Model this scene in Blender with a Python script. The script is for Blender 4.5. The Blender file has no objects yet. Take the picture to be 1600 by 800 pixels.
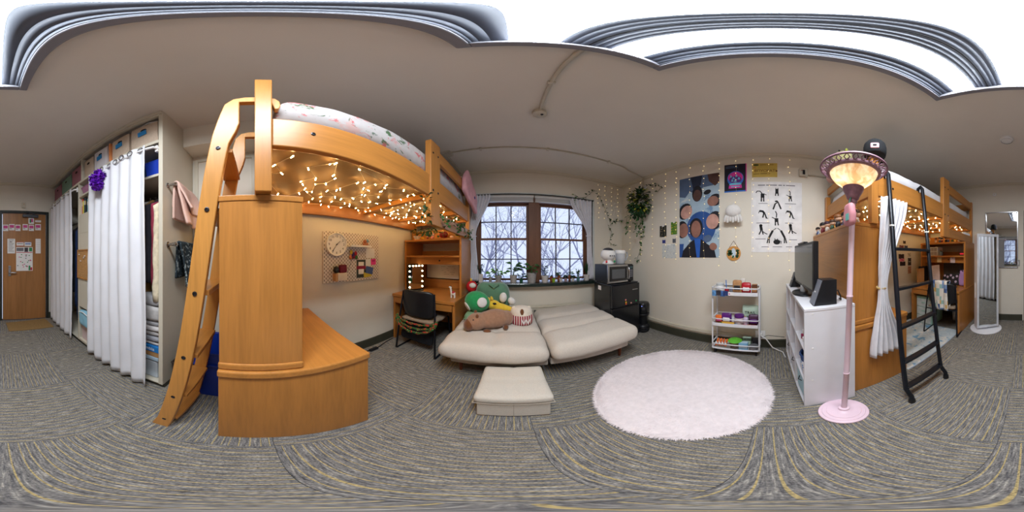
import bpy, bmesh, math, random
from math import sin, cos, tan, pi, radians, sqrt, atan2
from mathutils import Vector, Matrix, noise
random.seed(7)
SC = bpy.context.scene
COL = SC.collection
# ------------------------------------------------------------------ camera
CAM_H = 1.22
cd = bpy.data.cameras.new('camera')
cam = bpy.data.objects.new('camera', cd)
COL.objects.link(cam)
cd.type = 'PANO'
try: cd.panorama_type = 'EQUIRECTANGULAR'
except Exception: pass
try: cd.cycles.panorama_type = 'EQUIRECTANGULAR'
except Exception: pass
cd.clip_start = .02
cam.location = (0, 0, CAM_H)
cam.rotation_euler = (radians(90), 0, 0)
SC.camera = cam
# ------------------------------------------------------------------ overcast winter sky, exposure
w = bpy.data.worlds.new('sky'); SC.world = w
w.use_nodes = True
_bg = w.node_tree.nodes['Background']
_bg.inputs[0].default_value = (.66, .76, 1.0, 1)
_bg.inputs[1].default_value = 1.08
SC.view_settings.view_transform = 'Standard'
SC.view_settings.look = 'None'
SC.view_settings.gamma = 1
SC.view_settings.use_curve_mapping = False
SC.view_settings.exposure = 0.22
TUBE = 68.0            # strength of the ceiling fixture lenses
# ------------------------------------------------------------------ dimensions of the room
XL, XR, YW, YB, ZC = -1.52, 1.95, 2.43, -2.93, 2.63
CLX, CLY = -.96, -.62            # closet front, closet side
SILL = .82
# ------------------------------------------------------------------ measuring helpers
def ray(px, py):
    a = radians((px-800)*.225); e = radians((400-py)*.225)
    return Vector((sin(a)*cos(e), cos(a)*cos(e), sin(e)))
def at_x(px, py, X):
    d = ray(px, py); t = X/d.x
    return Vector((X, d.y*t, CAM_H+d.z*t))
def at_y(px, py, Y):
    d = ray(px, py); t = Y/d.y
    return Vector((d.x*t, Y, CAM_H+d.z*t))
def at_z(px, py, Z):
    d = ray(px, py); t = (Z-CAM_H)/d.z
    return Vector((d.x*t, d.y*t, Z))
# ------------------------------------------------------------------ materials
def lin(c):
    return tuple(((v/255)/12.92 if v/255 <= .04045 else ((v/255+.055)/1.055)**2.4) for v in c)
MATS = {}
def _new(name):
    m = bpy.data.materials.new(name); m.use_nodes = True
    nt = m.node_tree; b = nt.nodes['Principled BSDF']
    return m, nt, b
def _coords(nt, scale=(1,1,1), kind='Object'):
    tc = nt.nodes.new('ShaderNodeTexCoord'); mp = nt.nodes.new('ShaderNodeMapping')
    mp.inputs['Scale'].default_value = scale
    nt.links.new(tc.outputs[kind], mp.inputs['Vector'])
    return mp.outputs['Vector']
def _ramp(nt, fac, stops, interp='LINEAR'):
    r = nt.nodes.new('ShaderNodeValToRGB'); r.color_ramp.interpolation = interp
    el = r.color_ramp.elements
    while len(el) < len(stops): el.new(.5)
    for e, (p, c) in zip(el, stops):
        e.position = p; e.color = (*c, 1)
    nt.links.new(fac, r.inputs[0])
    return r.outputs[0]
def _noise(nt, vec, scale, detail=3, rough=.5, dist=0):
    n = nt.nodes.new('ShaderNodeTexNoise'); n.inputs['Scale'].default_value = scale
    n.inputs['Detail'].default_value = detail; n.inputs['Roughness'].default_value = rough
    n.inputs['Distortion'].default_value = dist
    nt.links.new(vec, n.inputs['Vector']); return n.outputs['Fac']
def _bump(nt, b, h, strength, dist=.002):
    bp = nt.nodes.new('ShaderNodeBump'); bp.inputs['Strength'].default_value = strength
    bp.inputs['Distance'].default_value = dist
    nt.links.new(h, bp.inputs['Height']); nt.links.new(bp.outputs[0], b.inputs['Normal'])
def mul(c, k): return tuple(min(1, v*k) for v in c)
def M(name, rgb=None, rough=.5, metal=0, var=.1, scale=9, bump=0, spec=.4, stretch=(1,1,1), emit=0, alpha=1, sheen=0):
    """plain procedural material: a colour with soft noise variation and optional relief"""
    if name in MATS: return MATS[name]
    m, nt, b = _new(name); c = lin(rgb)
    v = _coords(nt, stretch)
    n = _noise(nt, v, scale)
    nt.links.new(_ramp(nt, n, [(.3, mul(c, 1-var)), (.7, mul(c, 1+var))]), b.inputs['Base Color'])
    b.inputs['Roughness'].default_value = rough; b.inputs['Metallic'].default_value = metal
    b.inputs['Specular IOR Level'].default_value = spec
    if sheen: b.inputs['Sheen Weight'].default_value = sheen
    if bump: _bump(nt, b, _noise(nt, v, scale*6), bump)
    if emit:
        b.inputs['Emission Color'].default_value = (*c, 1); b.inputs['Emission Strength'].default_value = emit
    MATS[name] = m; return m
def WOOD(name, rgb, axis='Z', rough=.32, contrast=.16, fine=70):
    if name in MATS: return MATS[name]
    m, nt, b = _new(name); c = lin(rgb)
    s = {'X': (.06, 1, 1), 'Y': (1, .06, 1), 'Z': (1, 1, .06)}[axis]
    v = _coords(nt, s)
    n1 = _noise(nt, v, 9, 4, .55, .6); n2 = _noise(nt, v, fine, 3, .6)
    mx = nt.nodes.new('ShaderNodeMath'); mx.operation = 'MULTIPLY_ADD'
    nt.links.new(n2, mx.inputs[0]); mx.inputs[1].default_value = .45; 
    ms = nt.nodes.new('ShaderNodeMath'); ms.operation = 'MULTIPLY'; ms.inputs[1].default_value = .55
    nt.links.new(n1, ms.inputs[0]); nt.links.new(ms.outputs[0], mx.inputs[2])
    nt.links.new(_ramp(nt, mx.outputs[0], [(.32, mul(c, 1-contrast*1.3)), (.52, c), (.72, mul(c, 1+contrast))]), b.inputs['Base Color'])
    b.inputs['Roughness'].default_value = rough; b.inputs['Specular IOR Level'].default_value = .4
    _bump(nt, b, n2, .05, .001)
    MATS[name] = m; return m
def EMIT(name, rgb, strength):
    if name in MATS: return MATS[name]
    m, nt, b = _new(name); c = lin(rgb)
    b.inputs['Base Color'].default_value = (*c, 1)
    b.inputs['Emission Color'].default_value = (*c, 1); b.inputs['Emission Strength'].default_value = strength
    MATS[name] = m; return m
def GLASS(name, tint=(1,1,1), gloss=.06, alpha=0.0, rough=.02):
    """thin clear sheet: transparent with a light mirror coat, optionally partly opaque"""
    if name in MATS: return MATS[name]
    m, nt, b = _new(name)
    t = nt.nodes.new('ShaderNodeBsdfTransparent'); t.inputs[0].default_value = (*tint, 1)
    b.inputs['Base Color'].default_value = (*tint, 1); b.inputs['Roughness'].default_value = rough
    b.inputs['Specular IOR Level'].default_value = .6
    mx = nt.nodes.new('ShaderNodeMixShader'); mx.inputs[0].default_value = gloss+alpha
    nt.links.new(t.outputs[0], mx.inputs[1]); nt.links.new(b.outputs[0], mx.inputs[2])
    nt.links.new(mx.outputs[0], nt.nodes['Material Output'].inputs[0])
    MATS[name] = m; return m
def SPOTS(name, base, spots, scale=6, thr=.35, rough=.9, kind='Object', stretch=(1,1,1), bump=0, var=.06):
    """base colour with irregular coloured blotches; spots = list of (rgb, seed offset, threshold)"""
    if name in MATS: return MATS[name]
    m, nt, b = _new(name); c = lin(base)
    v = _coords(nt, stretch, kind)
    cur = _ramp(nt, _noise(nt, v, scale*1.7), [(.3, mul(c, 1-var)), (.7, mul(c, 1+var))])
    for rgb, off, th in spots:
        add = nt.nodes.new('ShaderNodeVectorMath'); add.operation = 'ADD'; add.inputs[1].default_value = (off, off*1.7, off*.6)
        nt.links.new(v, add.inputs[0])
        mask = _ramp(nt, _noise(nt, add.outputs[0], scale, 4, .65, .5), [(th, (0,0,0)), (th+.05, (1,1,1))])
        mix = nt.nodes.new('ShaderNodeMix'); mix.data_type = 'RGBA'
        nt.links.new(mask, mix.inputs[0]); nt.links.new(cur, mix.inputs[6]); mix.inputs[7].default_value = (*lin(rgb), 1)
        cur = mix.outputs[2]
    nt.links.new(cur, b.inputs['Base Color']); b.inputs['Roughness'].default_value = rough
    b.inputs['Specular IOR Level'].default_value = .2
    if bump: _bump(nt, b, _noise(nt, v, scale*5), bump)
    MATS[name] = m; return m
def STRIPES(name, stops, axis=0, freq=20, rough=.8, distort=0, interp='CONSTANT'):
    if name in MATS: return MATS[name]
    m, nt, b = _new(name); v = _coords(nt)
    sx = nt.nodes.new('ShaderNodeSeparateXYZ'); nt.links.new(v, sx.inputs[0])
    k = nt.nodes.new('ShaderNodeMath'); k.operation = 'MULTIPLY'; k.inputs[1].default_value = freq
    nt.links.new(sx.outputs[axis], k.inputs[0])
    fr = nt.nodes.new('ShaderNodeMath'); fr.operation = 'FRACT'; nt.links.new(k.outputs[0], fr.inputs[0])
    nt.links.new(_ramp(nt, fr.outputs[0], [(p, lin(c)) for p, c in stops], interp), b.inputs['Base Color'])
    b.inputs['Roughness'].default_value = rough
    MATS[name] = m; return m
# ------------------------------------------------------------------ mesh collector
OFF = {}
class MB:
    def __init__(s): s.v = []; s.f = []
    def add(s, vs, fs):
        o = len(s.v); s.v += [Vector(p) for p in vs]; s.f += [tuple(i+o for i in f) for f in fs]; return s
    def box(s, a, b):
        x0,x1 = sorted((a[0],b[0])); y0,y1 = sorted((a[1],b[1])); z0,z1 = sorted((a[2],b[2]))
        return s.add([(x0,y0,z0),(x1,y0,z0),(x1,y1,z0),(x0,y1,z0),(x0,y0,z1),(x1,y0,z1),(x1,y1,z1),(x0,y1,z1)],
              [(0,3,2,1),(4,5,6,7),(0,1,5,4),(1,2,6,5),(2,3,7,6),(3,0,4,7)])
    def obox(s, c, size, rot=None):
        c = Vector(c); h = Vector(size)/2; R = rot or Matrix()
        vs = [c + R.to_3x3() @ Vector((sx*h.x, sy*h.y, sz*h.z)) for sz in (-1,1) for sx,sy in ((-1,-1),(1,-1),(1,1),(-1,1))]
        return s.add(vs, [(0,3,2,1),(4,5,6,7),(0,1,5,4),(1,2,6,5),(2,3,7,6),(3,0,4,7)])
    def bar(s, p, q, wdt, dep, up=(0,0,1)):
        """rectangular bar from p to q; wdt along 'side', dep along the third axis"""
        p = Vector(p); q = Vector(q); d = (q-p).normalized(); u = Vector(up)
        a = d.cross(u).normalized(); b = a.cross(d)
        vs = [e + a*sx*wdt/2 + b*sy*dep/2 for e in (p, q) for sx,sy in ((-1,-1),(1,-1),(1,1),(-1,1))]
        return s.add(vs, [(0,1,2,3),(7,6,5,4),(0,4,5,1),(1,5,6,2),(2,6,7,3),(3,7,4,0)])
    def tube(s, pts, r, n=8, close=False):
        pts = [Vector(p) for p in pts]; k = len(pts); o = len(s.v)
        rr = r if isinstance(r, (list, tuple)) else [r]*k
        prev = None
        for i, p in enumerate(pts):
            if close: t = pts[(i+1) % k]-pts[i-1]
            else: t = pts[min(i+1,k-1)]-pts[max(i-1,0)]
            if t.length < 1e-9: t = Vector((0,0,1))
            t.normalize()
            if prev is None:
                a = t.orthogonal().normalized()
            else:
                a = prev - t*prev.dot(t)
                a = a.normalized() if a.length > 1e-6 else t.orthogonal().normalized()
            prev = a; b = t.cross(a)
            for j in range(n):
                g = 2*pi*j/n; s.v.append(p + (a*cos(g)+b*sin(g))*rr[i])
        for i in range(k if close else k-1):
            for j in range(n):
                i2 = (i+1) % k
                s.f.append((o+i*n+j, o+i*n+(j+1)%n, o+i2*n+(j+1)%n, o+i2*n+j))
        if not close:
            s.f.append(tuple(o+j for j in reversed(range(n)))); s.f.append(tuple(o+(k-1)*n+j for j in range(n)))
        return s
    def lathe(s, prof, c=(0,0,0), n=24, rot=None, caps=True):
        """profile of (radius, height) turned round the local Z axis"""
        c = Vector(c); R = (rot or Matrix()).to_3x3(); o = len(s.v)
        for r, z in prof:
            for j in range(n):
                g = 2*pi*j/n; s.v.append(c + R @ Vector((r*cos(g), r*sin(g), z)))
        for i in range(len(prof)-1):
            for j in range(n):
                s.f.append((o+i*n+j, o+i*n+(j+1)%n, o+(i+1)*n+(j+1)%n, o+(i+1)*n+j))
        if caps:
            if prof[0][0] > 1e-4: s.f.append(tuple(o+j for j in reversed(range(n))))
            if prof[-1][0] > 1e-4: s.f.append(tuple(o+(len(prof)-1)*n+j for j in range(n)))
        return s
    def prism(s, poly, plane, d0, d1):
        """2-D polygon extruded: plane 'xy','xz','yz'; d0..d1 on the remaining axis"""
        def P(a, b, d): return {'xy': (a,b,d), 'xz': (a,d,b), 'yz': (d,a,b)}[plane]
        n = len(poly)
        vs = [P(a,b,d0) for a,b in poly] + [P(a,b,d1) for a,b in poly]
        fs = [tuple(reversed(range(n))), tuple(range(n, 2*n))] + [(i, (i+1)%n, n+(i+1)%n, n+i) for i in range(n)]
        return s.add(vs, fs)
    def ball(s, c, r, nu=14, nv=9, rot=None, fn=None):
        c = Vector(c); r = Vector((r,r,r)) if not hasattr(r, '__len__') else Vector(r); R = (rot or Matrix()).to_3x3(); o = len(s.v)
        for i in range(nv+1):
            t = pi*i/nv
            for j in range(nu):
                g = 2*pi*j/nu
                q = Vector((sin(t)*cos(g), sin(t)*sin(g), cos(t)))
                k = fn(q) if fn else 1
                s.v.append(c + R @ Vector((q.x*r.x*k, q.y*r.y*k, q.z*r.z*k)))
        for i in range(nv):
            for j in range(nu):
                a, b, d, e = o+i*nu+j, o+i*nu+(j+1)%nu, o+(i+1)*nu+(j+1)%nu, o+(i+1)*nu+j
                if i == 0: s.f.append((a, d, e)[::-1])
                elif i == nv-1: s.f.append((a, b, d)[::-1])
                else: s.f.append((a, b, d, e)[::-1])
        return s
    def grid(s, fn, nu, nv, closeu=False):
        o = len(s.v)
        for i in range(nv+1):
            for j in range(nu if closeu else nu+1): s.v.append(Vector(fn(j/nu, i/nv)))
        k = nu if closeu else nu+1
        for i in range(nv):
            for j in range(nu):
                s.f.append((o+i*k+j, o+i*k+(j+1)%k, o+(i+1)*k+(j+1)%k, o+(i+1)*k+j))
        return s
    def soft(s, a, b, r=.05, n=(8,8,5), amp=0, freq=6, seed=0, rot=None, c=None, shape=None):
        """rounded, slightly uneven cushion block between corners a and b"""
        a = Vector(a); b = Vector(b); mid = (a+b)/2; h = (b-a)/2; R = (rot or Matrix()).to_3x3()
        cc = Vector(c) if c is not None else mid
        idx = {}; o = len(s.v)
        def vert(i, j, k):
            if (i,j,k) in idx: return idx[(i,j,k)]
            q = Vector(((2*i/n[0]-1)*h.x, (2*j/n[1]-1)*h.y, (2*k/n[2]-1)*h.z))
            rr = min(r, h.x, h.y, h.z)
            core = Vector((max(-h.x+rr, min(h.x-rr, q.x)), max(-h.y+rr, min(h.y-rr, q.y)), max(-h.z+rr, min(h.z-rr, q.z))))
            d = q-core
            if d.length > 1e-9:
                m_ = max(abs(d.x), abs(d.y), abs(d.z)); d = d.normalized()*m_
            q = core+d
            if shape: q = Vector(shape(q))
            if amp:
                w_ = noise.noise_vector((q+Vector((seed*3.1, seed*1.7, seed)))*freq); q = q + w_*amp
            s.v.append(cc + R @ q); idx[(i,j,k)] = len(s.v)-1
            return idx[(i,j,k)]
        nx, ny, nz = n
        for i in range(nx):
            for j in range(ny):
                s.f.append((vert(i,j,0), vert(i,j+1,0), vert(i+1,j+1,0), vert(i+1,j,0)))
                s.f.append((vert(i,j,nz), vert(i+1,j,nz), vert(i+1,j+1,nz), vert(i,j+1,nz)))
        for i in range(nx):
            for k in range(nz):
                s.f.append((vert(i,0,k), vert(i+1,0,k), vert(i+1,0,k+1), vert(i,0,k+1)))
                s.f.append((vert(i,ny,k), vert(i,ny,k+1), vert(i+1,ny,k+1), vert(i+1,ny,k)))
        for j in range(ny):
            for k in range(nz):
                s.f.append((vert(0,j,k), vert(0,j,k+1), vert(0,j+1,k+1), vert(0,j+1,k)))
                s.f.append((vert(nx,j,k), vert(nx,j+1,k), vert(nx,j+1,k+1), vert(nx,j,k+1)))
        return s
    def leaf(s, p, d, L, W, up=(0,0,1), curl=.15):
        p = Vector(p); d = Vector(d).normalized(); u = Vector(up)
        a = d.cross(u)
        a = a.normalized() if a.length > 1e-4 else Vector((1,0,0))
        nrm = a.cross(d)
        m1 = p + d*L*.45; t = p + d*L - nrm*curl*L
        return s.add([p, m1+a*W/2+nrm*W*.15, m1-nrm*W*.05, m1-a*W/2+nrm*W*.15, t], [(0,1,2),(0,2,3),(1,4,2),(2,4,3)])
    def xf(s, mtx):
        s.v = [mtx @ p for p in s.v]; return s
    def build(s, name, m, parent=None, smooth=None, bevel=0, solid=0, sub=0, remesh=0, kind=None, local=False, label=None, mats=None, fidx=None):
        me = bpy.data.meshes.new(name)
        if parent is not None:
            off = Vector((0,0,0)) if local else OFF.get(parent.name, Vector((0,0,0)))
        elif local: off = Vector((0,0,0))
        else:
            xs = [p.x for p in s.v]; ys = [p.y for p in s.v]; zs = [p.z for p in s.v]
            off = Vector(((min(xs)+max(xs))/2, (min(ys)+max(ys))/2, min(zs)))
        me.from_pydata([tuple(p-off) for p in s.v], [], s.f)
        me.materials.append(m)
        if mats:
            for q in mats: me.materials.append(q)
            me.polygons.foreach_set('material_index', fidx)
        me.update()
        o = bpy.data.objects.new(name, me); COL.objects.link(o)
        if parent is not None: o.parent = parent
        else: o.location = off
        OFF[o.name] = off
        if smooth is not None:
            me.polygons.foreach_set('use_smooth', [True]*len(me.polygons))
            if smooth < 180: me.set_sharp_from_angle(angle=radians(smooth))
        if remesh:
            q = o.modifiers.new('remesh', 'REMESH'); q.mode = 'VOXEL'; q.voxel_size = remesh; q.use_smooth_shade = True
            q = o.modifiers.new('smooth', 'SMOOTH'); q.factor = .5; q.iterations = 6
        if bevel:
            q = o.modifiers.new('bevel', 'BEVEL'); q.width = bevel; q.segments = 2; q.limit_method = 'ANGLE'; q.angle_limit = radians(50)
        if solid:
            q = o.modifiers.new('solid', 'SOLIDIFY'); q.thickness = solid; q.offset = 0
        if sub:
            q = o.modifiers.new('sub', 'SUBSURF'); q.levels = sub; q.render_levels = sub
        if kind: o['kind'] = kind
        if label: o['label'] = label
        return o
def tag(o, label, cat, group=None):
    o['label'] = label; o['category'] = cat
    if group: o['group'] = group
    return o
def thing(name, label, cat, loc=(0,0,0), group=None):
    o = bpy.data.objects.new(name, None); COL.objects.link(o); o.empty_display_size = .05
    o.location = loc; OFF[o.name] = Vector(loc)
    return tag(o, label, cat, group)
def struct(o):
    o['kind'] = 'structure'; return o
def copy_tree(o, parent=None):
    c = o.copy(); COL.objects.link(c); c.parent = parent
    for ch in list(o.children): copy_tree(ch, c)
    return c
def B(name, a, b, m, parent=None, bevel=0, **k): return MB().box(a, b).build(name, m, parent, bevel=bevel, **k)
def text_mesh(body, size, align='CENTER'):
    c = bpy.data.curves.new('lettering', 'FONT'); c.body = body; c.size = size
    c.align_x = align; c.align_y = 'CENTER'; c.extrude = .0006; c.resolution_u = 2
    o = bpy.data.objects.new('lettering', c); COL.objects.link(o)
    me = bpy.data.meshes.new_from_object(o)
    bpy.data.objects.remove(o); bpy.data.curves.remove(c)
    return [v.co.copy() for v in me.vertices], [tuple(p.vertices) for p in me.polygons]
def lettering(body, size, mtx, m, parent, name='lettering', align='CENTER', label=None):
    vs, fs = text_mesh(body, size, align)
    if not vs: return None
    mb = MB(); mb.add([mtx @ v for v in vs], fs)
    return mb.build(name, m, parent, label=label)
def frame(origin, right, up):
    """matrix taking (u, v, n) to origin + u*right + v*up + n*normal"""
    r = Vector(right).normalized(); u = Vector(up).normalized(); n = r.cross(u)
    return Matrix(((r.x,u.x,n.x,origin[0]),(r.y,u.y,n.y,origin[1]),(r.z,u.z,n.z,origin[2]),(0,0,0,1)))
# ================================================================== materials used in many places
wall_m = M('wall_paint', (224,217,203), .75, var=.02, scale=3, bump=.03, spec=.2)
ceil_m = M('ceiling_paint', (222,216,206), .85, var=.02, scale=3, spec=.15)
trim_m = M('cream_paint', (208,200,182), .5, var=.02, scale=4)
base_m = M('baseboard_vinyl', (62,62,50), .6, var=.08)
white_p = M('white_paint', (232,232,236), .4, var=.02)
wz = WOOD('honey_wood_z', (186,124,58), 'Z'); wx = WOOD('honey_wood_x', (186,124,58), 'X'); wy = WOOD('honey_wood_y', (186,124,58), 'Y')
white_plastic = M('white_plastic', (232,231,230), .35, var=.02)
black_plastic = M('black_plastic', (24,25,29), .38, var=.1)
black_metal = M('black_metal', (22,26,34), .35, metal=.3, var=.1)
chrome = M('brushed_steel', (176,176,178), .25, metal=1, var=.06)
bolt_m = M('bolt_steel', (70,70,74), .35, metal=.9)
paper_m = M('paper_white', (236,234,232), .8, var=.02)
ink = M('ink_black', (26,26,28), .8)
soil_m = M('soil', (52,38,28), .95, var=.3, scale=60, bump=.5)
leaf_m = M('leaf_green', (52,98,44), .5, var=.35, scale=14)
leaf_d = M('leaf_dark', (30,66,32), .5, var=.35, scale=14)
leaf_l = M('leaf_fresh', (96,150,60), .5, var=.3, scale=14)
terra = M('terracotta', (158,84,54), .85, var=.15, scale=30, bump=.2)
# ================================================================== carpet: one striped tile material, every second tile turned
def carpet():
    m, nt, b = _new('carpet_stripes')
    v = _coords(nt)
    fine = _coords(nt, (150, 14, 1)); mid = _coords(nt, (38, 2.5, 1)); spk = _coords(nt, (170, 130, 1)); one = _coords(nt, (9, .001, .001))
    n1 = _noise(nt, fine, 1, 3, .6); n2 = _noise(nt, mid, 1, 3, .6); n3 = _noise(nt, spk, 1, 2, .6)
    base = _ramp(nt, n1, [(.28, lin((80,80,84))), (.45, lin((126,124,124))), (.58, lin((150,147,143))), (.75, lin((210,205,194)))])
    sx = nt.nodes.new('ShaderNodeSeparateXYZ'); nt.links.new(v, sx.inputs[0])
    j = nt.nodes.new('ShaderNodeMath'); j.operation = 'MULTIPLY_ADD'; j.inputs[1].default_value = .006
    nt.links.new(n2, j.inputs[0])
    wv_ = nt.nodes.new('ShaderNodeMath'); wv_.operation = 'MULTIPLY_ADD'; wv_.inputs[1].default_value = .05; nt.links.new(_noise(nt, one, 1, 2, .5), wv_.inputs[0]); nt.links.new(sx.outputs[0], wv_.inputs[2]); nt.links.new(wv_.outputs[0], j.inputs[2])
    k = nt.nodes.new('ShaderNodeMath'); k.operation = 'MULTIPLY'; k.inputs[1].default_value = 32
    nt.links.new(j.outputs[0], k.inputs[0])
    fr = nt.nodes.new('ShaderNodeMath'); fr.operation = 'FRACT'; nt.links.new(k.outputs[0], fr.inputs[0])
    line = _ramp(nt, fr.outputs[0], [(0, (0,0,0)), (.02, (1,1,1)), (.13, (1,1,1)), (.17, (0,0,0))])
    brk = _ramp(nt, n3, [(.3, (.4,.4,.4)), (.5, (1,1,1))])
    mm = nt.nodes.new('ShaderNodeMath'); mm.operation = 'MULTIPLY'; nt.links.new(line, mm.inputs[0]); nt.links.new(brk, mm.inputs[1])
    mix = nt.nodes.new('ShaderNodeMix'); mix.data_type = 'RGBA'
    nt.links.new(mm.outputs[0], mix.inputs[0]); nt.links.new(base, mix.inputs[6]); mix.inputs[7].default_value = (*lin((196,176,124)), 1)
    mix2 = nt.nodes.new('ShaderNodeMix'); mix2.data_type = 'RGBA'; mix2.blend_type = 'MULTIPLY'; mix2.inputs[0].default_value = .75
    sp = _ramp(nt, n3, [(.3, (.22,.22,.22)), (.6, (1.0,1.0,1.0))])
    nt.links.new(mix.outputs[2], mix2.inputs[6]); nt.links.new(sp, mix2.inputs[7])
    nt.links.new(mix2.outputs[2], b.inputs['Base Color']); b.inputs['Roughness'].default_value = .95
    b.inputs['Specular IOR Level'].default_value = .1
    ad = nt.nodes.new('ShaderNodeMath'); nt.links.new(n1, ad.inputs[0]); nt.links.new(n3, ad.inputs[1])
    _bump(nt, b, ad.outputs[0], .5, .004)
    return m
carpet_m = carpet()
floor = struct(B('floor', (XL-.1, YB-.1, -.12), (XR+.1, YW+.1, -.006), M('subfloor', (70,70,72), .9)))
T, TX, TY = .61, .09, .06
i0 = math.floor((XL-TX)/T); i1 = math.ceil((XR-TX)/T); j0 = math.floor((YB-TY)/T); j1 = math.ceil((YW-TY)/T)
for i in range(i0, i1):
    for j in range(j0, j1):
        cx, cy = TX+(i+.5)*T, TY+(j+.5)*T
        xa, xb = max(cx-T/2+.0008, XL), min(cx+T/2-.0008, XR); ya, yb = max(cy-T/2+.0008, YB), min(cy+T/2-.0008, YW)
        if xb-xa < .01 or yb-ya < .01: continue
        turned = (i+j) % 2 != 0
        mb = MB().box((xa-cx, ya-cy, -.006), (xb-cx, yb-cy, 0))
        if turned: mb.xf(Matrix.Rotation(-pi/2, 4, 'Z'))
        o = mb.build('carpet_tile', carpet_m, floor, local=True)
        o.location = Vector((cx, cy, 0))-floor.location
        if turned: o.rotation_euler = (0, 0, pi/2)
# ================================================================== walls and ceiling
TH = .12
struct(B('wall_left', (XL-TH, YB, 0), (XL, YW, ZC), wall_m))
struct(B('wall_right', (XR, YB, 0), (XR+TH, YW, ZC), wall_m))
DX0, DX1, DZ = -.87, -.025, 2.03
struct(MB().box((XL-TH, YB-TH, 0), (DX0, YB, ZC)).box((DX1, YB-TH, 0), (XR+TH, YB, ZC)).box((DX0, YB-TH, DZ), (DX1, YB, ZC)).build('wall_back', wall_m))
WX0, WX1, WZ1 = -.62, 1.31, 2.19
WT = .2
struct(MB().box((XL-TH, YW, 0), (WX0, YW+WT, ZC)).box((WX1, YW, 0), (XR+TH, YW+WT, ZC)).box((WX0, YW, WZ1), (WX1, YW+WT, ZC)).box((WX0, YW, 0), (WX1, YW+WT, SILL-.05)).build('wall_window', wall_m))
struct(B('ceiling', (XL-TH, YB-TH, ZC), (XR+TH, YW+WT, ZC+.1), ceil_m))
# soffit along the left wall beside the closet
struct(B('trim_soffit', (XL, CLY+.002, 2.34), (-1.29, .9, ZC), wall_m))
def crown(name, a, b, nrm):
    a = Vector(a); b = Vector(b); n = Vector(nrm)
    prof = [(0,0),(.03,0),(.026,-.012),(.012,-.03),(.012,-.05),(0,-.055)]
    vs = [e + n*p + Vector((0,0,q)) for e in (a, b) for p, q in prof]; k = len(prof)
    mb = MB().add(vs, [(i, (i+1)%k, k+(i+1)%k, k+i) for i in range(k)]+[tuple(range(k)), tuple(range(2*k-1, k-1, -1))])
    return struct(mb.build(name, trim_m))
crown('trim_crown_window', (XL,YW,ZC), (XR,YW,ZC), (0,-1,0))
crown('trim_crown_right', (XR,YB,ZC), (XR,YW-.03,ZC), (-1,0,0))
crown('trim_crown_back', (CLX,YB,ZC), (XR-.03,YB,ZC), (0,1,0))
crown('trim_crown_left', (XL,.9,ZC), (XL,YW-.03,ZC), (1,0,0))
def baseboard(name, a, b, nrm):
    a = Vector(a); b = Vector(b); n = Vector(nrm)
    prof = [(0,0),(.016,0),(.012,.012),(.010,.115),(.004,.125),(0,.125)]
    vs = [e + n*p + Vector((0,0,q)) for e in (a, b) for p, q in prof]; k = len(prof)
    mb = MB().add(vs, [(i, (i+1)%k, k+(i+1)%k, k+i) for i in range(k)]+[tuple(range(k)), tuple(range(2*k-1, k-1, -1))])
    return struct(mb.build(name, base_m))
baseboard('baseboard_left', (XL,CLY,0), (XL,YW,0), (1,0,0))
baseboard('baseboard_right', (XR,YB,0), (XR,YW,0), (-1,0,0))
baseboard('baseboard_window', (XL+.02,YW,0), (XR-.02,YW,0), (0,-1,0))
baseboard('baseboard_back', (.03,YB,0), (XR-.02,YB,0), (0,1,0))
baseboard('baseboard_back', (CLX,YB,0), (-.89,YB,0), (0,1,0))
# white raceway on the right wall above the baseboard
rw = struct(MB().box((XR-.022, .06, .155), (XR, YW-.02, .205)).build('trim_raceway', trim_m, bevel=.004))
# access panel frame on the left wall beside the closet
struct(MB().box((XL, -.60, 1.0), (XL+.015, -.56, 2.30)).box((XL, -.04, 1.0), (XL+.015, 0, 2.30)).box((XL, -.56, 2.26), (XL+.015, -.04, 2.30)).build('trim_panel', trim_m, bevel=.003))
# ================================================================== ceiling light: two troughs with a lens each
fx = thing('ceiling_light', 'large two-trough rectangular ceiling light fixture right overhead', 'ceiling light', (.18, -.22, 2.575))
FX0, FX1, FY0, FY1, FZ = -.139, .498, -.834, .394, 2.575
rim = M('fixture_rim', (128,128,136), .5, var=.03); refl = M('fixture_reflector', (84,89,100), .45, var=.02); lens = EMIT('fixture_lens', (240,248,255), TUBE)
MB().box((FX0,FY0,FZ),(FX0+.042,FY1,ZC)).box((FX1-.042,FY0,FZ),(FX1,FY1,ZC)).box((FX0+.042,FY0,FZ),(FX1-.042,FY0+.04,ZC)).box((FX0+.042,FY1-.04,FZ),(FX1-.042,FY1,ZC)).build('rim', rim, fx, bevel=.006)
YA, YZ = FY0+.04, FY1-.04
def sheet(prof):
    mb = MB()
    for (xa,za),(xb,zb) in zip(prof, prof[1:]):
        mb.add([(xa,YA,za),(xb,YA,zb),(xb,YZ,zb),(xa,YZ,za)], [(0,1,2,3)])
    return mb
cxm = .179
LZ = FZ+.042
for sgn in (-1, 1):
    def X(d): return cxm+sgn*d
    sheet([(X(.277), FZ+.006), (X(.268), FZ+.018), (X(.252), FZ+.030), (X(.225), FZ+.039), (X(.185), LZ+.001)]).build('reflector', refl, fx, smooth=180, solid=.002)
    sheet([(X(.072), LZ+.001), (X(.045), FZ+.040), (X(.022), FZ+.036), (X(.003), FZ+.028)]).build('reflector', refl, fx, smooth=180, solid=.002)
    sheet([(X(.186), LZ), (X(.128), LZ-.0015), (X(.071), LZ)]).build('lens', lens, fx, smooth=180)
B('divider', (cxm-.002, YA, FZ+.026), (cxm+.002, YZ, FZ+.045), ink, fx)
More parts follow.
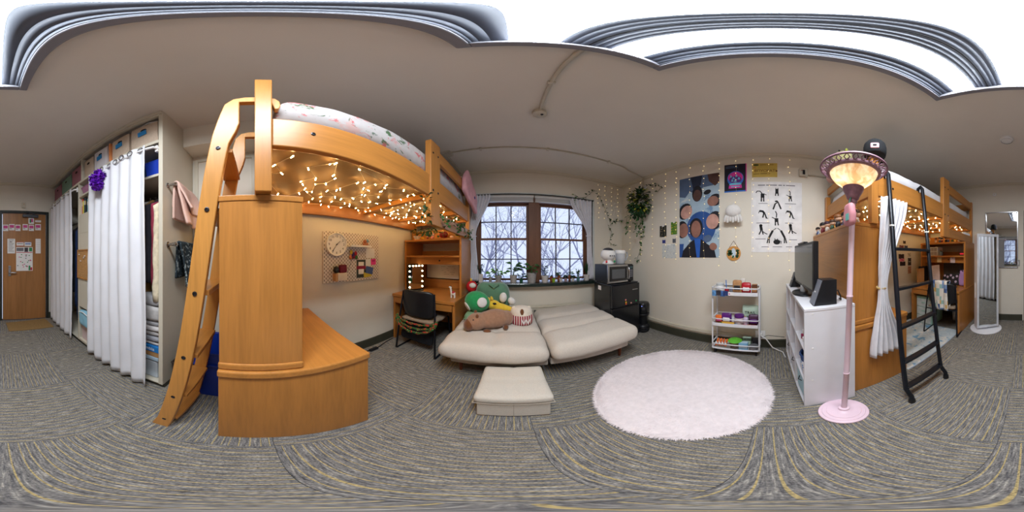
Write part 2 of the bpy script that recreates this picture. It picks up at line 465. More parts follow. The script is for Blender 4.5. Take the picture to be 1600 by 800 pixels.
# ================================================================== window
win_br = WOOD('window_brown', (112,74,52), 'Z', .5, .2); mull = M('muntin_dark', (70,66,74), .5)
pane_m = GLASS('window_glass', (1,1,1), .05)
wn = struct(MB().box((WX0, YW+.07, SILL), (WX0+.10, YW+.16, WZ1)).box((WX1-.10, YW+.07, SILL), (WX1, YW+.16, WZ1)).box((.255, YW+.05, SILL), (.425, YW+.16, WZ1)).box((WX0+.1, YW+.07, 2.06), (WX1-.1, YW+.16, WZ1)).build('window_1', win_br, bevel=.004))
def sash(x0, x1, z0, z1, y):
    t = .032; sw = MB().box((x0,y,z0),(x0+t,y+.03,z1)).box((x1-t,y,z0),(x1,y+.03,z1)).box((x0+t,y,z0),(x1-t,y+.03,z0+t)).box((x0+t,y,z1-t),(x1-t,y+.03,z1)).build('sash', win_br, wn, bevel=.003)
    ix0, ix1, iz0, iz1 = x0+t, x1-t, z0+t, z1-t
    mu = MB()
    xs = [ix0+(ix1-ix0)*k/3 for k in range(4)]; zs = [iz0, (iz0+iz1)/2, iz1]
    for q in xs[1:3]: mu.box((q-.008,y+.004,iz0),(q+.008,y+.026,iz1))
    mu.box((ix0,y+.006,zs[1]-.008),(ix1,y+.024,zs[1]+.008)); mu.build('muntin', mull, sw)
    for a in range(3):
        for c in range(2):
            MB().box((xs[a],y+.013,zs[c]),(xs[a+1],y+.017,zs[c+1])).build('pane', pane_m, sw)
for x0, x1 in ((-.52, .255), (.425, 1.21)):
    sash(x0, x1, 1.47, 2.06, YW+.12); sash(x0, x1, SILL+.02, 1.50, YW+.085)
# casing lip round the opening, painted
struct(MB().box((WX0-.01, YW-.012, WZ1), (WX1+.01, YW+.02, WZ1+.025)).box((WX1, YW-.012, SILL), (WX1+.03, YW+.02, WZ1+.025)).box((WX0-.03, YW-.012, SILL), (WX0, YW+.02, WZ1+.025)).build('trim_window', M('casing_paint', (206,210,206), .4, var=.02), bevel=.003))
sill_m = M('sill_dark', (34,46,42), .18, var=.1, spec=.7)
struct(B('trim_sill', (WX0-.06, YW-.115, SILL-.05), (WX1, YW+.13, SILL), sill_m, bevel=.006))
# raised blinds, one per window
blind_m = M('blind_white', (226,226,226), .5, var=.02)
for x0, x1, side in ((-.5, .33, 'left'), (.345, 1.19, 'right')):
    t = thing('window_blind', f'white slatted blind pulled fully up in the {side} half of the window', 'blind', (x0, YW+.03, 2.07), 'raised window blinds')
    B('head_rail', (x0, YW+.01, 2.145), (x1, YW+.06, 2.185), blind_m, t, bevel=.003)
    for k in range(6): B('slat', (x0+.01, YW+.012, 2.088+k*.0095), (x1-.01, YW+.058, 2.0925+k*.0095), blind_m, t)
    B('bottom_rail', (x0+.005, YW+.012, 2.07), (x1-.005, YW+.058, 2.084), blind_m, t, bevel=.003)
# radiator cover under the window
rc = thing('radiator_cover', 'cream painted radiator cover with a row of vent slots under the window', 'radiator', (.4, 2.38, 0))
B('body', (-.58, 2.345, .02), (1.10, YW-.02, .44), trim_m, rc, bevel=.006); B('top_cap', (-.59, 2.335, .44), (1.11, YW-.02, .46), trim_m, rc, bevel=.005)
for k in range(34): B('vent_slot', (-.55+k*.048, 2.341, .355), (-.55+k*.048+.034, 2.346, .405), M('slot_dark', (88,88,84), .7), rc)
# ================================================================== outdoors: snowy ground and bare trees
snow = M('snow', (226,232,245), .9, var=.05, scale=2)
g = B('snow_ground', (-40, 3.5, -6.2), (40, 60, -6.0), snow); struct(g)
bark = M('bark_hazed', (142,144,168), .9, var=.3, scale=20)  # pale blue of distance haze and snow light painted into the bark colour
def tree(name, label, x, y, h, seed, lean=0):
    rnd = random.Random(seed); mb = MB()
    def branch(p, d, L, r, depth):
        pts = [p]; q = p.copy(); dd = d.copy(); n = 4
        for k in range(n):
            dd = (dd + Vector((rnd.uniform(-.22,.22), rnd.uniform(-.22,.22), rnd.uniform(-.06,.14)))).normalized()
            q = q + dd*L/n; pts.append(q.copy())
        mb.tube(pts, [max(.005, r*(1-.5*k/n)) for k in range(n+1)], 5 if depth < 2 else 3)
        if depth >= 5: return
        kids = 3 if depth < 4 else 2
        for _ in range(kids):
            i = rnd.randint(2, n); b = pts[i]
            side = Vector((rnd.uniform(-1,1), rnd.uniform(-1,1), rnd.uniform(-.1,.7))).normalized()
            branch(b, (dd*.55+side*.75).normalized(), L*rnd.uniform(.58,.8), r*.52, depth+1)
    root = thing(name, label, 'tree', (x, y, -6))
    branch(Vector((x,y,-6)), Vector((lean,0,1)).normalized(), h*.42, h*.013, 0)
    mb.build('branches', bark, root)
for k, (x, y, h, lean, lab) in enumerate([(-1.8, 9.5, 12.5, .05, 'bare winter tree seen through the left panes of the window'), (1.1, 8.2, 11.5, -.1, 'bare winter tree behind the brown post between the two windows'),
        (3.6, 9.0, 12.5, -.12, 'bare winter tree seen through the right panes of the window'), (.2, 14, 14, .1, 'distant bare tree behind the nearer ones outside the window'), (5.5, 14, 14, 0, 'distant bare tree at the far right outside the window'), (-4.2, 14, 14, .1, 'distant bare tree at the far left outside the window')]):
    tree('bare_tree', lab, x, y, h, 11+k, lean)
# ================================================================== entrance door in the back wall
dark_frame = M('door_frame_dark', (44,46,42), .5)
door_w = WOOD('door_veneer', (164,114,68), 'Z', .4, .22, 40)
struct(MB().box((DX0-.03, YB-.10, 0), (DX0+.015, YB+.015, DZ+.03)).box((DX1-.015, YB-.10, 0), (DX1+.03, YB+.015, DZ+.03)).box((DX0+.015, YB-.10, DZ-.015), (DX1-.015, YB+.015, DZ+.03)).build('trim_door', dark_frame, bevel=.004))
dr = struct(B('door_1', (DX0+.022, YB-.055, .008), (DX1-.022, YB-.012, DZ-.02), door_w, bevel=.003))
yf = YB-.012
B('hinge_strip', (DX0+.018, YB-.03, .01), (DX0+.028, yf+.004, DZ-.02), chrome, dr)
hp = at_y(15, 423, yf)
B('handle_plate', (hp.x-.025, yf-.001, hp.z-.10), (hp.x+.025, yf+.010, hp.z+.09), chrome, dr, bevel=.004)
MB().tube([(hp.x, yf, hp.z-.03), (hp.x, yf+.05, hp.z-.03), (hp.x-.02, yf+.06, hp.z-.03), (hp.x-.12, yf+.055, hp.z-.032)], .011, 10).build('lever_handle', chrome, dr, smooth=60)
MB().lathe([(.012,0),(.012,.006),(.006,.008)], (hp.x-.02, yf-.001, 1.48), 12, Matrix.Rotation(-pi/2,4,'X')).build('peephole', chrome, dr)
clm = M('closer_metal', (96,98,104), .35, metal=.8)
c0 = at_y(46, 338, yf)
B('closer_body', (c0.x-.16, yf-.001, c0.z-.028), (c0.x+.13, yf+.05, c0.z+.028), clm, dr, bevel=.008)
MB().bar((c0.x-.08, yf+.055, c0.z+.03), (c0.x+.02, yf+.12, c0.z+.05), .025, .012).bar((c0.x+.02, yf+.12, c0.z+.055), (c0.x+.06, YB+.02, c0.z+.06), .02, .012).build('closer_arm', clm, dr)
# papers taped on the door
pink_ink = M('print_pink', (206,84,142), .8); grey_ink = M('print_grey', (120,118,124), .8); green_ink = M('print_green', (60,140,90), .8); red_ink = M('print_red', (190,60,80), .8); blue_ink = M('print_blue', (80,110,180), .8)
def door_paper(x0, y0, x1, y1, label, prints, cat='paper'):
    a = at_y(x0, y0, yf+.001); b = at_y(x1, y1, yf+.001)
    t = thing('door_note', label, cat, ((a.x+b.x)/2, yf, b.z), 'papers taped to the entrance door')
    B('sheet', (a.x, yf+.0006, a.z), (b.x, yf+.003, b.z), paper_m, t)
    W, H = b.x-a.x, a.z-b.z
    for u0, v0, u1, v1, m in prints:
        B('print', (a.x+W*u0, yf+.003, a.z-H*v0), (a.x+W*u1, yf+.0037, a.z-H*v1), m, t)
ordw = ['first', 'second', 'third', 'fourth', 'fifth', 'sixth']
for k, (x0, x1, dy) in enumerate([(4.6,13,0), (14.2,22.8,-1), (24,32,0), (35.4,43.4,-1), (45,53,0), (55,63.8,-1)]):
    door_paper(x0, 351+dy, x1, 361+dy, f'white card with pink print on the door, {ordw[k]} from the handle side of the row', [(.1,.15,.9,.6,pink_ink), (.1,.7,.5,.78,grey_ink)], 'card')
door_paper(44.5, 340.5, 53, 350, 'square card with green and pink drawing under the door closer', [(.2,.2,.5,.8,green_ink), (.45,.15,.85,.7,pink_ink)], 'card')
door_paper(55, 344, 64, 347.5, 'small blank white label beside the door closer', [(.1,.3,.9,.45,grey_ink)], 'label')
door_paper(11.6, 373, 23.6, 396, 'tall white printed notice on the door above the handle', [(.15,.06+.085*k,.85-.1*(k%3),.085+.085*k,grey_ink) for k in range(10)], 'notice')
door_paper(55.5, 373, 63.5, 396, 'tall plain white notice on the hinge side of the door', [(.15,.1+.15*k,.85,.115+.15*k,M('print_faint',(200,196,205),.8)) for k in range(5)], 'notice')
door_paper(25.8, 378, 37, 384.5, 'small red-bordered card above the calendar on the door', [(0,0,1,.1,red_ink), (.1,.35,.9,.5,grey_ink), (0,.9,1,1,red_ink)], 'card')
door_paper(38.2, 378, 49, 384.5, 'small blue-bordered card above the calendar on the door', [(0,0,1,.1,blue_ink), (.1,.35,.9,.6,blue_ink)], 'card')
rr = random.Random(3)
door_paper(25.2, 386, 51, 423, 'white illustrated calendar sheet in the middle of the door', [(.02,.03,.45,.17,grey_ink), (.5,.02,.72,.2,M('print_dark',(70,66,70),.8)), (.78,.02,.97,.18,green_ink), (.02,.21,.98,.235,red_ink)] + [(u, v, u+.07, v+.035, rr.choice([pink_ink, grey_ink, green_ink, red_ink])) for u, v in [(rr.uniform(.05,.85), rr.uniform(.28,.85)) for _ in range(22)]] + [(.75,.78,.86,.98,green_ink), (.86,.85,.97,.98,red_ink)], 'calendar')
a = at_y(37, 321, YB)
t = thing('door_chime_box', 'small cream box on the wall above the entrance door', 'wall box', (a.x, YB, a.z-.05))
B('housing', (a.x-.035, YB, a.z-.055), (a.x+.035, YB+.03, a.z+.055), trim_m, t, bevel=.006); B('button', (a.x-.008, YB+.03, a.z+.01), (a.x+.008, YB+.033, a.z+.025), M('amber', (190,150,110), .5), t)
# doormat
mat_m = M('coir_mat', (150,120,76), .98, var=.25, scale=120, bump=.6)
q0 = at_z(9, 504, .012); q1 = at_z(70, 497, .012); q2 = at_z(84, 510, .012); q3 = at_z(14, 517, .012)
mm_ = MB(); mm_.add([(*q.xy, .0005) for q in (q0,q1,q2,q3)]+[(*q.xy, .013) for q in (q0,q1,q2,q3)], [(0,1,2,3),(7,6,5,4),(0,4,5,1),(1,5,6,2),(2,6,7,3),(3,7,4,0)])
tag(mm_.build('doormat', mat_m, bevel=.003), 'brown coir doormat on the carpet in front of the entrance door', 'doormat')
# ================================================================== built-in closet
clo = thing('built_in_closet', 'cream built-in closet with open cubbies along the wall by the door', 'closet', (-1.2, -1.8, 0))
CE = YB+.004; tcl = .035
def P(name, a, b): return B(name, a, b, trim_m, clo, bevel=.003)
P('side_panel', (XL+.002, CLY-tcl, 0.06), (CLX, CLY, ZC-.002))
P('top_fascia', (CLX-.03, CE, 2.575), (CLX, CLY-tcl, ZC-.002)); 
MB().box((CLX, CE, 2.59), (CLX+.018, CLY, ZC-.003)).build('crown_strip', trim_m, clo, bevel=.004)
P('top_shelf', (XL+.002, CE, 2.195), (CLX, CLY-tcl, 2.23))
P('cubby_divider', (XL+.01, -1.775, 2.23), (CLX-.002, -1.75, 2.575))
P('column_side', (XL+.002, -1.855, .06), (CLX-.002, -1.83, 2.195)); P('column_side', (XL+.002, -1.50, .06), (CLX-.002, -1.475, 2.195))
for z in (2.0, 1.735, 1.10, .58, .42, .08): P('shelf', (XL+.01, -1.83, z-.012), (CLX-.004, -1.50, z+.012))
P('column_face', (CLX-.02, -1.83, 1.11), (CLX-.003, -1.50, 1.50)); P('column_face', (CLX-.02, -1.83, .592), (CLX-.003, -1.50, 1.09))
P('column_face', (CLX-.02, -1.83, 1.5), (CLX-.003, -1.50, 1.725))
MB().box((XL+.002, CE, 0), (CLX-.03, CLY-.002, .06)).build('plinth', base_m, clo)
P('floor_panel', (XL+.01, CE, .06), (CLX-.005, CLY-tcl, .075))
P('inner_shelf', (XL+.01, -1.475, 1.87), (CLX-.04, CLY-tcl, 1.895))
for y0, y1, nm in ((-1.475, CLY-tcl, 'near'), (CE, -1.855, 'far')):
    t = thing('closet_rod', f'white curtain rod at the {nm} closet opening', 'rod', (CLX+.03, (y0+y1)/2, 2.11), 'closet curtain rods')
    MB().tube([(CLX-.01, y0+.01, 2.12), (CLX+.035, y0+.03, 2.12), (CLX+.045, y0+.08, 2.12), (CLX+.045, y1-.08, 2.12), (CLX+.035, y1-.02, 2.12), (CLX-.01, y1+.0, 2.12)], .013, 10).build('rod', white_plastic, t, smooth=60)
    for yy in (y0+.012, y1-.012): B('bracket', (CLX-.012, yy-.012, 2.085), (CLX+.012, yy+.012, 2.155), white_plastic, t, bevel=.003)
    MB().tube([(XL+.25, y0, 1.78), (XL+.25, y1, 1.78)], .014, 10).build('hanging_rod', chrome, t, smooth=60)
# curtains
curt_m = M('white_curtain', (228,228,233), .9, var=.03, scale=5, bump=.08, sheen=.2)
def curtain(name, label, p0, p1, z0, z1, folds, amp, group, grommets=0, seed=0, hem=0):
    p0 = Vector(p0); p1 = Vector(p1); d = (p1-p0); nrm = Vector((d.y, -d.x, 0)).normalized()
    t = thing(name, label, 'curtain', ((p0.x+p1.x)/2, (p0.y+p1.y)/2, z0), group)
    def fn(u, v):
        uu = u + .012*sin(5*v+seed+3*u)
        a_ = amp*(.7+.5*v)*sin(2*pi*folds*u+seed+.7*sin(3*v)) + .006*noise.noise(Vector((u*9, v*14, seed)))
        z = z1+(z0-z1)*v + hem*sin(2*pi*folds*u*.5)*v
        return Vector((p0.x, p0.y, z)) + d*uu + nrm*a_
    MB().grid(fn, folds*12, 34).build('cloth', curt_m, t, smooth=180, solid=.005)
    for k in range(grommets):
        u = (k+.5)/grommets; c = Vector(fn(u, .012)); c.z = z1-.035
        MB().tube([c+Vector((0.02*sin(g)*0, .026*cos(g), .026*sin(g)))+nrm*.012 for g in [2*pi*j/12 for j in range(12)]], .005, 6, close=True).build('grommet', chrome, t, smooth=60)
    return t
curtain('closet_curtain', 'wide white curtain across the near closet opening beside the ladder', (CLX+.045, -1.50, 0), (CLX+.05, -.725, 0), .045, 2.16, 6, .018, 'white closet curtains', 8, 1.1, .012)
curtain('closet_curtain', 'white curtain across the far closet opening next to the entrance door', (CLX+.04, -2.84, 0), (CLX+.045, -1.93, 0), .03, 2.15, 5, .018, 'white closet curtains', 6, 2.4, .012)
# purple ruffled shower puff hung on the near rod
pf = thing('purple_pompom', 'bright purple fluffy flower pompom hanging over the white closet curtain', 'pompom', (CLX+.10, -1.26, 1.86))
pm = M('purple_tulle', (104,24,176), .8, var=.4, scale=40)
rp = random.Random(5)
for cc in ((CLX+.10, -1.235, 2.03), (CLX+.10, -1.30, 2.02), (CLX+.115, -1.25, 1.93)):
    mb = MB().ball(cc, .05, 12, 8)
    for _ in range(90):
        d = Vector((rp.gauss(0,1), rp.gauss(0,1), rp.gauss(0,1))).normalized(); mb.leaf(Vector(cc)+d*.04, d+Vector((rp.uniform(-.4,.4),)*3), .035, .035, (rp.random(),rp.random(),rp.random()))
    mb.build('ruffle', pm, pf)
# ------------------------------------------------ storage bins on the top shelf
tan_c = M('linen_tan', (198,178,158), .95, var=.08, scale=80, bump=.2); mauve = M('mauve_fabric', (158,106,116), .9, var=.08, scale=60, bump=.15); sage = M('sage_fabric', (118,146,128), .9, var=.08, scale=60, bump=.15)
orange_c = M('orange_card', (226,142,84), .8); bluetag = M('blue_tag', (38,132,196), .6); dark_in = M('hole_dark', (38,28,24), .9)
gridm = STRIPES('grid_fabric', [(0,(150,146,160)),(.12,(222,218,222))], 1, 40)
def bin_(label, y0, y1, z1, m, deep=.34, tagc=None, hole=True, handle=False):
    xf_ = CLX-.025; zb = 2.231
    t = thing('storage_bin', label, 'storage bin', ((xf_-deep/2), (y0+y1)/2, zb), 'storage bins on the closet top shelf')
    MB().soft((xf_-deep, y0+.008, zb), (xf_, y1-.008, z1), .014, (6,6,6), .004, 9, y0).build('body', m, t, smooth=60)
    yc = (y0+y1)/2; zc = z1-.075
    if hole: MB().prism([(yc+.03*cos(g), zc+.016*sin(g)) for g in [2*pi*k/14 for k in range(14)]], 'yz', xf_-.002, xf_+.003).build('hand_hole', dark_in, t)
    if tagc: 
        MB().obox((xf_+.007, yc-.01, zc-.045), (.004, .085, .06), Matrix.Rotation(.08,4,'X')).build('tag', tagc, t)
        MB().tube([(xf_+.004, yc-.005, zc-.018), (xf_+.008, yc-.005, zc+.01)], .002, 5).build('tag_string', ink, t)
    if handle:
        MB().tube([(xf_-.04, yc+.02, z1-.01), (xf_-.02, yc-.03, z1+.02), (xf_-.02, yc+.03, z1+.033), (xf_-.03, yc+.11, z1+.02), (xf_-.05, yc+.13, z1-.005)], .007, 8).build('rope_handle', paper_m, t, smooth=60)
bin_('mauve pink storage bin at the door end of the top shelf', -2.84, -2.49, 2.50, mauve)
bin_('sage green storage bin between two mauve bins on the top shelf', -2.48, -2.11, 2.51, sage)
bin_('mauve pink storage bin beside the cubby divider on the top shelf', -2.10, -1.79, 2.52, mauve)
bin_('plain tan linen storage bin without a tag on the top shelf', -1.74, -1.525, 2.51, tan_c)
bin_('white storage bin with thin grid lines and blue tag', -1.52, -1.27, 2.52, gridm, tagc=bluetag)
bin_('slim orange storage box standing beside the grid-patterned bin', -1.265, -1.215, 2.53, orange_c, .3, hole=False)
bin_('tan linen storage bin with blue tag next to the orange box', -1.21, -.965, 2.525, tan_c, tagc=bluetag)
bin_('large tan storage bin with blue tag and white rope handle at the shelf end', -.96, -.668, 2.535, tan_c, tagc=bluetag, handle=True)
# ------------------------------------------------ column between the curtains
def basket(name, label, y0, y1, z0, z1, m, x1=CLX-.03, x0=CLX-.30, taper=.82, cat='basket'):
    t = thing(name, label, cat, ((x0+x1)/2, (y0+y1)/2, z0)); xc, yc = (x0+x1)/2, (y0+y1)/2; hx, hy = (x1-x0)/2, (y1-y0)/2
    def ring(k, z): return [(xc-hx*k, yc-hy*k, z), (xc+hx*k, yc-hy*k, z), (xc+hx*k, yc+hy*k, z), (xc-hx*k, yc+hy*k, z)]
    vs = ring(taper, z0+.001)+ring(1, z1)+ring(.94, z1)+ring(taper*.94, z0+.01)
    fs = [(3,2,1,0)]+[(i,(i+1)%4,4+(i+1)%4,4+i) for i in range(4)]+[(4+i,4+(i+1)%4,8+(i+1)%4,8+i) for i in range(4)]+[(8+i,8+(i+1)%4,12+(i+1)%4,12+i) for i in range(4)]+[(12,13,14,15)]
    MB().add(vs, fs).build('shell', m, t, bevel=.005)
    rim_ = MB().tube([(xc-hx,yc-hy,z1),(xc+hx,yc-hy,z1),(xc+hx,yc+hy,z1),(xc-hx,yc+hy,z1)], .006, 6, close=True); rim_.build('rim', m, t)
    return t
weave_p = M('pink_plastic_weave', (176,120,152), .5, var=.25, scale=90, bump=.4)
basket('pink_basket', 'pink plastic basket on the upper shelf of the closet column', -1.815, -1.515, 2.013, 2.13, weave_p)
basket('wire_basket', 'grey-green mesh basket low in the closet column', -1.81, -1.52, .593, .70, M('mesh_green', (110,128,116), .5, var=.3, scale=90))
t = basket('fabric_bin', 'pale pink bin on the bottom shelf of the closet column', -1.81, -1.52, .093, .39, M('pale_pink_bin', (214,190,188), .8), taper=.94, cat='storage bin')
MB().tube([(CLX-.028, -1.62, .26), (CLX-.015, -1.60, .25), (CLX-.028, -1.57, .26)], .006, 6).build('handle', ink, t)
bp = thing('blue_pouch', 'light blue round pouch hanging out of the closet column shelf', 'pouch', (CLX+.02, -1.65, .40))
MB().soft((CLX-.05, -1.79, .33), (CLX+.03, -1.53, .54), .09, (8,10,8), .008, 12, 4, shape=lambda q: (q.x, q.y*(1-.25*max(0,-q.z/.105)), q.z)).build('body', M('light_blue_cloth', (146,198,220), .8), bp, smooth=180)
MB().tube([(CLX+.03, -1.78, .51), (CLX+.036, -1.66, .535), (CLX+.03, -1.54, .51)], .006, 6).build('piping', white_plastic, bp, smooth=60)
bkc = [(206,70,60),(226,210,90),(40,40,46),(70,110,130),(24,24,30),(120,180,190),(232,224,205),(36,64,60),(30,30,36),(90,140,90),(214,70,90),(200,60,110),(240,236,226)]
y = -1.822
rb = random.Random(12)
for k in range(11):
    wd = rb.uniform(.02,.034); h = rb.uniform(.19,.245); c = bkc[k]
    cname = ['red','yellow','black','slate blue','black glossy','pale teal','ivory','dark green','charcoal','green','crimson'][k]
    t = thing('book', f'{cname} book, {["first","second","third","fourth","fifth","sixth","seventh","eighth","ninth","tenth","eleventh"][k]} from the door side on the closet column shelf', 'book', (CLX-.10, y+wd/2, 1.748), 'books in the closet column')
    x1 = CLX-.03-rb.uniform(0,.02)
    B('cover', (x1-.15, y, 1.748), (x1, y+wd-.002, 1.748+h), M(f'book_{k}', c, .5), t, bevel=.002)
    B('pages', (x1-.148, y+.003, 1.748+h-.002), (x1-.006, y+wd-.005, 1.748+h+.0005), paper_m, t)
    B('spine_label', (x1-.0005, y+.004, 1.748+h*.55), (x1+.0008, y+wd-.006, 1.748+h*.8), M(f'book_lab_{k%3}', [(230,220,200),(210,180,80),(240,240,240)][k%3], .6), t)
    y += wd
# cork board
cb = thing('cork_board', 'small wood-framed cork board on the closet column', 'cork board', (CLX, -1.66, 1.0))
a = at_x(121, 391, CLX+.008); b = at_x(140, 443, CLX+.008); Y0, Y1 = a.y, b.y+.0; Z1, Z0 = 1.30, .94
frm = WOOD('cork_frame', (178,124,64), 'Z')
B('cork', (CLX-.002, Y0+.015, Z0+.015), (CLX+.008, Y1-.015, Z1-.015), M('cork', (186,140,88), .95, var=.3, scale=90, bump=.4), cb)
MB().box((CLX-.002,Y0,Z0),(CLX+.014,Y0+.018,Z1)).box((CLX-.002,Y1-.018,Z0),(CLX+.014,Y1,Z1)).box((CLX-.002,Y0+.018,Z0),(CLX+.014,Y1-.018,Z0+.018)).box((CLX-.002,Y0+.018,Z1-.018),(CLX+.014,Y1-.018,Z1)).build('frame', frm, cb, bevel=.003)
for yy, zz in ((Y0+.06, Z1-.06), (Y0+.18, Z1-.10), (Y0+.10, Z1-.14), (Y0+.2, Z1-.08)): MB().lathe([(.004,0),(.004,.008),(.008,.01),(.008,.014)], (CLX+.008, yy, zz), 8, Matrix.Rotation(pi/2,4,'Y')).build('push_pin', white_plastic, cb)
# ------------------------------------------------ hanging clothes
def garment(label, y, m, x0=-1.47, x1=-1.02, ztop=1.74, zbot=1.10, th=.05, grp='clothes hanging in the near closet'):
    t = thing('hanging_garment', label, 'garment', ((x0+x1)/2, y, zbot), grp)
    xc = (x0+x1)/2; hw = (x1-x0)/2
    def shp(q):
        f = (q.z+(ztop-zbot)/2)/(ztop-zbot)
        k = 1-.75*max(0, (f-.86)/.14)**.8
        return (q.x*k, q.y*(1+.5*(1-f)) + .012*sin(q.x*34+y*60)*(1-f*.5), q.z)
    MB().soft((x0, y-th/2, zbot), (x1, y+th/2, ztop), .02, (14,4,14), .012, 9, y*7, shape=shp).build('cloth', m, t, smooth=180)
    MB().tube([(xc-hw*.5, y, ztop-.04), (xc, y, ztop+.005), (xc, y, ztop+.03), (xc+.012, y, ztop+.052), (xc+.02, y, ztop+.03)], .004, 6).build('hanger', chrome, t)
    return t
gc = [('cream canvas tote hanging nearest the closet side panel', (220,206,178)), ('maroon coat hanging beside the cream tote', (142,48,68)), ('black fleece jacket hanging between the maroon and mustard coats', (40,40,48)), ('mustard brown coat on a hanger in the near closet', (146,112,62)), ('white shirt hanging behind the mustard coat', (214,212,208)), ('navy jacket hanging deep in the near closet', (36,42,62)), ('grey sweater hanging deep in the near closet', (110,112,118)), ('dark teal dress hanging behind the white curtain', (30,66,76))]
for k, (lab, c) in enumerate(gc):
    yy = [-.70, -.745, -.80, -.865, -.93, -1.0, -1.09, -1.2][k]
    garment(lab, yy, M('cloth_g%d' % k, c, .95, var=.2, scale=30, bump=.2), x1=-.985-.012*(k%3), zbot=[.86,.98,1.0,.88,1.15,1.2,1.1,.9][k], th=.04)
for k, (lab, c) in enumerate([('navy blue coat hanging at the gap of the far curtain', (22,34,66)), ('dark blue jeans hanging in the far closet', (30,46,84)), ('black dress hanging in the far closet', (20,20,26))]):
    garment(lab, -1.93-.08*k, M('cloth_f%d' % k, c, .95, var=.2, scale=30), zbot=.3+.2*k, x1=-1.0, grp='clothes hanging in the far closet')
# folded blankets, shoe box and bin on the closet floor
bl = [(206,200,196),(150,150,156),(176,172,170),(196,190,188),(162,160,162),(186,182,180),(170,168,170)]
z = .46
for k, c in enumerate(bl):
    h = [.045,.05,.05,.05,.05,.13,.09][k]
    o = MB().soft((-1.42, -1.12, z), (-1.0+.012*(k%2), -.668, z+h), .022, (9,9,4), .008, 10, k).build('folded_blanket', M('blanket_%d' % k, c, .98, var=.08, scale=40, bump=.3), smooth=180)
    tag(o, f'folded {["cream","grey","light grey","white","mid grey","thick white knit","pale grey"][k]} blanket, {["lowest","second","third","fourth","fifth","sixth","topmost"][k]} of the stack in the closet', 'blanket', 'blankets folded in the closet')
    z += h-.002
MB_ = MB
sb = thing('shoe_box', 'blue and tan cardboard box under the folded blankets', 'box', (-1.2, -.88, .345))
B('body', (-1.42, -1.10, .347), (-.995, -.672, .405), M('box_tan', (176,132,84), .8), sb, bevel=.002); B('lid', (-1.425, -1.105, .40), (-.99, -.667, .458), M('box_blue', (34,120,190), .6), sb, bevel=.002)
lettering('Columbia', .045, frame((-.9895, -.80, .428), (0,1,0), (0,0,1)), paper_m, sb)
cl = thing('clear_bin', 'clear plastic storage bin of dark shoes on the closet floor', 'storage bin', (-1.2, -.88, .076))
MB().box((-1.41,-1.09,.078),(-1.0,-.69,.30)).build('shell', GLASS('clear_plastic', (.9,.95,1), .1, .35, .15), cl, bevel=.02); B('lid', (-1.42,-1.10,.30),(-.99,-.68,.343), M('lid_clear', (170,190,205), .3), cl, bevel=.01)
for k in range(4): MB().soft((-1.37+.02*k, -1.06+.09*k, .085), (-1.06, -.99+.09*k, .2), .04, (6,4,4), .01, 12, k).build('shoe', M('shoe_dark%d' % (k%2), [(34,36,44),(110,112,116)][k%2], .8), cl, smooth=180)
# blue bins on the inner shelf
for k, (y0, y1, c, nm) in enumerate([(-.83, -.672, (28,60,170), 'cobalt blue'), (-1.10, -.85, (90,120,160), 'translucent grey-blue')]):
    basket('closet_bin', f'{nm} plastic bin on the shelf inside the near closet', y0, y1, 1.896, 2.05, M('bin_blue%d' % k, c, .4), x1=-1.02, x0=-1.4, taper=.9, cat='storage bin')
# ------------------------------------------------ towel bars on the closet side
def towel_bar(label, z, xa=-1.03, xb=-1.46):
    t = thing('towel_bar', label, 'towel bar', ((xa+xb)/2, CLY, z), 'towel bars on the closet side')
    MB().tube([(xa, CLY+.06, z), (xb, CLY+.06, z)], .008, 10).build('bar', chrome, t, smooth=60)
    for x in (xa, xb): MB().lathe([(.022,0),(.022,.006),(.011,.012),(.011,.055),(.016,.06),(.016,.075),(.0,.078)], (x, CLY, z), 14, Matrix.Rotation(-pi/2,4,'X')).build('post', chrome, t, smooth=50)
towel_bar('upper chrome towel bar on the cream closet side', 1.775); towel_bar('lower chrome towel bar on the cream closet side', 1.305)
def towel(label, xa, xb, zb, z_f, z_b, m, puff, folds, seed, sweep=0):
    t = thing('towel', label, 'towel', ((xa+xb)/2, CLY+.06, z_f), 'towels on the closet bars')
    Lf, Lb = zb-z_f, zb-z_b; yc = CLY+.06; r = .014
    def fn(u, v):
        x = xa+(xb-xa)*u; s_ = v*(Lf+Lb+pi*r)
        if s_ < Lf: y, z_ = yc+r, z_f+s_
        elif s_ < Lf+pi*r: g = (s_-Lf)/r; y, z_ = yc+r*cos(g), zb+r*sin(g)
        else: y, z_ = yc-r, zb-(s_-Lf-pi*r)
        down = max(0, (zb-z_)/max(Lf,.01))
        y += (puff*down*(1 if y > yc else -.25))*(1+.5*sin(2*pi*folds*u+seed)) + .01*noise.noise(Vector((x*14, z_*11, seed)))*(1 if y > yc else .2)
        x += sweep*down + .012*noise.noise(Vector((x*7, z_*7, seed+5)))
        return (x, max(y, CLY+.012), z_)
    MB().grid(fn, 26, 40).build('cloth', m, t, smooth=180, solid=.014)
    return t
towel('pink bath towel folded over the upper towel bar', -1.045, -1.42, 1.785, 1.455, 1.50, M('pink_terry', (226,190,176), .98, var=.06, scale=160, bump=.6), .05, 1.3, .4, -.01)
MB_t = towel('second pink towel layer bunched low on the upper bar', -1.04, -1.40, 1.79, 1.57, 1.60, MATS['pink_terry'], .075, .8, 2.2, -.03)
towel('dark paisley patterned cloth hanging on the lower towel bar', -1.09, -1.41, 1.315, .985, 1.05, SPOTS('paisley', (40,50,56), [((150,160,160),2,.54),((40,50,56),7,.62)], 26, rough=.9), .04, 2.6, 1.2, 0)
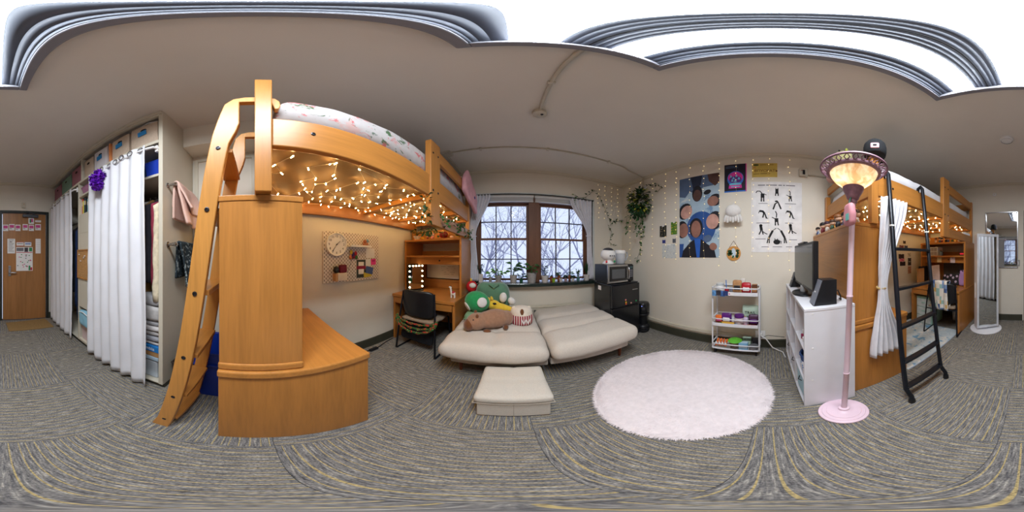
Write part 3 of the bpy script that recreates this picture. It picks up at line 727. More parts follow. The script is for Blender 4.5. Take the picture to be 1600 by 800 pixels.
# brown and blue waste bins, small fan behind the ladder
basket('waste_basket', 'dark brown tapered waste basket beside the closet side panel', -.60, -.42, .002, .30, M('brown_plastic', (64,52,46), .5), x1=-1.05, x0=-1.32, taper=.78, cat='waste bin')
bb = basket('recycling_bin', 'tall royal blue recycling bin between ladder and wooden chest', -.40, -.15, .002, .52, M('blue_bin', (22,52,150), .4), x1=-.98, x0=-1.34, taper=.8, cat='recycling bin')
B('band', (-.985, -.395, .40), (-.972, -.155, .415), MATS['blue_bin'], bb)
# ================================================================== loft beds
floral = SPOTS('floral_sheet', (196,191,191), [((204,120,122),1.5,.57),((84,110,80),4.2,.60),((206,176,172),9.1,.57),((110,126,112),6.6,.63)], 9, rough=.95, bump=.15)
sheet_m = M('white_sheet', (222,222,226), .95, var=.04, scale=7, bump=.3)
ply = M('bed_deck', (128,98,62), .6, var=.15, scale=5)
def bolts(mb_list, parent):
    for c, ax in mb_list:
        R = {'x': Matrix.Rotation(pi/2,4,'Y'), '-x': Matrix.Rotation(-pi/2,4,'Y'), '-y': Matrix.Rotation(pi/2,4,'X'), 'y': Matrix.Rotation(-pi/2,4,'X')}[ax]
        MB().lathe([(.010,-.002),(.010,.003),(.006,.004),(.005,.001),(0,.001)], c, 12, R).build('bolt', bolt_m, parent)
def bed(label, xf, xw, y0, y1, yg, sx, sy, topcut):
    """xf outer face of the open long side, xw wall side, y0 near end, y1 far end, yg start of the guard section; sx, sy point into the bed"""
    t = thing('loft_bed', label, 'bed', ((xf+xw)/2, (y0+y1)/2, 1.46), 'loft beds')
    pz0, pz1 = 1.462, 2.305
    th = .05
    def post(x, y, wy, z1, z0=pz0): return B('post', (x, y, z0), (x+sx*th, y+sy*wy, z1), wz, t, bevel=.004)
    post(xf, y0, .062, topcut); post(xf, yg, .16, pz1-.03); post(xf, y1-sy*.062, .062, pz1-.06)
    post(xw-sx*th, y0, .062, topcut-.1); post(xw-sx*th, y1-sy*.062, .062, pz1-.06)
    xi = xf+sx*.012
    def railx(z0, z1, ya, yb, m=wy): return B('side_rail', (xi, ya, z0), (xi+sx*.035, yb, z1), m, t, bevel=.006)
    railx(1.695, 1.885, y0+sy*.062, yg); railx(1.695, 1.885, yg+sy*.16, y1-sy*.062)
    railx(2.09, 2.225, yg+sy*.16, y1-sy*.062); railx(1.465, 1.585, yg+sy*.16, y1-sy*.062)
    B('side_rail', (xw-sx*.012, y0+sy*.062, 1.625), (xw-sx*.05, y1-sy*.062, 1.755), WOOD('rail_dark', (158,100,52), 'Y'), t, bevel=.005)
    for yy, dirn in ((y0+sy*.012, sy), (y1-sy*.012, -sy)):
        B('end_rail', (xf+sx*.05, yy, 1.69), (xw-sx*.05, yy+dirn*.035, 1.85), wx, t, bevel=.005)
    B('end_rail', (xf+sx*.05, y1-sy*.012, 2.09), (xw-sx*.05, y1-sy*.047, 2.22), wx, t, bevel=.005)
    B('end_rail', (xf+sx*.05, y1-sy*.012, 1.465), (xw-sx*.05, y1-sy*.047, 1.6), wx, t, bevel=.005)
    B('deck', (xf+sx*.05, y0+sy*.05, 1.742), (xw-sx*.052, y1-sy*.05, 1.758), ply, t)
    for f in (.52, .8):
        yy = y0+(y1-y0)*f; B('cross_slat', (xf+sx*.05, yy-.025, 1.70), (xw-sx*.052, yy+.025, 1.742), wx, t)
    ax = 'x' if sx < 0 else '-x'
    bl_ = [((xf, yg+sy*k, z), ax) for k in (.035, .12) for z in (1.75, 2.13) ] + [((xi, y0+sy*.22, 1.80), ax)]
    bolts(bl_, t)
    return t
# left bed
bed1 = bed('honey wood loft bed with floral bedding above the clock board', -.575, XL+.02, -.005, 2.19, 1.06, -1, 1, 2.305)
B('end_rail', (-.625, .007, 1.93), (XL+.07, .042, 2.045), wx, bed1, bevel=.005)
m1 = MB().soft((XL+.08, .05, 1.76), (-.625, 2.12, 1.95), .05, (12,26,4), .01, 6, 2)
tag(m1.build('mattress', M('mattress_ticking', (214,210,208), .95), smooth=180), 'mattress under the floral bedding of the left loft bed', 'mattress')
def bedding(label, xa, xb, ya, yb, zt, zb, m, seed, name='comforter'):
    def fn(u, v):
        x = xa+(xb-xa)*v; y = ya+(yb-ya)*u
        e = min(1, min(v, 1-v)/.045); e2 = min(1, min(u, 1-u)/.04)
        k = sqrt(max(0, 1-(1-e)**2))*sqrt(max(0, 1-(1-e2)**2))
        z = zb+(zt-zb)*k + .022*noise.noise(Vector((x*4, y*3.3, seed))) + .014*noise.noise(Vector((x*11, y*9, seed+3)))*k
        return (x + .012*noise.noise(Vector((y*6, v*7, seed+8)))*(1-k), y, z)
    return tag(MB().grid(fn, 90, 40).build(name, m, smooth=180, solid=.012), label, 'bedding')
bedding('white comforter with pink flowers and green leaves on the left loft bed', XL+.08, -.64, .065, 2.11, 2.165, 1.93, floral, 1.5)
t = thing('pillow', 'floral pillow lying at the window end of the left bed', 'pillow', (-1.05, 1.9, 2.17))
MB().soft((-1.35, 1.70, 2.175), (-.75, 2.06, 2.26), .06, (10,8,5), .012, 7, 9).build('case', floral, t, smooth=180)
MB().tube([(-1.35, 1.705, 2.217), (-1.05, 1.698, 2.218), (-.75, 1.705, 2.217)], .004, 6).build('piping', sheet_m, t, smooth=60)
# right bed
bed2 = bed('honey wood loft bed with plain white bedding behind the pink lamp', .945, XR-.02, -.70, -2.90, -1.76, 1, -1, 2.08)
B('end_rail', (1.0, -.712, 2.0), (XR-.075, -.745, 2.09), wx, bed2, bevel=.005)
m2 = MB().soft((1.0, -2.83, 1.76), (XR-.08, -.76, 1.90), .05, (12,26,4), .01, 6, 3)
tag(m2.build('mattress', MATS['mattress_ticking'], smooth=180), 'mattress under the plain white bedding of the right loft bed', 'mattress')
bedding('rumpled plain white sheet and blanket on the right loft bed', XR-.08, 1.0, -.765, -2.82, 2.02, 1.855, sheet_m, 6.5, 'blanket')
# ------------------------------------------------ chests and tall cabinets that carry the beds
def chest(label, xf, xb, y0, y1, grp='wooden chests under the beds'):
    t = thing('wooden_chest', label, 'chest', ((xf+xb)/2, (y0+y1)/2, 0), grp)
    s_ = 1 if xb > xf else -1
    sy = 1 if y1 > y0 else -1
    B('end_panel', (xf+s_*.012, y0+sy*.004, .002), (xf+s_*.035, y1-sy*.004, .665), wz, t, bevel=.002)
    B('side_panel', (xf+s_*.035, y0+sy*.004, .002), (xb, y0+sy*.025, .665), wx, t); B('side_panel', (xf+s_*.035, y1-sy*.025, .002), (xb, y1-sy*.004, .665), wx, t)
    B('back_panel', (xb-s_*.02, y0+sy*.026, .002), (xb, y1-sy*.026, .665), wz, t)
    B('top', (xf, y0, .665), (xb, y1, .705), wx, t, bevel=.008)
    return t
def tall(label, xf, xb, y0, y1):
    t = thing('tall_cabinet', label, 'cabinet', ((xf+xb)/2, (y0+y1)/2, .707), 'tall cabinets standing on the chests')
    s_ = 1 if xb > xf else -1; sy = 1 if y1 > y0 else -1
    B('end_panel', (xf, y0, .745), (xf+s_*.022, y1, 1.435), wz, t, bevel=.002); B('side_panel', (xf+s_*.022, y0, .745), (xb, y0+sy*.02, 1.435), wx, t, bevel=.002)
    B('side_panel', (xf+s_*.022, y1-sy*.02, .745), (xb, y1, 1.435), wx, t, bevel=.002)
    B('base_moulding', (xf-s_*.008, y0-sy*.004, .707), (xb, y1+sy*.004, .745), wx, t, bevel=.008)
    B('top', (xf-s_*.003, y0-sy*.003, 1.435), (xb, y1+sy*.003, 1.460), wx, t, bevel=.003)
    B('back_panel', (xb-s_*.015, y0+sy*.02, .745), (xb, y1-sy*.02, 1.435), wz, t)
    return t
chest('low honey wood chest beside the wooden ladder', -.585, XL+.03, -.145, .495)
tall('tall honey wood cabinet under the near post of the left bed', -.607, XL+.03, -.14, .178)
chest('low honey wood chest behind the pink floor lamp', .95, XR-.03, -.545, -1.10)
tall('tall honey wood cabinet with figurines on top under the right bed', .972, XR-.03, -.548, -.87)
# ------------------------------------------------ wooden ladder hooked on the left bed
ld = thing('wooden_ladder', 'plywood ladder with flat treads hooked on the left loft bed', 'ladder', (-.78, -.39, 0))
pl = WOOD('ladder_ply', (204,142,70), 'Z', .35, .18)
# side profile in the y-z plane: straight stringer with a hooked head
fy, fz = -.397, 0.0; ty, tz = -.109, 1.92
dv = Vector((ty-fy, tz-fz)).normalized(); nv = Vector((dv.y, -dv.x)); hw = .037
def S(s_, o): p_ = Vector((fy, fz))+dv*s_+nv*o; return (p_.x, p_.y)
Ls = Vector((ty-fy, tz-fz)).length
prof = [(fy-.05, 0), (fy+.035, 0)]
prof += [S(.12, hw), S(Ls*.9, hw), (-.075, 1.80), (-.062, 1.86), (-.062, 2.055), (.0, 2.055), (.055, 2.055), (.062, 2.02), (.07, 1.985), (.085, 1.99), (.092, 2.02), (.088, 2.065), (.07, 2.095), (.02, 2.105), (-.04, 2.105), (-.085, 2.09), (-.118, 2.04), S(Ls*.93, -hw), S(.12, -hw)]
prof = [(p_, max(0, q_)) for p_, q_ in prof]
for x in (-.60, -.93):
    sp = MB().prism(prof, 'yz', x-.0, x-.03).build('stringer', pl, ld, bevel=.004)
    for k, s_ in enumerate((.12, .42, .75, 1.08, 1.42, 1.72)):
        c_ = S(s_, 0); bolts([((x if x > -.7 else x-.03, c_[0], c_[1]), 'x')], ld) if x > -.7 else None
for s_ in (.12, .42, .75, 1.08, 1.42, 1.72):
    c_ = S(s_, 0); B('tread', (-.93, c_[0]-.045, c_[1]-.012), (-.63, c_[0]+.05, c_[1]+.012), wx, ld, bevel=.003)
# ------------------------------------------------ black metal ladder on the right bed
bd = thing('black_ladder', 'black tubular metal ladder leaning on the right loft bed', 'ladder', (.65, -.96, 0))
la0, la1 = Vector((.655, -.755, .03)), Vector((.915, -.83, 1.90)); lb0, lb1 = Vector((.64, -1.165, .03)), Vector((.915, -1.27, 1.90))
for p0, p1, ey in ((la0, la1, 0), (lb0, lb1, 0)):
    foot = p0+Vector((-.035, 0, 0))
    MB().tube([foot+Vector((-.0,0,-.012)), foot+Vector((.004,0,.05)), p0+Vector((.012,0,.12)), p0+(p1-p0)*.14, p1, p1+Vector((.02,0,.03)), p1+Vector((.05,0,.012)), p1+Vector((.058,0,-.03))], .018, 10).build('side_tube', black_metal, bd, smooth=60)
    MB().lathe([(.022,0),(.024,.01),(.022,.045),(.019,.05)], foot-Vector((0,0,.029)), 12).build('foot_cap', black_plastic, bd, smooth=50)
    c_ = p0+(p1-p0)*.755; MB().lathe([(.021,-.006),(.021,.006)], c_, 12).build('collar', white_plastic, bd)
for z in (.165, .42, .71, .99, 1.27):
    f = (z-.03)/1.87; pa = la0+(la1-la0)*f; pb = lb0+(lb1-lb0)*f
    MB().bar(pa, pb, .05, .022, (0,0,1)).build('rung', black_metal, bd, bevel=.005)
# ------------------------------------------------ fairy lights under the beds
wire_m = M('light_wire', (206,190,160), .5); bulb_m = EMIT('warm_bulb', (255,212,140), 75)
def fairy(label, xa, xb, ya, yb, rows, per, seed, z=1.725, avoid=()):
    rnd = random.Random(seed)
    t = thing('fairy_lights', label, 'string lights', ((xa+xb)/2, (ya+yb)/2, z), 'fairy lights under the beds')
    wire = MB(); bulbs = MB(); pts = []
    for r in range(rows):
        y = ya+(yb-ya)*(r+.5)/rows; row = []
        for k in range(per):
            f = (k+rnd.uniform(.1,.9))/per
            x = xa+(xb-xa)*(f if r % 2 == 0 else 1-f)
            row.append(Vector((x, y+rnd.uniform(-.07,.07), z-rnd.uniform(0,.02))))
        pts += row
    wire.tube(pts, .0016, 4)
    for p_ in pts:
        d = Vector((rnd.uniform(-1,1), rnd.uniform(-1,1), -rnd.uniform(.2,1))).normalized()
        bulbs.tube([p_, p_+d*.012], .0032, 5); bulbs.ball(p_+d*.016, .0031, 6, 4)
    wire.build('wire', wire_m, t); bulbs.build('bulbs', bulb_m, t, kind='stuff')
    return t, pts
fl1, p1_ = fairy('warm fairy lights strung under the left loft bed', -.66, XL+.09, .06, 2.08, 14, 10, 21)
fl2, p2_ = fairy('warm fairy lights strung under the right loft bed', 1.02, XR-.09, -.78, -2.8, 12, 8, 22)
def lamp_pt(name, loc, power, color=(1,.76,.46), r=.05):
    l = bpy.data.lights.new(name, 'POINT'); l.energy = power; l.color = color; l.shadow_soft_size = r
    o = bpy.data.objects.new(name, l); COL.objects.link(o); o.location = loc; return o
# ------------------------------------------------ pink bag on the left bed rail, ivy on the lower rail
pb = thing('pink_bag', 'pink fabric bag draped over the guard rail near the window', 'bag', (-.56, 2.0, 1.95))
MB().soft((-.565, 1.82, 1.93), (-.505, 2.24, 2.27), .026, (5,12,12), .014, 8, 3, shape=lambda q: (q.x, q.y*(1-.45*max(0,q.z/.16)), q.z-.10*(q.y/.18)), rot=Matrix.Rotation(-.16,4,'Z')).build('body', M('pink_nylon', (222,164,172), .5, var=.1, scale=12, bump=.2), pb, smooth=180)
MB().tube([(-.553, 1.93, 2.24), (-.545, 1.96, 2.31), (-.56, 2.0, 2.25)], .006, 6).build('strap', MATS['pink_nylon'], pb)
MB().ball((-.490, 2.10, 2.02), (.01,.025,.025), 10, 6).build('charm', M('charm_navy', (40,54,120), .4), pb, smooth=180)
def ivy(name, label, path, n, L, m, seed, spread=.05, cat='vine', parent_m=None, per=1, group=None):
    rnd = random.Random(seed); path = [Vector(p) for p in path]
    t = thing(name, label, cat, path[0], group)
    segs = [(path[k], path[k+1]) for k in range(len(path)-1)]; lens = [(b_-a_).length for a_, b_ in segs]; tot = sum(lens)
    mb = MB()
    for i in range(n):
        s_ = tot*(i+rnd.random())/n; k = 0
        while k < len(segs)-1 and s_ > lens[k]: s_ -= lens[k]; k += 1
        p_ = segs[k][0].lerp(segs[k][1], min(1, s_/max(lens[k],1e-6)))
        for _ in range(per):
            d = Vector((rnd.uniform(-1,1), rnd.uniform(-1,1), rnd.uniform(-1.1,.6))).normalized()
            mb.leaf(p_+d*rnd.uniform(0,spread), d, L*rnd.uniform(.7,1.25), L*rnd.uniform(.6,.9), (rnd.uniform(-.5,.5), rnd.uniform(-.5,.5), 1))
    mb.build('leaves', m, t, kind='stuff'); MB().tube(path, .0022, 5).build('stem', leaf_d, t)
    return t
ivy('ivy_garland', 'green ivy garland wound along the lower guard rail by the window', [(-.56, 1.22, 1.58), (-.555, 1.35, 1.50), (-.56, 1.5, 1.59), (-.555, 1.65, 1.49), (-.56, 1.8, 1.58), (-.555, 1.95, 1.48), (-.56, 2.1, 1.56), (-.555, 2.17, 1.44)], 60, .045, leaf_m, 4, .03)
ivy('ivy_sprig', 'ivy sprig hanging beside the guard post under the left bed', [(-.60, 1.03, 1.69), (-.61, 1.035, 1.6), (-.60, 1.03, 1.52), (-.62, 1.04, 1.46)], 22, .04, leaf_d, 5, .03)
ivy('ivy_garland', 'ivy garland trailing in front of the hutch top shelf', [(-.62, 1.2, 1.455), (-.75, 1.30, 1.44), (-.85, 1.45, 1.50), (-.70, 1.6, 1.46)], 40, .04, leaf_m, 6, .04)
# ================================================================== desks with hutches
wdx = WOOD('desk_wood_x', (180,118,56), 'X'); wdz = WOOD('desk_wood_z', (180,118,56), 'Z'); wdy = WOOD('desk_wood_y', (180,118,56), 'Y')
def desk(label):
    """built facing -Y with its front at y=0, x from 0 to .88"""
    t = thing('desk', label, 'desk', (0,0,0), 'student desks under the beds'); W, D = .88, .76
    kw = dict(local=True)
    B('side_panel', (0,.02,.002), (.03,D,.66), wdz, t, .002, **kw); B('side_panel', (W-.03,.02,.002), (W,D,.66), wdz, t, .002, **kw)
    B('back_panel', (.03,D-.02,.10), (W-.03,D,.66), wdx, t, **kw)
    B('desk_top', (-.004,0,.662), (W+.004,D,.70), wdx, t, .006, **kw)
    d_ = MB().prism([(.035,.575),(W-.035,.575),(W-.035,.655),(.56,.655),(.53,.625),(.34,.625),(.31,.655),(.035,.655)], 'xz', .012, .03).build('drawer', wdx, t, local=True, bevel=.002)
    B('drawer_tray', (.05,.03,.58), (W-.05,.55,.60), wdx, d_, local=True)
    return t
def hutch(label, W=.83, D=.48):
    """local: front at y=0, stands at z=0"""
    t = thing('desk_hutch', label, 'hutch', (0,0,0), 'hutches on the desks'); H = .745
    B('side_panel', (0,0,.001), (.028,D,H-.02), wdz, t, .002, local=True); B('side_panel', (W-.028,0,.001), (W,D,H-.02), wdz, t, .002, local=True)
    B('top_shelf', (-.003,-.003,H-.022), (W+.003,D,H+.008), wdx, t, .004, local=True)
    B('shelf', (.028,.01,.50), (W-.028,D-.02,.525), wdx, t, .003, local=True)
    B('light_valance', (.028,.10,.40), (W-.028,.125,.50), wdx, t, .003, local=True)
    MB().lathe([(.012,0),(.012,.004),(.0,.004)], (W*.6,.10,.455), 12, Matrix.Rotation(pi/2,4,'X')).build('knob_hole', ink, t, local=True)
    B('back_rail', (.028,D-.025,.525), (W-.028,D-.01,.60), wdx, t, local=True); B('back_panel', (.028,D-.02,.002), (W-.028,D-.008,.40), wdx, t, local=True)
    B('pin_strip', (.028,D-.035,.11), (W-.028,D-.02,.14), wdx, t, local=True)
    return t
D1X, D1Y = -1.492, 1.655
d1 = desk('honey wood desk under the left bed beside the futon'); d1.location = (D1X, D1Y, 0)
h1 = hutch('wooden hutch with plants on top standing on the left desk', .87); h1.location = (D1X+.005, D1Y+.27, .701)
d2 = copy_tree(d1); d2['label'] = 'honey wood desk under the right bed with a green drawer tower'; d2.location = (1.79, -2.15, 0); d2.rotation_euler = (0,0,pi)
h2 = copy_tree(h1); h2['label'] = 'wooden hutch crowded with figurines on the right desk'; h2.location = (1.785, -2.43, .701); h2.rotation_euler = (0,0,pi)
# ------------------------------------------------ chairs
def chair(label):
    """origin under the seat centre; faces +Y; curved black back at -Y"""
    t = thing('stacking_chair', label, 'chair', (0,0,0), 'black stacking chairs at the desks')
    for s_ in (-1, 1):
        x = s_*.235
        MB().tube([(x*.88,-.155,.80),(x*.95,-.175,.62),(x,-.195,.45),(x,-.20,.42),(x*1.08,-.235,.02),(x*1.08,-.225,.012),(x*1.08,.20,.012),(x*1.08,.215,.02),(x,.17,.43),(x*.96,.16,.44)], .011, 8).build('leg_frame', black_metal, t, smooth=60, local=True)
    MB().tube([(-.235,-.19,.42),(.235,-.19,.42)], .009, 8).build('stretcher', black_metal, t, local=True)
    def bk(u, v):
        a_ = (u-.5)*2; z = .50+.33*v
        hw_ = .215*(1-.10*abs(2*v-1)**3); r_ = 1-.35*max(0, abs(a_)-.7)/.3*(abs(2*v-1)**2)
        return (a_*hw_, -.17-.03*(v)+.055*(a_**2)-.01+.0, .665+(z-.665)*(1-.16*abs(a_)**6))
    MB().grid(bk, 20, 12).build('backrest', black_plastic, t, smooth=180, solid=.022, local=True)
    MB().soft((-.225,-.20,.425), (.225,.215,.47), .022, (12,12,4), .003, 6, 1, shape=lambda q: (q.x*(1-.08*(q.y<0)), q.y, q.z+.012*(q.y/.2)**2)).build('seat', M('seat_fabric', (150,132,112), .95, var=.15, scale=60, bump=.3), t, smooth=180, local=True)
    return t
ch1 = chair('black chair with garland pushed up to the left desk'); ch1.location = (-1.005, 1.70, 0)
ch2 = copy_tree(ch1); ch2['label'] = 'black chair with a patchwork cloth over its back at the right desk'; ch2.location = (1.17, -2.24, 0); ch2.rotation_euler = (0,0,pi+.12)
# garland and jacket on chair 1
gl = thing('flower_garland', 'red and green beaded garland looped round the chair back', 'garland', (-1.045, 1.47, .42))
gm = SPOTS('garland_mix', (46,96,50), [((190,40,44),2,.52),((230,200,120),6,.62),((24,24,24),9,.6)], 45)
for k, (zz, dip) in enumerate(((.50,.07),(.49,.11),(.485,.15))):
    pts = [(-1.005+.26*cos(pi*(1-f))*1.0, 1.50-.035*sin(pi*f)-.012*k, zz-dip*sin(pi*f)+.004*sin(f*40)) for f in [i/24 for i in range(25)]]
    MB().tube(pts, [.010+.004*((i*7)%3) for i in range(25)], 6).build('strand', gm, gl)
jk = thing('black_jacket', 'black jacket slumped over the seat of the left desk chair', 'jacket', (-1.03, 1.66, .12))
MB().soft((-1.24,1.535,.14), (-.83,1.60,.44), .03, (12,4,12), .03, 6, 5).build('hanging_cloth', M('black_cloth', (22,23,28), .98, var=.2, scale=25, bump=.3), jk, smooth=180)
MB().soft((-1.22,1.56,.475), (-.86,1.74,.52), .02, (10,6,4), .02, 8, 2).build('folded_cloth', MATS['black_cloth'], jk, smooth=180)
# patchwork cloth on chair 2
def patch_mat():
    m, nt, b = _new('patchwork'); v = _coords(nt, (1,1,1))
    sc = nt.nodes.new('ShaderNodeVectorMath'); sc.operation = 'SCALE'; sc.inputs['Scale'].default_value = 17; nt.links.new(v, sc.inputs[0])
    fl = nt.nodes.new('ShaderNodeVectorMath'); fl.operation = 'FLOOR'; nt.links.new(sc.outputs[0], fl.inputs[0])
    wn_ = nt.nodes.new('ShaderNodeTexWhiteNoise'); nt.links.new(fl.outputs[0], wn_.inputs[0])
    nt.links.new(_ramp(nt, wn_.outputs[0], [(0,lin((222,216,206))),(.45,lin((232,228,220))),(.6,lin((120,150,190))),(.72,lin((214,176,104))),(.85,lin((150,186,180))),(.95,lin((70,96,150)))], 'CONSTANT'), b.inputs['Base Color'])
    b.inputs['Roughness'].default_value = .95; return m
pc = thing('patchwork_cloth', 'blue and yellow patchwork cloth draped over the right desk chair', 'blanket', (1.13, -1.99, .35))
MB().grid(lambda u, v: (1.0+.27*u+.02*sin(9*u+2*v), (-1.985 if v < .5 else -2.075)+(.012*sin(12*u+1)+.015*sin(3*v))*(1 if v<.5 else .3)-.02, .42+.46*(1-abs(2*v-.96)) if v < .48 else .88-.42*(v-.48)/.52), 22, 30).build('cloth', patch_mat(), pc, smooth=180, solid=.006)
# ------------------------------------------------ things on and in desk 1
mi = thing('vanity_mirror', 'lighted vanity mirror with round bulbs standing on the left desk', 'mirror', (-1.34, 1.97, .702))
R = Matrix.Translation((-1.34, 2.0, .702)) @ Matrix.Rotation(radians(62), 4, 'Z')
B0 = lambda nm, a, b, m, **k: MB().box(a, b).xf(R).build(nm, m, mi, **k)
mir = M('mirror_silver', (214,218,220), .03, metal=1, var=0)
B0('frame', (-.13,-.006,.0), (.13,.022,.40), black_plastic, bevel=.006); B0('glass', (-.118,-.010,.03), (.118,-.006,.39), mir); B0('foot', (-.10,-.06,0), (.10,.08,.014), black_plastic, bevel=.004)
bm = EMIT('vanity_bulb', (255,226,170), 14)
for u in [(-.105,.06+.078*k) for k in range(5)]+[(.105,.06+.078*k) for k in range(5)]+[(-.05,.372),(.0,.372),(.05,.372)]:
    MB().ball((u[0],-.016,u[1]), .011, 10, 7).xf(R).build('bulb', bm, mi, smooth=180)
wb = thing('whiteboard', 'whiteboard with scribbled notes leaning inside the left hutch', 'whiteboard', (-1.05, 2.38, .86))
B('board', (-1.36, 2.372, .86), (-.80, 2.38, 1.09), M('board_white', (214,208,202), .3, var=.03), wb); MB().box((-1.37,2.366,.85),(-.79,2.384,.862)).box((-1.37,2.366,1.088),(-.79,2.384,1.10)).box((-.80,2.366,.862),(-.79,2.384,1.088)).box((-1.37,2.366,.862),(-1.36,2.384,1.088)).build('frame', black_plastic, wb)
rr = random.Random(9)
sc_ = MB()
for k in range(26):
    x = rr.uniform(-1.1,-.86); z = rr.choice([.93,.96,.99,1.02,1.05]); sc_.box((x,2.3712,z),(x+rr.uniform(.01,.05),2.3722,z+.004))
sc_.build('handwriting', grey_ink, wb, kind='stuff')
pt = thing('paper_sheet', 'pale sheet of paper pinned beside the whiteboard in the left hutch', 'paper', (-.71, 2.385, .90)); B('sheet', (-.76, 2.384, .88), (-.67, 2.388, 1.10), M('paper_lilac', (216,206,214), .8), pt); MB().ball((-.715,2.382,1.085), .006, 8, 5).build('pin', red_ink, pt)
def llama(x, y, z):
    t = thing('animal_figurine', 'white llama figurine with a red saddle on the left desk', 'figurine', (x, y, z)); wm = M('glazed_white', (232,228,220), .3)
    mb = MB().ball((x, y, z+.055), (.032,.022,.026), 12, 8).tube([(x-.022,y,z+.06),(x-.028,y,z+.10),(x-.03,y,z+.125)], [.013,.011,.012], 8).ball((x-.036,y,z+.132), (.02,.011,.012), 10, 6)
    for a_ in (-.02,.02):
        for b_ in (-.012,.012): mb.tube([(x+a_,y+b_,z+.05),(x+a_,y+b_,z+.001)], .007, 6)
    mb.build('body', wm, t, smooth=60); MB().ball((x+.004,y,z+.068), (.022,.024,.016), 10, 6).build('saddle', M('glaze_red', (180,40,50), .4), t, smooth=180); [MB().tube([(x-.028,y+e_*.006,z+.138),(x-.028,y+e_*.007,z+.152)], .003,5).build('ear', black_plastic, t) for e_ in (-1,1)]
llama(-.70, 1.85, .702)
# on the hutch top
HT = 1.456
def pot_plant(label, x, y, z, r, h, potm, kind, ph, lm, seed, taper=.8, square=False, saucer=None, group='potted plants'):
    t = thing('potted_plant', label, 'potted plant', (x, y, z), group); rnd = random.Random(seed)
    n = 4 if square else 20
    rot = Matrix.Rotation(pi/4, 4, 'Z') if square else None
    zb = z+.001
    if saucer:
        MB().lathe([(r*1.0,0),(r*1.2,.006),(r*1.25,.016),(r*1.1,.016),(r*.9,.008)], (x,y,zb), 20).build('saucer', saucer, t, smooth=50); zb += .009
    MB().lathe([(r*taper*.96,0),(r*taper,.004),(r*.97,h*.86),(r,h*.88),(r,h),(r*.9,h),(r*.86,h*.8)], (x,y,zb), n, rot).build('pot', potm, t, smooth=45)
    MB().lathe([(r*.87,0),(r*.4,.004),(0.0001,.005)], (x,y,zb+h*.84), n, rot).build('soil', soil_m, t)
    mb = MB(); zt = zb+h*.86
    if kind == 'leafy':
        for k in range(13):
            g_ = rnd.uniform(0,2*pi); rr_ = rnd.uniform(.3,1.25)*max(r,.04); hh = ph*rnd.uniform(.3,1)
            tip = Vector((x+rr_*cos(g_), y+rr_*sin(g_)*.7, zt+hh)); mb.tube([(x,y,zt),(x+rr_*.3*cos(g_),y+rr_*.3*sin(g_),zt+hh*.6),tip], .002, 4)
            mb.leaf(tip, (cos(g_),sin(g_)*.8,rnd.uniform(-.3,.5)), ph*rnd.uniform(.38,.55)+.02, ph*rnd.uniform(.28,.40)+.014, (0,-.6,1))
    elif kind == 'bush':
        for k in range(70):
            g_ = rnd.uniform(0,2*pi); hh = rnd.random(); rr_ = r*.85*rnd.random()**.5*(1-.3*hh)
            p_ = Vector((x+rr_*cos(g_), y+rr_*sin(g_), zt+hh*ph*.9)); mb.leaf(p_, (cos(g_),sin(g_),rnd.uniform(-.1,.9)), .034, .022, (0,-.4,1))
        mb.tube([(x,y,zt),(x,y,zt+ph*.8)], .004, 5)
    elif kind == 'spike':
        for k in range(24):
            g_ = rnd.uniform(0,2*pi); L = ph*rnd.uniform(.6,1); o_ = rnd.uniform(.15,.6)
            mb.leaf((x,y,zt+.02), (cos(g_)*o_,sin(g_)*o_,1), L, .016, (cos(g_),sin(g_),0), .12)
    elif kind == 'upright':
        for k in range(7):
            g_ = rnd.uniform(0,2*pi); o_ = rnd.uniform(.1,.5); p_ = Vector((x,y,zt)); d_ = Vector((cos(g_)*o_,sin(g_)*o_*.6,1)).normalized(); L = ph*rnd.uniform(.6,1)
            mb.tube([p_, p_+d_*L], .0025, 4)
            for q_ in range(8):
                s_ = rnd.uniform(.2,1); sd = Vector((rnd.uniform(-1,1),rnd.uniform(-1,1),.5)); mb.leaf(p_+d_*L*s_, sd, .04, .02)
    elif kind == 'succulent':
        for k in range(16):
            g_ = rnd.uniform(0,2*pi); o_ = rnd.uniform(.3,1.3); mb.leaf((x,y,zt), (cos(g_)*o_,sin(g_)*o_,.8), ph*rnd.uniform(.6,1), ph*.35, (0,0,1), -.1)
    mb.build('foliage', lm, t, kind='stuff')
    return t
pot_plant('small leafy plant in a white bowl on top of the left hutch', -1.33, 2.02, HT, .055, .055, white_plastic, 'leafy', .09, leaf_d, 51, .6)
pg = thing('pomegranate_ornament', 'dark red pomegranate ornament with yellow crown on the left hutch', 'ornament', (-.90, 2.02, HT))
MB().ball((-.90,2.02,HT+.052), (.062,.055,.051), 16, 10).build('fruit', M('glaze_darkred', (122,16,34), .3), pg, smooth=180); MB().lathe([(.022,0),(.012,.02),(.02,.05),(.006,.06)], (-.90,2.02,HT+.096), 10).build('crown', M('brass_yellow', (206,160,70), .4), pg, smooth=50)
def tiny(name, label, x, y, z, cols, sc=1, cat='figurine', group='small ornaments on the left hutch'):
    t = thing(name, label, cat, (x, y, z), group); c1, c2, c3 = cols
    s = sc
    MB().lathe([(.010*s,0),(.017*s,.004*s),(.019*s,.022*s),(.013*s,.04*s),(.006*s,.045*s)], (x,y,z+.001), 12).build('body', c1, t, smooth=60)
    MB().ball((x,y,z+.063*s), (.026*s,.024*s,.023*s), 12, 8).build('head', c2, t, smooth=180)
    MB().ball((x,y+.002*s,z+.071*s), (.028*s,.026*s,.021*s), 12, 8).build('hair', c3, t, smooth=180)
    for d_ in (-1, 1): MB().ball((x+d_*.019*s, y, z+.026*s), (.006*s,.007*s,.014*s), 8, 5).build('arm', c1, t, smooth=180)
    return t
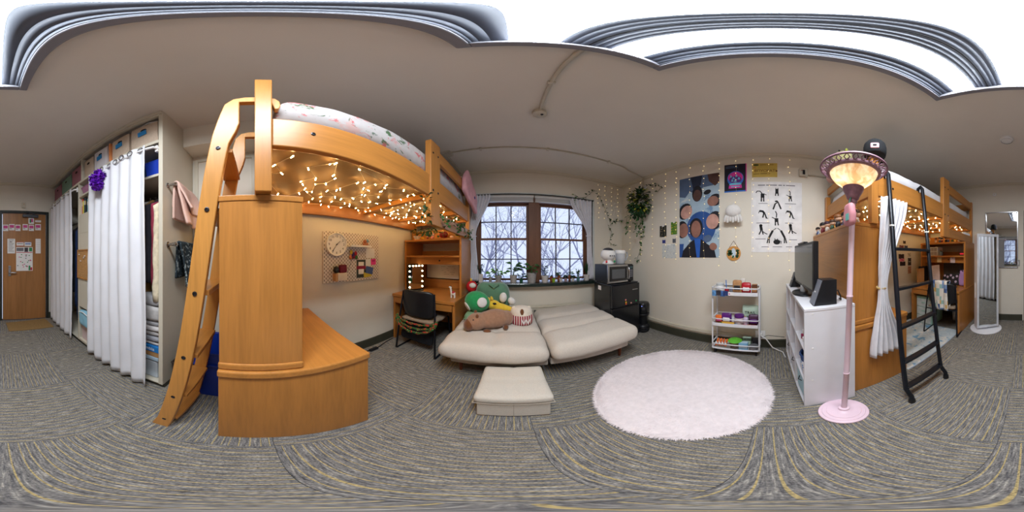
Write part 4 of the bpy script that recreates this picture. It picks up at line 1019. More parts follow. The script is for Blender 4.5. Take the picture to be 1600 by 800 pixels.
skin = M('vinyl_skin', (226,184,156), .5); hairm = [M('vinyl_hair%d' % k, c, .5) for k, c in enumerate([(40,26,22),(70,44,28),(24,22,26),(122,76,40),(60,36,50)])]; clothm = [M('vinyl_cloth%d' % k, c, .5) for k, c in enumerate([(40,60,120),(30,30,34),(120,40,50),(90,110,140),(200,190,180),(214,160,60),(60,90,70)])]
tiny('snowman_ornament', 'pink and white round ornament beside the pomegranate', -1.06, 2.0, HT, (M('glaze_pink', (224,150,150), .4), white_plastic, MATS['glaze_pink']), 1.0, 'ornament')
tiny('small_figurine', 'tiny red and black figurine on the left hutch top', -1.14, 2.0, HT, (clothm[2], skin, hairm[2]), .7)
for k, (x, lab) in enumerate(((-1.22, 'left one of two little yellow ducks on the left hutch'), (-1.19, 'right one of two little yellow ducks on the left hutch'))):
    t = thing('toy_duck', lab, 'toy', (x, 1.97, HT), 'toy ducks'); ym = M('duck_yellow', (230,184,50), .4)
    MB().ball((x,1.97,HT+.012), (.014,.012,.011), 10, 6).ball((x-.006,1.965,HT+.026), .009, 8, 6).build('body', ym, t, smooth=180); MB().lathe([(.004,0),(.001,.007)], (x-.008,1.957,HT+.026), 6, Matrix.Rotation(pi/2,4,'X')).build('beak', orange_c, t)
t = thing('shell_ornament', 'small pale shell ornament to the right of the pomegranate', 'ornament', (-.78, 2.0, HT)); MB().ball((-.78,2.0,HT+.017), (.026,.018,.016), 12, 7, fn=lambda q: 1+.12*sin(9*q.x)).build('shell', M('shell_pale', (226,196,170), .4), t, smooth=180); MB().ball((-.755,2.0,HT+.012), .011, 8, 5).build('tip', M('shell_tip', (190,150,110), .4), t)
pot_plant('little green plant in a yellow cup at the hutch end by the window', -.70, 2.05, HT, .022, .03, M('cup_yellow', (214,170,70), .5), 'bush', .04, leaf_m, 58)
# cord under the left desk
tag(MB().tube([(XL+.03,.62,.012),(XL+.05,1.0,.010),(XL+.12,1.25,.010),(XL+.06,1.5,.010),(XL+.05,1.64,.010)], .006, 6).build('extension_cord', black_plastic, smooth=60), 'black power cord on the carpet along the left wall', 'cord')
tag(B('power_brick', (XL+.09,1.18,.001), (XL+.13,1.30,.028), black_plastic, bevel=.005), 'black power adapter on the carpet near the left desk', 'adapter')
# ------------------------------------------------ pegboard with clock
def peg_mat():
    m, nt, b = _new('pegboard_white'); v = _coords(nt)
    sx = nt.nodes.new('ShaderNodeSeparateXYZ'); nt.links.new(v, sx.inputs[0])
    def cell(out, k, off=None):
        mu = nt.nodes.new('ShaderNodeMath'); mu.operation = 'MULTIPLY_ADD'; mu.inputs[1].default_value = k; nt.links.new(out, mu.inputs[0]); mu.inputs[2].default_value = off or 0
        fr = nt.nodes.new('ShaderNodeMath'); fr.operation = 'FRACT'; nt.links.new(mu.outputs[0], fr.inputs[0])
        sb_ = nt.nodes.new('ShaderNodeMath'); sb_.operation = 'SUBTRACT'; sb_.inputs[1].default_value = .5; nt.links.new(fr.outputs[0], sb_.inputs[0]); return sb_.outputs[0]
    def dots(off):
        y_ = cell(sx.outputs[1], 25, off); z_ = cell(sx.outputs[2], 25, off)
        a_ = nt.nodes.new('ShaderNodeMath'); a_.operation = 'ABSOLUTE'; nt.links.new(y_, a_.inputs[0])
        b_ = nt.nodes.new('ShaderNodeMath'); b_.operation = 'ABSOLUTE'; nt.links.new(z_, b_.inputs[0])
        s1 = nt.nodes.new('ShaderNodeMath'); s1.operation = 'MULTIPLY'; s1.inputs[1].default_value = .5; nt.links.new(b_.outputs[0], s1.inputs[0])
        mx_ = nt.nodes.new('ShaderNodeMath'); mx_.operation = 'MAXIMUM'; nt.links.new(a_.outputs[0], mx_.inputs[0]); nt.links.new(s1.outputs[0], mx_.inputs[1]); return mx_.outputs[0]
    mn = nt.nodes.new('ShaderNodeMath'); mn.operation = 'MINIMUM'; nt.links.new(dots(0), mn.inputs[0]); nt.links.new(dots(.5), mn.inputs[1])
    nt.links.new(_ramp(nt, mn.outputs[0], [(.10,lin((120,104,90))),(.14,lin((226,216,206)))]), b.inputs['Base Color']); b.inputs['Roughness'].default_value = .5
    return m
PX = XL+.018
pgb = thing('pegboard', 'white pegboard with clock, cards and shelf on the left wall', 'pegboard', (XL, 1.03, .93))
B('board', (XL+.001, .655, .935), (PX, 1.41, 1.475), peg_mat(), pgb, bevel=.006)
ck = thing('wall_clock', 'round white clock with black numerals on the pegboard', 'clock', (PX, .80, 1.24)); cc = at_x(526, 382, PX+.02)
RY = Matrix.Rotation(pi/2, 4, 'Y')
MB().lathe([(.118,0),(.122,.004),(.122,.028),(.116,.034),(.110,.030),(.109,.02)], (PX+.0005, cc.y, cc.z), 40, RY).build('case', white_plastic, ck, smooth=45)
MB().lathe([(.109,.0),(.109,.02),(.0001,.0201)], (PX+.0005, cc.y, cc.z), 40, RY).build('dial', paper_m, ck)
for k in range(1, 13):
    a_ = radians(90-30*k); lettering(str(k), .034, frame((PX+.0215, cc.y+.086*cos(a_), cc.z+.086*sin(a_)), (0,1,0), (0,0,1)), ink, ck, 'numeral')
def hand(L, wd, hrs, x):
    a_ = radians(90-hrs*30); d_ = Vector((0,cos(a_),sin(a_))); c_ = Vector((x, cc.y, cc.z)); MB().bar(c_-d_*.015, c_+d_*L, .002, wd, (1,0,0)).build('hand', ink, ck)
hand(.055, .008, 1.6, PX+.024); hand(.082, .005, 7.2, PX+.027)
MB().lathe([(.006,0),(.006,.012),(0,.012)], (PX+.018, cc.y, cc.z), 10, RY).build('hub', ink, ck)
# pegboard shelf and the little things
s0 = at_x(545, 381, PX+.04); s1 = at_x(575, 384, PX+.04)
t = thing('pegboard_shelf', 'short white shelf hooked on the pegboard right of the clock', 'shelf', (PX+.04, (s0.y+s1.y)/2, s0.z))
B('board', (PX+.0005, s0.y, 1.315), (PX+.085, s1.y+.02, 1.325), white_plastic, t, bevel=.002); B('lip', (PX+.081, s0.y, 1.325), (PX+.085, s1.y+.02, 1.338), white_plastic, t)
t = thing('small_plush', 'tiny brown and blue figurine on the pegboard shelf', 'figurine', (PX+.04, s1.y-.03, 1.325)); MB().soft((PX+.02, s1.y-.07, 1.326), (PX+.06, s1.y, 1.37), .018, (6,6,5), .004, 20, 2).build('body', M('plush_brown', (176,110,80), .9), t, smooth=180); MB().ball((PX+.04, s1.y-.045, 1.385), .022, 10, 7).build('head', MATS['plush_brown'], t, smooth=180); MB().ball((PX+.04, s1.y-.01, 1.395), .018, 10, 7).build('hat', M('plush_blue', (120,160,190), .9), t, smooth=180)
cu0 = at_x(521, 424, PX+.05)
t = thing('pegboard_cup', 'wooden pen cup hooked low on the pegboard', 'cup', (PX+.04, .80, .96)); B('cup', (PX+.0005, .79, .965), (PX+.07, .90, 1.045), M('peg_cup', (226,214,200), .6), t, bevel=.006); B('wood_side', (PX+.001, .765, .962), (PX+.07, .789, 1.04), WOOD('light_wood', (206,160,112), 'Z'), t)
t = thing('coin_pouch', 'dark red pouch standing in the pegboard cup', 'pouch', (PX+.04, .86, 1.045)); MB().soft((PX+.015, .82, 1.046), (PX+.06, .905, 1.13), .012, (5,6,6), .003, 20, 1).build('body', M('maroon_leather', (116,20,44), .5), t, smooth=60); B('zip', (PX+.058, .825, 1.118), (PX+.062, .90, 1.122), ink, t)
t = thing('sunglasses_case', 'black rounded case beside the dark red pouch', 'case', (PX+.04, .80, 1.045)); MB().soft((PX+.01, .758, 1.046), (PX+.06, .815, 1.115), .026, (6,6,6)).build('shell', black_plastic, t, smooth=180); MB().tube([(PX+.061,.765,1.08),(PX+.063,.79,1.081),(PX+.061,.81,1.08)], .0015, 5).build('seam', grey_ink, t)
def card(label, px0, py0, px1, py1, m, prints=(), rot=0, cat='card', name='pinned_card', grp='cards on the pegboard', dx=0):
    a = at_x(px0, py0, PX); b = at_x(px1, py1, PX); yc, zc = (a.y+b.y)/2, (a.z+b.z)/2; W, H = abs(b.y-a.y), abs(a.z-b.z)
    Fm = frame((PX+.001+dx, yc, zc), (0,1,0), (0,0,1)) @ Matrix.Rotation(rot, 4, 'Z')
    t = thing(name, label, cat, (PX, yc, zc-H/2), grp)
    MB().box((-W/2,-H/2,0), (W/2,H/2,.0016)).xf(Fm).build('sheet', m, t)
    for k, (u0,v0,u1,v1,pm_) in enumerate(prints): MB().box((-W/2+W*u0, H/2-H*v0, .0016), (-W/2+W*u1, H/2-H*v1, .0024+.0003*k)).xf(Fm).build('print', pm_, t)
    return t
card('dark photo card with white oval and red band on the pegboard', 557, 406, 571, 433, M('card_dark', (58,66,62), .5, var=.4, scale=60), [(.2,.12,.8,.8,paper_m), (0,.34,1,.52,M('band_red', (142,24,60), .5))])
card('plain white note high on the right of the pegboard', 572, 388, 585, 403, paper_m)
card('small white note under the plain one on the pegboard', 571, 405, 579, 416, paper_m)
card('bright pink sticky note on the pegboard', 579.5, 404.5, 587, 413.5, M('pink_note', (232,60,150), .7), [(.2,.3,.8,.4,ink)], .05, 'sticky note')
card('blue leather tag hanging on the pegboard', 571, 417, 582, 427, M('tag_blue', (72,96,150), .6), (), -.25, 'tag', dx=.006)
card('yellow felt scrap behind the blue tag on the pegboard', 568, 425, 580, 432, M('tag_yellow', (212,190,70), .7), (), .1, 'tag', dx=.003)
t = thing('ribbon_wand', 'coloured ribbon bundle on a thin stick on the pegboard', 'ornament', (PX, 1.0, 1.0)); q0_ = at_x(541, 431, PX+.012); q1_ = at_x(552, 400, PX+.012)
MB().tube([q0_, q1_], .0025, 6).build('stick', grey_ink, t)
for k, (u, v, c) in enumerate([(549,394,(214,180,60)), (552,398,(60,40,110)), (556,396,(190,40,60)), (553,401,(130,30,60)), (557,402,(60,110,60)), (548,402,(190,110,70))]):
    p_ = at_x(u, v, PX+.016); MB().ball(p_, (.008,.02,.026), 8, 6, fn=lambda q: 1+.2*sin(7*q.z)).build('ribbon', M('ribbon%d' % k, c, .7), t, smooth=180)
# ================================================================== futon, footstool, rug
fab = M('futon_cream', (206,196,184), .97, var=.05, scale=90, bump=.35)
ft = thing('futon', 'cream tufted futon sofa folded flat under the window', 'futon', (.3, 1.72, 0))
leg_w = WOOD('leg_walnut', (112,56,30), 'Z')
for x0, x1, sd, rs in ((-.595,.292,1,0),(.298,1.175,4,.03)):
    hx_ = (x1-x0)/2
    def shp(q, hx_=hx_, sd=sd, rs=rs):
        v = (q.y+.57)/1.14; top = max(0, q.z/.085)
        cr = sum(.034*math.exp(-((v-c_)/.03)**2) for c_ in (.36,.66))*top + .018*math.exp(-((q.x)/.03)**2)*top*(1 if sd == 1 else .3)
        puff = .016*(1-(q.x/hx_)**2)*top
        return (q.x, q.y, q.z - cr + puff + rs*(q.x/hx_+1)/2)
    MB().soft((x0,1.16,.275), (x1,2.30,.445), .078, (30,40,8), .010, 6, sd, shape=shp).build('cushion', fab, ft, smooth=180)
for x0, x1 in ((-.50,.285),(.305,1.09)): B('base_frame', (x0,1.26,.20), (x1,2.22,.278), M('futon_base', (190,180,168), .95), ft, bevel=.01)
for x, y, lx in ((-.42,1.40,-.03),(1.04,1.39,.03),(.31,1.52,0),(-.42,2.1,-.03),(1.04,2.1,.03),(-.50,1.62,-.02)):
    MB().lathe([(.013,0),(.016,.01),(.027,.205)], (x+lx, y-.01, .001), 12).build('leg', leg_w, ft, smooth=50)
# footstool
ot = thing('footstool', 'square cream storage ottoman in front of the futon', 'ottoman', (0, .98, 0))
lf = M('ottoman_linen', (206,198,186), .96, var=.06, scale=140, bump=.25)
B('box', (-.178,.80,.018), (.195,1.165,.20), lf, ot, bevel=.008)
B('seam', (.006,.7985,.02), (.010,.80,.2), M('linen_seam', (176,166,152), .95), ot)
MB().soft((-.195,.783,.203), (.212,1.182,.272), .022, (16,16,4), .002, 5, 2, shape=lambda q: (q.x, q.y, q.z+(.010 if q.z > 0 else 0)*(1-(q.x/.2)**2)*(1-(q.y/.2)**2) - (.006*math.exp(-(q.x/.012)**2)+.006*math.exp(-(q.y/.012)**2) if q.z > 0 else 0))).build('lid', lf, ot, smooth=60)
MB().tube([(-.195,.783,.207),(.212,.783,.207),(.212,1.182,.207),(-.195,1.182,.207)], .004, 6, close=True).build('piping', MATS['linen_seam'], ot)
for x in (-.15,.167):
    for y in (.83,1.135): B('foot', (x-.022,y-.022,.001), (x+.022,y+.022,.018), WOOD('foot_wood', (176,140,90), 'X'), ot, bevel=.002)
# shaggy round rug
rg = thing('round_rug', 'round pale pink shaggy rug on the carpet', 'rug', (1.05, .60, 0))
pile_m = M('pink_pile', (240,230,232), .98, var=.05, scale=30, spec=.1)
RC, RR = Vector((1.05,.60,0)), .625
MB().lathe([(RR*.985,.001),(RR,.008),(RR*.985,.018),(RR*.9,.022),(0.001,.024)], RC, 72).build('backing', pile_m, rg, smooth=60)
rr = random.Random(77); mb = MB(); vs = []; fs = []
for k in range(26000):
    g_ = rr.uniform(0,2*pi); q = RR*sqrt(rr.random())
    if k < 2600: q = RR*rr.uniform(.975,1.0)
    p_ = RC+Vector((q*cos(g_), q*sin(g_), .016)); sw = noise.noise(p_*3.5)*4+rr.gauss(0,.7)
    if k < 2600: sw = g_+rr.gauss(0,.5)
    L = rr.uniform(.018,.034); d_ = Vector((cos(sw)*L, sin(sw)*L, rr.uniform(.004,.014) if k >= 2600 else rr.uniform(-.012,.004))); s_ = Vector((-sin(sw),cos(sw),0))*.0035
    n_ = len(vs); vs += [p_-s_, p_+s_, p_+d_]; fs.append((n_,n_+1,n_+2))
mb.v = vs; mb.f = fs; mb.build('pile', pile_m, rg, kind='stuff')
# ================================================================== soft toys on the futon
brownp = M('plush_capybara', (158,118,92), .98, var=.12, scale=35, bump=.5, sheen=.4); brownd = M('plush_dark_brown', (112,66,34), .98, var=.12, scale=35, bump=.5, sheen=.4)
cp = thing('capybara_plush', 'large brown capybara plush lying across the futon', 'plush toy', (-.14, 1.63, .42))
def W(px, py, Y): return at_y(px, py, Y)
zf = .425
mb = MB().ball((-.02,1.66,zf+.105), (.20,.125,.108), 20, 12, Matrix.Rotation(.18,4,'Z')).ball((-.235,1.55,zf+.10), (.135,.11,.098), 18, 12, Matrix.Rotation(.25,4,'Z')).ball((-.12,1.61,zf+.10), (.14,.11,.10), 16, 10)
mb.ball((.12,1.72,zf+.09), (.10,.10,.09), 14, 9)
mb.build('body', brownp, cp, remesh=.012)
MB().ball((-.318,1.505,zf+.075), (.072,.085,.070), 18, 12, Matrix.Rotation(.3,4,'Z')).build('muzzle', brownd, cp, smooth=180)
for dx, dy in ((-.02,-.02),(.035,.03)):
    pass
for c_ in ((-.215,1.485,zf+.185),(-.265,1.60,zf+.19)): MB().ball(c_, (.022,.014,.024), 10, 7).build('ear', brownd, cp, smooth=180)
for c_ in ((-.255,1.462,zf+.150),(-.305,1.53,zf+.150)): MB().ball(c_, .009, 10, 7).build('eye', black_plastic, cp, smooth=180)
for c_, r_ in (((-.10,1.50,zf+.012),(.05,.032,.02)), ((.12,1.60,zf+.025),(.035,.045,.028)), ((-.20,1.66,zf+.012),(.04,.03,.018)), ((.17,1.80,zf+.02),(.035,.04,.025))): MB().ball(c_, r_, 12, 8).build('paw', brownd, cp, smooth=180)
# green and white round cushion, sage cushion below it, big green chair cushion behind
gc_ = thing('green_cushion', 'bright green and white round plush cushion leaning on the desk', 'cushion', (-.35, 1.80, .55))
R_ = Matrix.Rotation(.35,4,'Y') @ Matrix.Rotation(.5,4,'X')
grn = M('plush_green', (34,146,84), .95, var=.1, scale=40, bump=.4, sheen=.3); whp = M('plush_white', (228,224,220), .96, var=.05, scale=40, bump=.4, sheen=.3)
MB().ball((-.36,1.80,.665), (.145,.13,.118), 22, 14, R_).build('cover', grn, gc_, smooth=180)
for d_ in (Vector((.55,-.80,.18)), Vector((-.75,-.55,-.45))):
    d_.normalize(); c_ = Vector((-.36+.145*d_.x*.93, 1.80+.13*d_.y*.93, .665+.118*d_.z*.93)); MB().ball(c_, (.058,.058,.014), 16, 8, d_.to_track_quat('Z','Y').to_matrix().to_4x4()).build('patch', whp, gc_, smooth=180)
sg = thing('sage_cushion', 'sage green soft cushion at the desk end of the futon', 'cushion', (-.44, 1.74, .42)); MB().soft((-.52,1.66,.425), (-.30,1.88,.56), .065, (10,10,7), .008, 8, 3).build('cover', M('plush_sage', (122,160,124), .96, bump=.3), sg, smooth=180); MB().tube([(-.515,1.67,.49),(-.41,1.655,.492),(-.305,1.67,.49)], .004, 6).build('piping', MATS['plush_sage'], sg)
bk_ = thing('green_backrest_cushion', 'large sage green backrest pillow against the window wall', 'pillow', (-.24, 2.1, .42))
gb = M('velvet_sage', (92,134,108), .9, var=.1, scale=14, bump=.2, sheen=.4)
MB().soft((-.47,1.98,.43), (-.03,2.22,.85), .10, (14,8,12), .012, 5, 7, shape=lambda q: (q.x*(1-.10*max(0,q.z/.21)), q.y-.03*q.z, q.z)).build('body', gb, bk_, smooth=180)
MB().tube([(-.28,1.985,.845),(-.22,1.97,.80),(-.16,1.985,.845)], .012, 8).build('strap', gb, bk_, smooth=60)
# yellow long toy with white paws
yt = thing('yellow_plush', 'yellow long-bodied plush with white feet behind the capybara', 'plush toy', (-.1, 1.87, .5)); ylm = M('plush_yellow', (232,194,60), .96, var=.08, scale=40, bump=.4, sheen=.3)
MB().ball((-.16,1.87,.615), (.085,.07,.06), 16, 10).tube([(-.18,1.87,.60),(-.05,1.86,.585),(.04,1.84,.57),(.09,1.83,.56)], [.058,.05,.035,.015], 12).build('body', ylm, yt, remesh=.01)
for c_, r_, g_ in (((-.045,1.93,.69),(.045,.04,.065),.1), ((.055,1.93,.645),(.042,.04,.052),-.5)): MB().ball(c_, r_, 14, 9, Matrix.Rotation(g_,4,'Y')).build('foot', whp, yt, smooth=180)
for c_ in ((-.20,1.825,.69),(-.17,1.84,.70)): MB().ball(c_, (.016,.012,.028), 10, 7, Matrix.Rotation(-.3,4,'Y')).build('ear', ylm, yt, smooth=180)
MB().ball((-.135,1.81,.645), (.022,.01,.014), 10, 6).build('nose', black_plastic, yt, smooth=180)
# striped red and white toy cushion with a W
st = thing('striped_plush', 'barrel-shaped plush in red and white stripes with a white letter W', 'plush toy', (.14, 1.78, .42))
strp = STRIPES('red_white_stripes', [(0,(150,26,50)),(.6,(226,214,206))], 0, 42)
MB().lathe([(.10,.0),(.122,.015),(.130,.05),(.128,.10),(.122,.125)], (.165,1.78,.422), 28).build('lower_body', strp, st, smooth=60)
MB().lathe([(.122,0),(.118,.035),(.10,.062),(.06,.078),(0.001,.082)], (.165,1.78,.547), 28).build('upper_body', M('plush_cream', (226,214,198), .96, bump=.3), st, smooth=60)
for s_ in (-1,1): MB().ball((.165+s_*.082,1.78,.605), (.026,.018,.026), 10, 7).build('ear', MATS['plush_cream'], st, smooth=180)
MB().ball((.165,1.675,.583), (.022,.018,.045), 12, 8).build('stripe_patch', brownd, st, smooth=180)
lettering('W', .10, frame((.205, 1.652, .478), (.97,.28,0), (0,0,1)), paper_m, st)
# red plush at the desk end of the sill
rd = thing('red_plush', 'round red plush with a white patch wedged behind the green pillow', 'plush toy', (-.52, 2.12, .72)); rdm = M('plush_red', (200,34,40), .96, bump=.4)
MB().ball((-.53,2.10,.80), (.075,.065,.08), 16, 11).build('body', rdm, rd, smooth=180); MB().ball((-.505,2.045,.825), (.045,.022,.035), 12, 8).build('patch', whp, rd, smooth=180); MB().ball((-.54,2.10,.885), (.012,.012,.03), 8, 6).build('tuft', ylm, rd, smooth=180)
B('sill_box', (0,0,0), (.001,.001,.001), ink) if False else None
for o_, dx_ in ((cp, -.125), (gc_, -.03), (sg, 0), (bk_, 0), (yt, -.06), (st, -.062), (rd, 0)): o_.location.x += dx_; o_.location.z += .026 if o_ is not rd else .01
cp.scale = (.79, .95, .95)
# ================================================================== plants on the sill
conc = M('pot_concrete', (168,166,166), .9, var=.12, scale=40, bump=.2); whitepot = M('pot_white', (224,218,214), .5, var=.04); glassy = M('pot_teal', (90,136,136), .3); limep = M('pot_lime', (150,186,50), .4); pinkp = M('pot_mauve', (176,150,158), .6)
def sp(cx): return 735+cx/8
def sillp(label, cx, wpx, hpx, potm, kind, phpx, lm, seed, back=0, **k):
    Y = 2.405+back; x = Y*tan(radians((sp(cx)-800)*.225)); u = .00122
    return pot_plant(label, x, Y, SILL, wpx*u/2, hpx*u, potm, kind, phpx*u, lm, seed, group='plants on the window sill', **k)
sillp('upright dark plant in a square white pot at the left curtain', 132, 66, 105, whitepot, 'upright', 165, leaf_d, 1, square=True, taper=.95)
sillp('seedling with broad leaves in a small grey pot', 250, 42, 68, conc, 'leafy', 70, leaf_l, 2)
sillp('leafy plant in a round grey pot on a wooden saucer', 350, 86, 82, conc, 'leafy', 90, leaf_l, 3, taper=.75, saucer=WOOD('saucer_wood', (186,140,84), 'X'))
sillp('tall broad-leaved plant in a speckled grey pot', 538, 90, 95, SPOTS('pot_speckle', (186,180,176), [((120,112,108),2,.66)], 60), 'leafy', 150, leaf_m, 4)
sillp('trailing plant in a small dark green glass jar', 635, 46, 50, M('pot_bottle', (40,86,60), .2), 'leafy', 60, leaf_d, 5)
sillp('spreading plant in the largest light grey pot on the sill', 765, 126, 124, conc, 'leafy', 120, leaf_m, 6, taper=.78)
sillp('dense bushy plant in a rounded white pot', 930, 95, 85, whitepot, 'bush', 165, leaf_d, 7, taper=.7)
sillp('succulent in a terracotta pot left of the lime green pot', 1012, 46, 60, terra, 'succulent', 38, leaf_m, 8, back=.11)
sillp('tiny plant in a lime green pot', 1040, 46, 44, limep, 'succulent', 26, leaf_l, 9, taper=.7, back=-.02)
sillp('cactus sprout in a terracotta pot behind the lime pot', 1105, 48, 70, terra, 'bush', 50, leaf_m, 10, back=.11)
sillp('succulent in a small white pot beside the lime pot', 1130, 44, 42, whitepot, 'succulent', 20, leaf_d, 11)
sillp('little plant in a mauve pot', 1192, 44, 48, pinkp, 'bush', 36, leaf_d, 12)
sillp('seedling in a terracotta pot behind the mauve pot', 1240, 42, 66, terra, 'leafy', 50, leaf_m, 13, back=.11)
sillp('small plant in a plain white tumbler pot', 1282, 42, 46, whitepot, 'bush', 26, leaf_d, 14)
sillp('feathery plant in a teal pot near the right curtain', 1346, 44, 48, glassy, 'upright', 110, leaf_m, 15)
sillp('spiky dracaena in a wide white pot by the right curtain', 1450, 82, 74, whitepot, 'spike', 220, leaf_d, 16)
# ================================================================== window curtains, tied
sheer = M('sheer_lilac', (220,219,226), .95, var=.06, scale=30, bump=.2, sheen=.3)
def tied(label, xr0, xr1, xt0, xt1, xb0, xb1, ztop, ztie, zbot, y, folds, group, m=sheer, ax='x', amp=.018, tieback=None, name='window_curtain'):
    def mix(a_, b_, f): f = f*f*(3-2*f); return a_+(b_-a_)*f
    def fn(u, v):
        z = ztop+(zbot-ztop)*v; ft_ = (ztop-ztie)/(ztop-zbot)
        if v < ft_: f = v/ft_; l, r_ = mix(xr0,xt0,f), mix(xr1,xt1,f)
        else: f = (v-ft_)/(1-ft_); l, r_ = mix(xt0,xb0,f), mix(xt1,xb1,f)
        p_ = l+(r_-l)*u; wd = abs(r_-l)/max(abs(xr1-xr0),.01); q_ = y+amp*(.5+.7*min(1,wd))*sin(2*pi*folds*u+2.2*v)+.006*noise.noise(Vector((u*8,v*9,y)))
        return (p_, q_, z) if ax == 'x' else (q_, p_, z)
    xm = (xb0+xb1)/2; t = thing(name, label, 'curtain', (xm, y, zbot) if ax == 'x' else (y, xm, zbot), group)
    MB().grid(fn, folds*9, 40).build('cloth', m, t, smooth=180, solid=.004)
    c0_, c1_ = Vector(fn(0, (ztop-ztie)/(ztop-zbot))), Vector(fn(1, (ztop-ztie)/(ztop-zbot))); mid = (c0_+c1_)/2; rx_ = abs((c1_-c0_).length)/2+.008
    ring = [(mid.x+(rx_*cos(g_) if ax == 'x' else .024*sin(g_)), mid.y+(.024*sin(g_) if ax == 'x' else rx_*cos(g_)), ztie+.006*sin(g_)) for g_ in [2*pi*j/16 for j in range(16)]]
    MB().tube(ring, .008, 6, close=True).build('tieback', tieback or m, t, smooth=60)
    return t
yc_ = YW-.035
tied('thin lilac-white curtain tied back on the left of the window', -.60, -.32, -.635, -.545, -.70, -.50, 2.175, 1.52, .84, yc_, 6, 'tied window curtains')
tied('thin lilac-white curtain tied back on the right of the window', .885, 1.27, 1.19, 1.262, 1.20, 1.31, 2.165, 1.55, .835, yc_, 6, 'tied window curtains')
t = thing('curtain_rod', 'thin dark curtain rod across the top of the window', 'rod', (.33, yc_, 2.19)); MB().tube([(-.64,yc_,2.18),(1.30,yc_,2.18)], .007, 8).build('rod', black_metal, t, smooth=60)
for x in (-.64,1.30): MB().ball((x,yc_,2.18), .013, 10, 7).build('finial', black_metal, t, smooth=180)
# ================================================================== fridge corner
FXa, FXb, FYa, FYb, FH = 1.175, 1.655, 1.665, 2.13, .85
glossb = M('fridge_black', (18,20,25), .22, var=.1, spec=.6)
fr = thing('mini_fridge', 'black two-door mini fridge in the corner beside the futon', 'fridge', (1.41, 1.9, 0))
B('cabinet', (FXa,FYa+.045,.012), (FXb,FYb,FH-.012), glossb, fr, bevel=.006); B('top_panel', (FXa-.002,FYa+.03,FH-.012), (FXb+.002,FYb,FH), M('fridge_top', (34,36,42), .35), fr, bevel=.004)
u_ = B('freezer_door', (FXa,FYa,.53), (FXb,FYa+.042,FH-.014), glossb, fr, bevel=.008); B('grip', (FXa+.03,FYa-.004,.532), (FXb-.03,FYa+.004,.55), black_plastic, u_)
l_ = B('fridge_door', (FXa,FYa,.03), (FXb,FYa+.042,.522), glossb, fr, bevel=.008); B('grip', (FXa+.03,FYa-.004,.50), (FXb-.03,FYa+.004,.52), black_plastic, l_)
B('badge', (FXb-.14,FYa-.003,.745), (FXb-.04,FYa,.757), chrome, u_)
B('energy_label', (FXa-.002,FYb-.20,.74), (FXa,FYb-.12,.80), paper_m, fr)
for k, (x,z,c,lab) in enumerate(((1.40,.585,(236,190,40),'yellow'),(1.395,.62,(230,140,130),'pink'),(1.40,.56,(220,90,50),'orange'),(1.49,.56,(214,150,140),'rose'),(1.585,.575,(40,150,90),'green'))):
    o = MB().lathe([(.012,0),(.012,.005),(.008,.009),(0,.009)], (x,FYa-.0005,z), 10, Matrix.Rotation(pi/2,4,'X')).build('fridge_magnet', M('magnet%d' % k, c, .4), smooth=50); tag(o, f'small {lab} magnet on the black fridge door', 'magnet', 'fridge magnets')
mwv = thing('microwave', 'black and steel microwave oven on top of the mini fridge', 'microwave', (1.36, 1.9, FH))
MX0, MX1, MY0, MY1, MZ0, MZ1 = 1.145, 1.585, 1.715, 2.06, FH+.012, FH+.255
B('case', (MX0,MY0+.02,MZ0), (MX1,MY1,MZ1), black_plastic, mwv, bevel=.006); B('front_frame', (MX0,MY0,MZ0), (MX1-.105,MY0+.022,MZ1), chrome, mwv, bevel=.004)
B('door_window', (MX0+.025,MY0-.004,MZ0+.025), (MX1-.125,MY0+.002,MZ1-.025), glossb, mwv, bevel=.003); B('window_mesh', (MX0+.06,MY0-.006,MZ0+.06), (MX1-.165,MY0-.003,MZ1-.06), M('mesh_grey', (86,88,90), .4, var=.1, scale=90), mwv)
MB().tube([(MX1-.112,MY0-.002,MZ0+.03),(MX1-.112,MY0-.03,MZ0+.05),(MX1-.112,MY0-.03,MZ1-.05),(MX1-.112,MY0-.002,MZ1-.03)], .009, 8).build('door_handle', chrome, mwv, smooth=60)
B('control_panel', (MX1-.095,MY0-.001,MZ0+.01), (MX1-.006,MY0+.02,MZ1-.01), black_plastic, mwv, bevel=.003); B('display', (MX1-.08,MY0-.003,MZ1-.06), (MX1-.02,MY0,MZ1-.03), M('display_teal', (60,80,84), .2), mwv)
for i in range(4):
    for j in range(3): B('key', (MX1-.082+.022*j,MY0-.003,MZ1-.095-.028*i), (MX1-.066+.022*j,MY0,MZ1-.077-.028*i), grey_ink, mwv)
for x in (MX0+.03,MX1-.03):
    for y in (MY0+.04,MY1-.03): MB().lathe([(.012,0),(.012,.012)], (x,y,FH+.0), 10).build('foot', black_plastic, mwv)
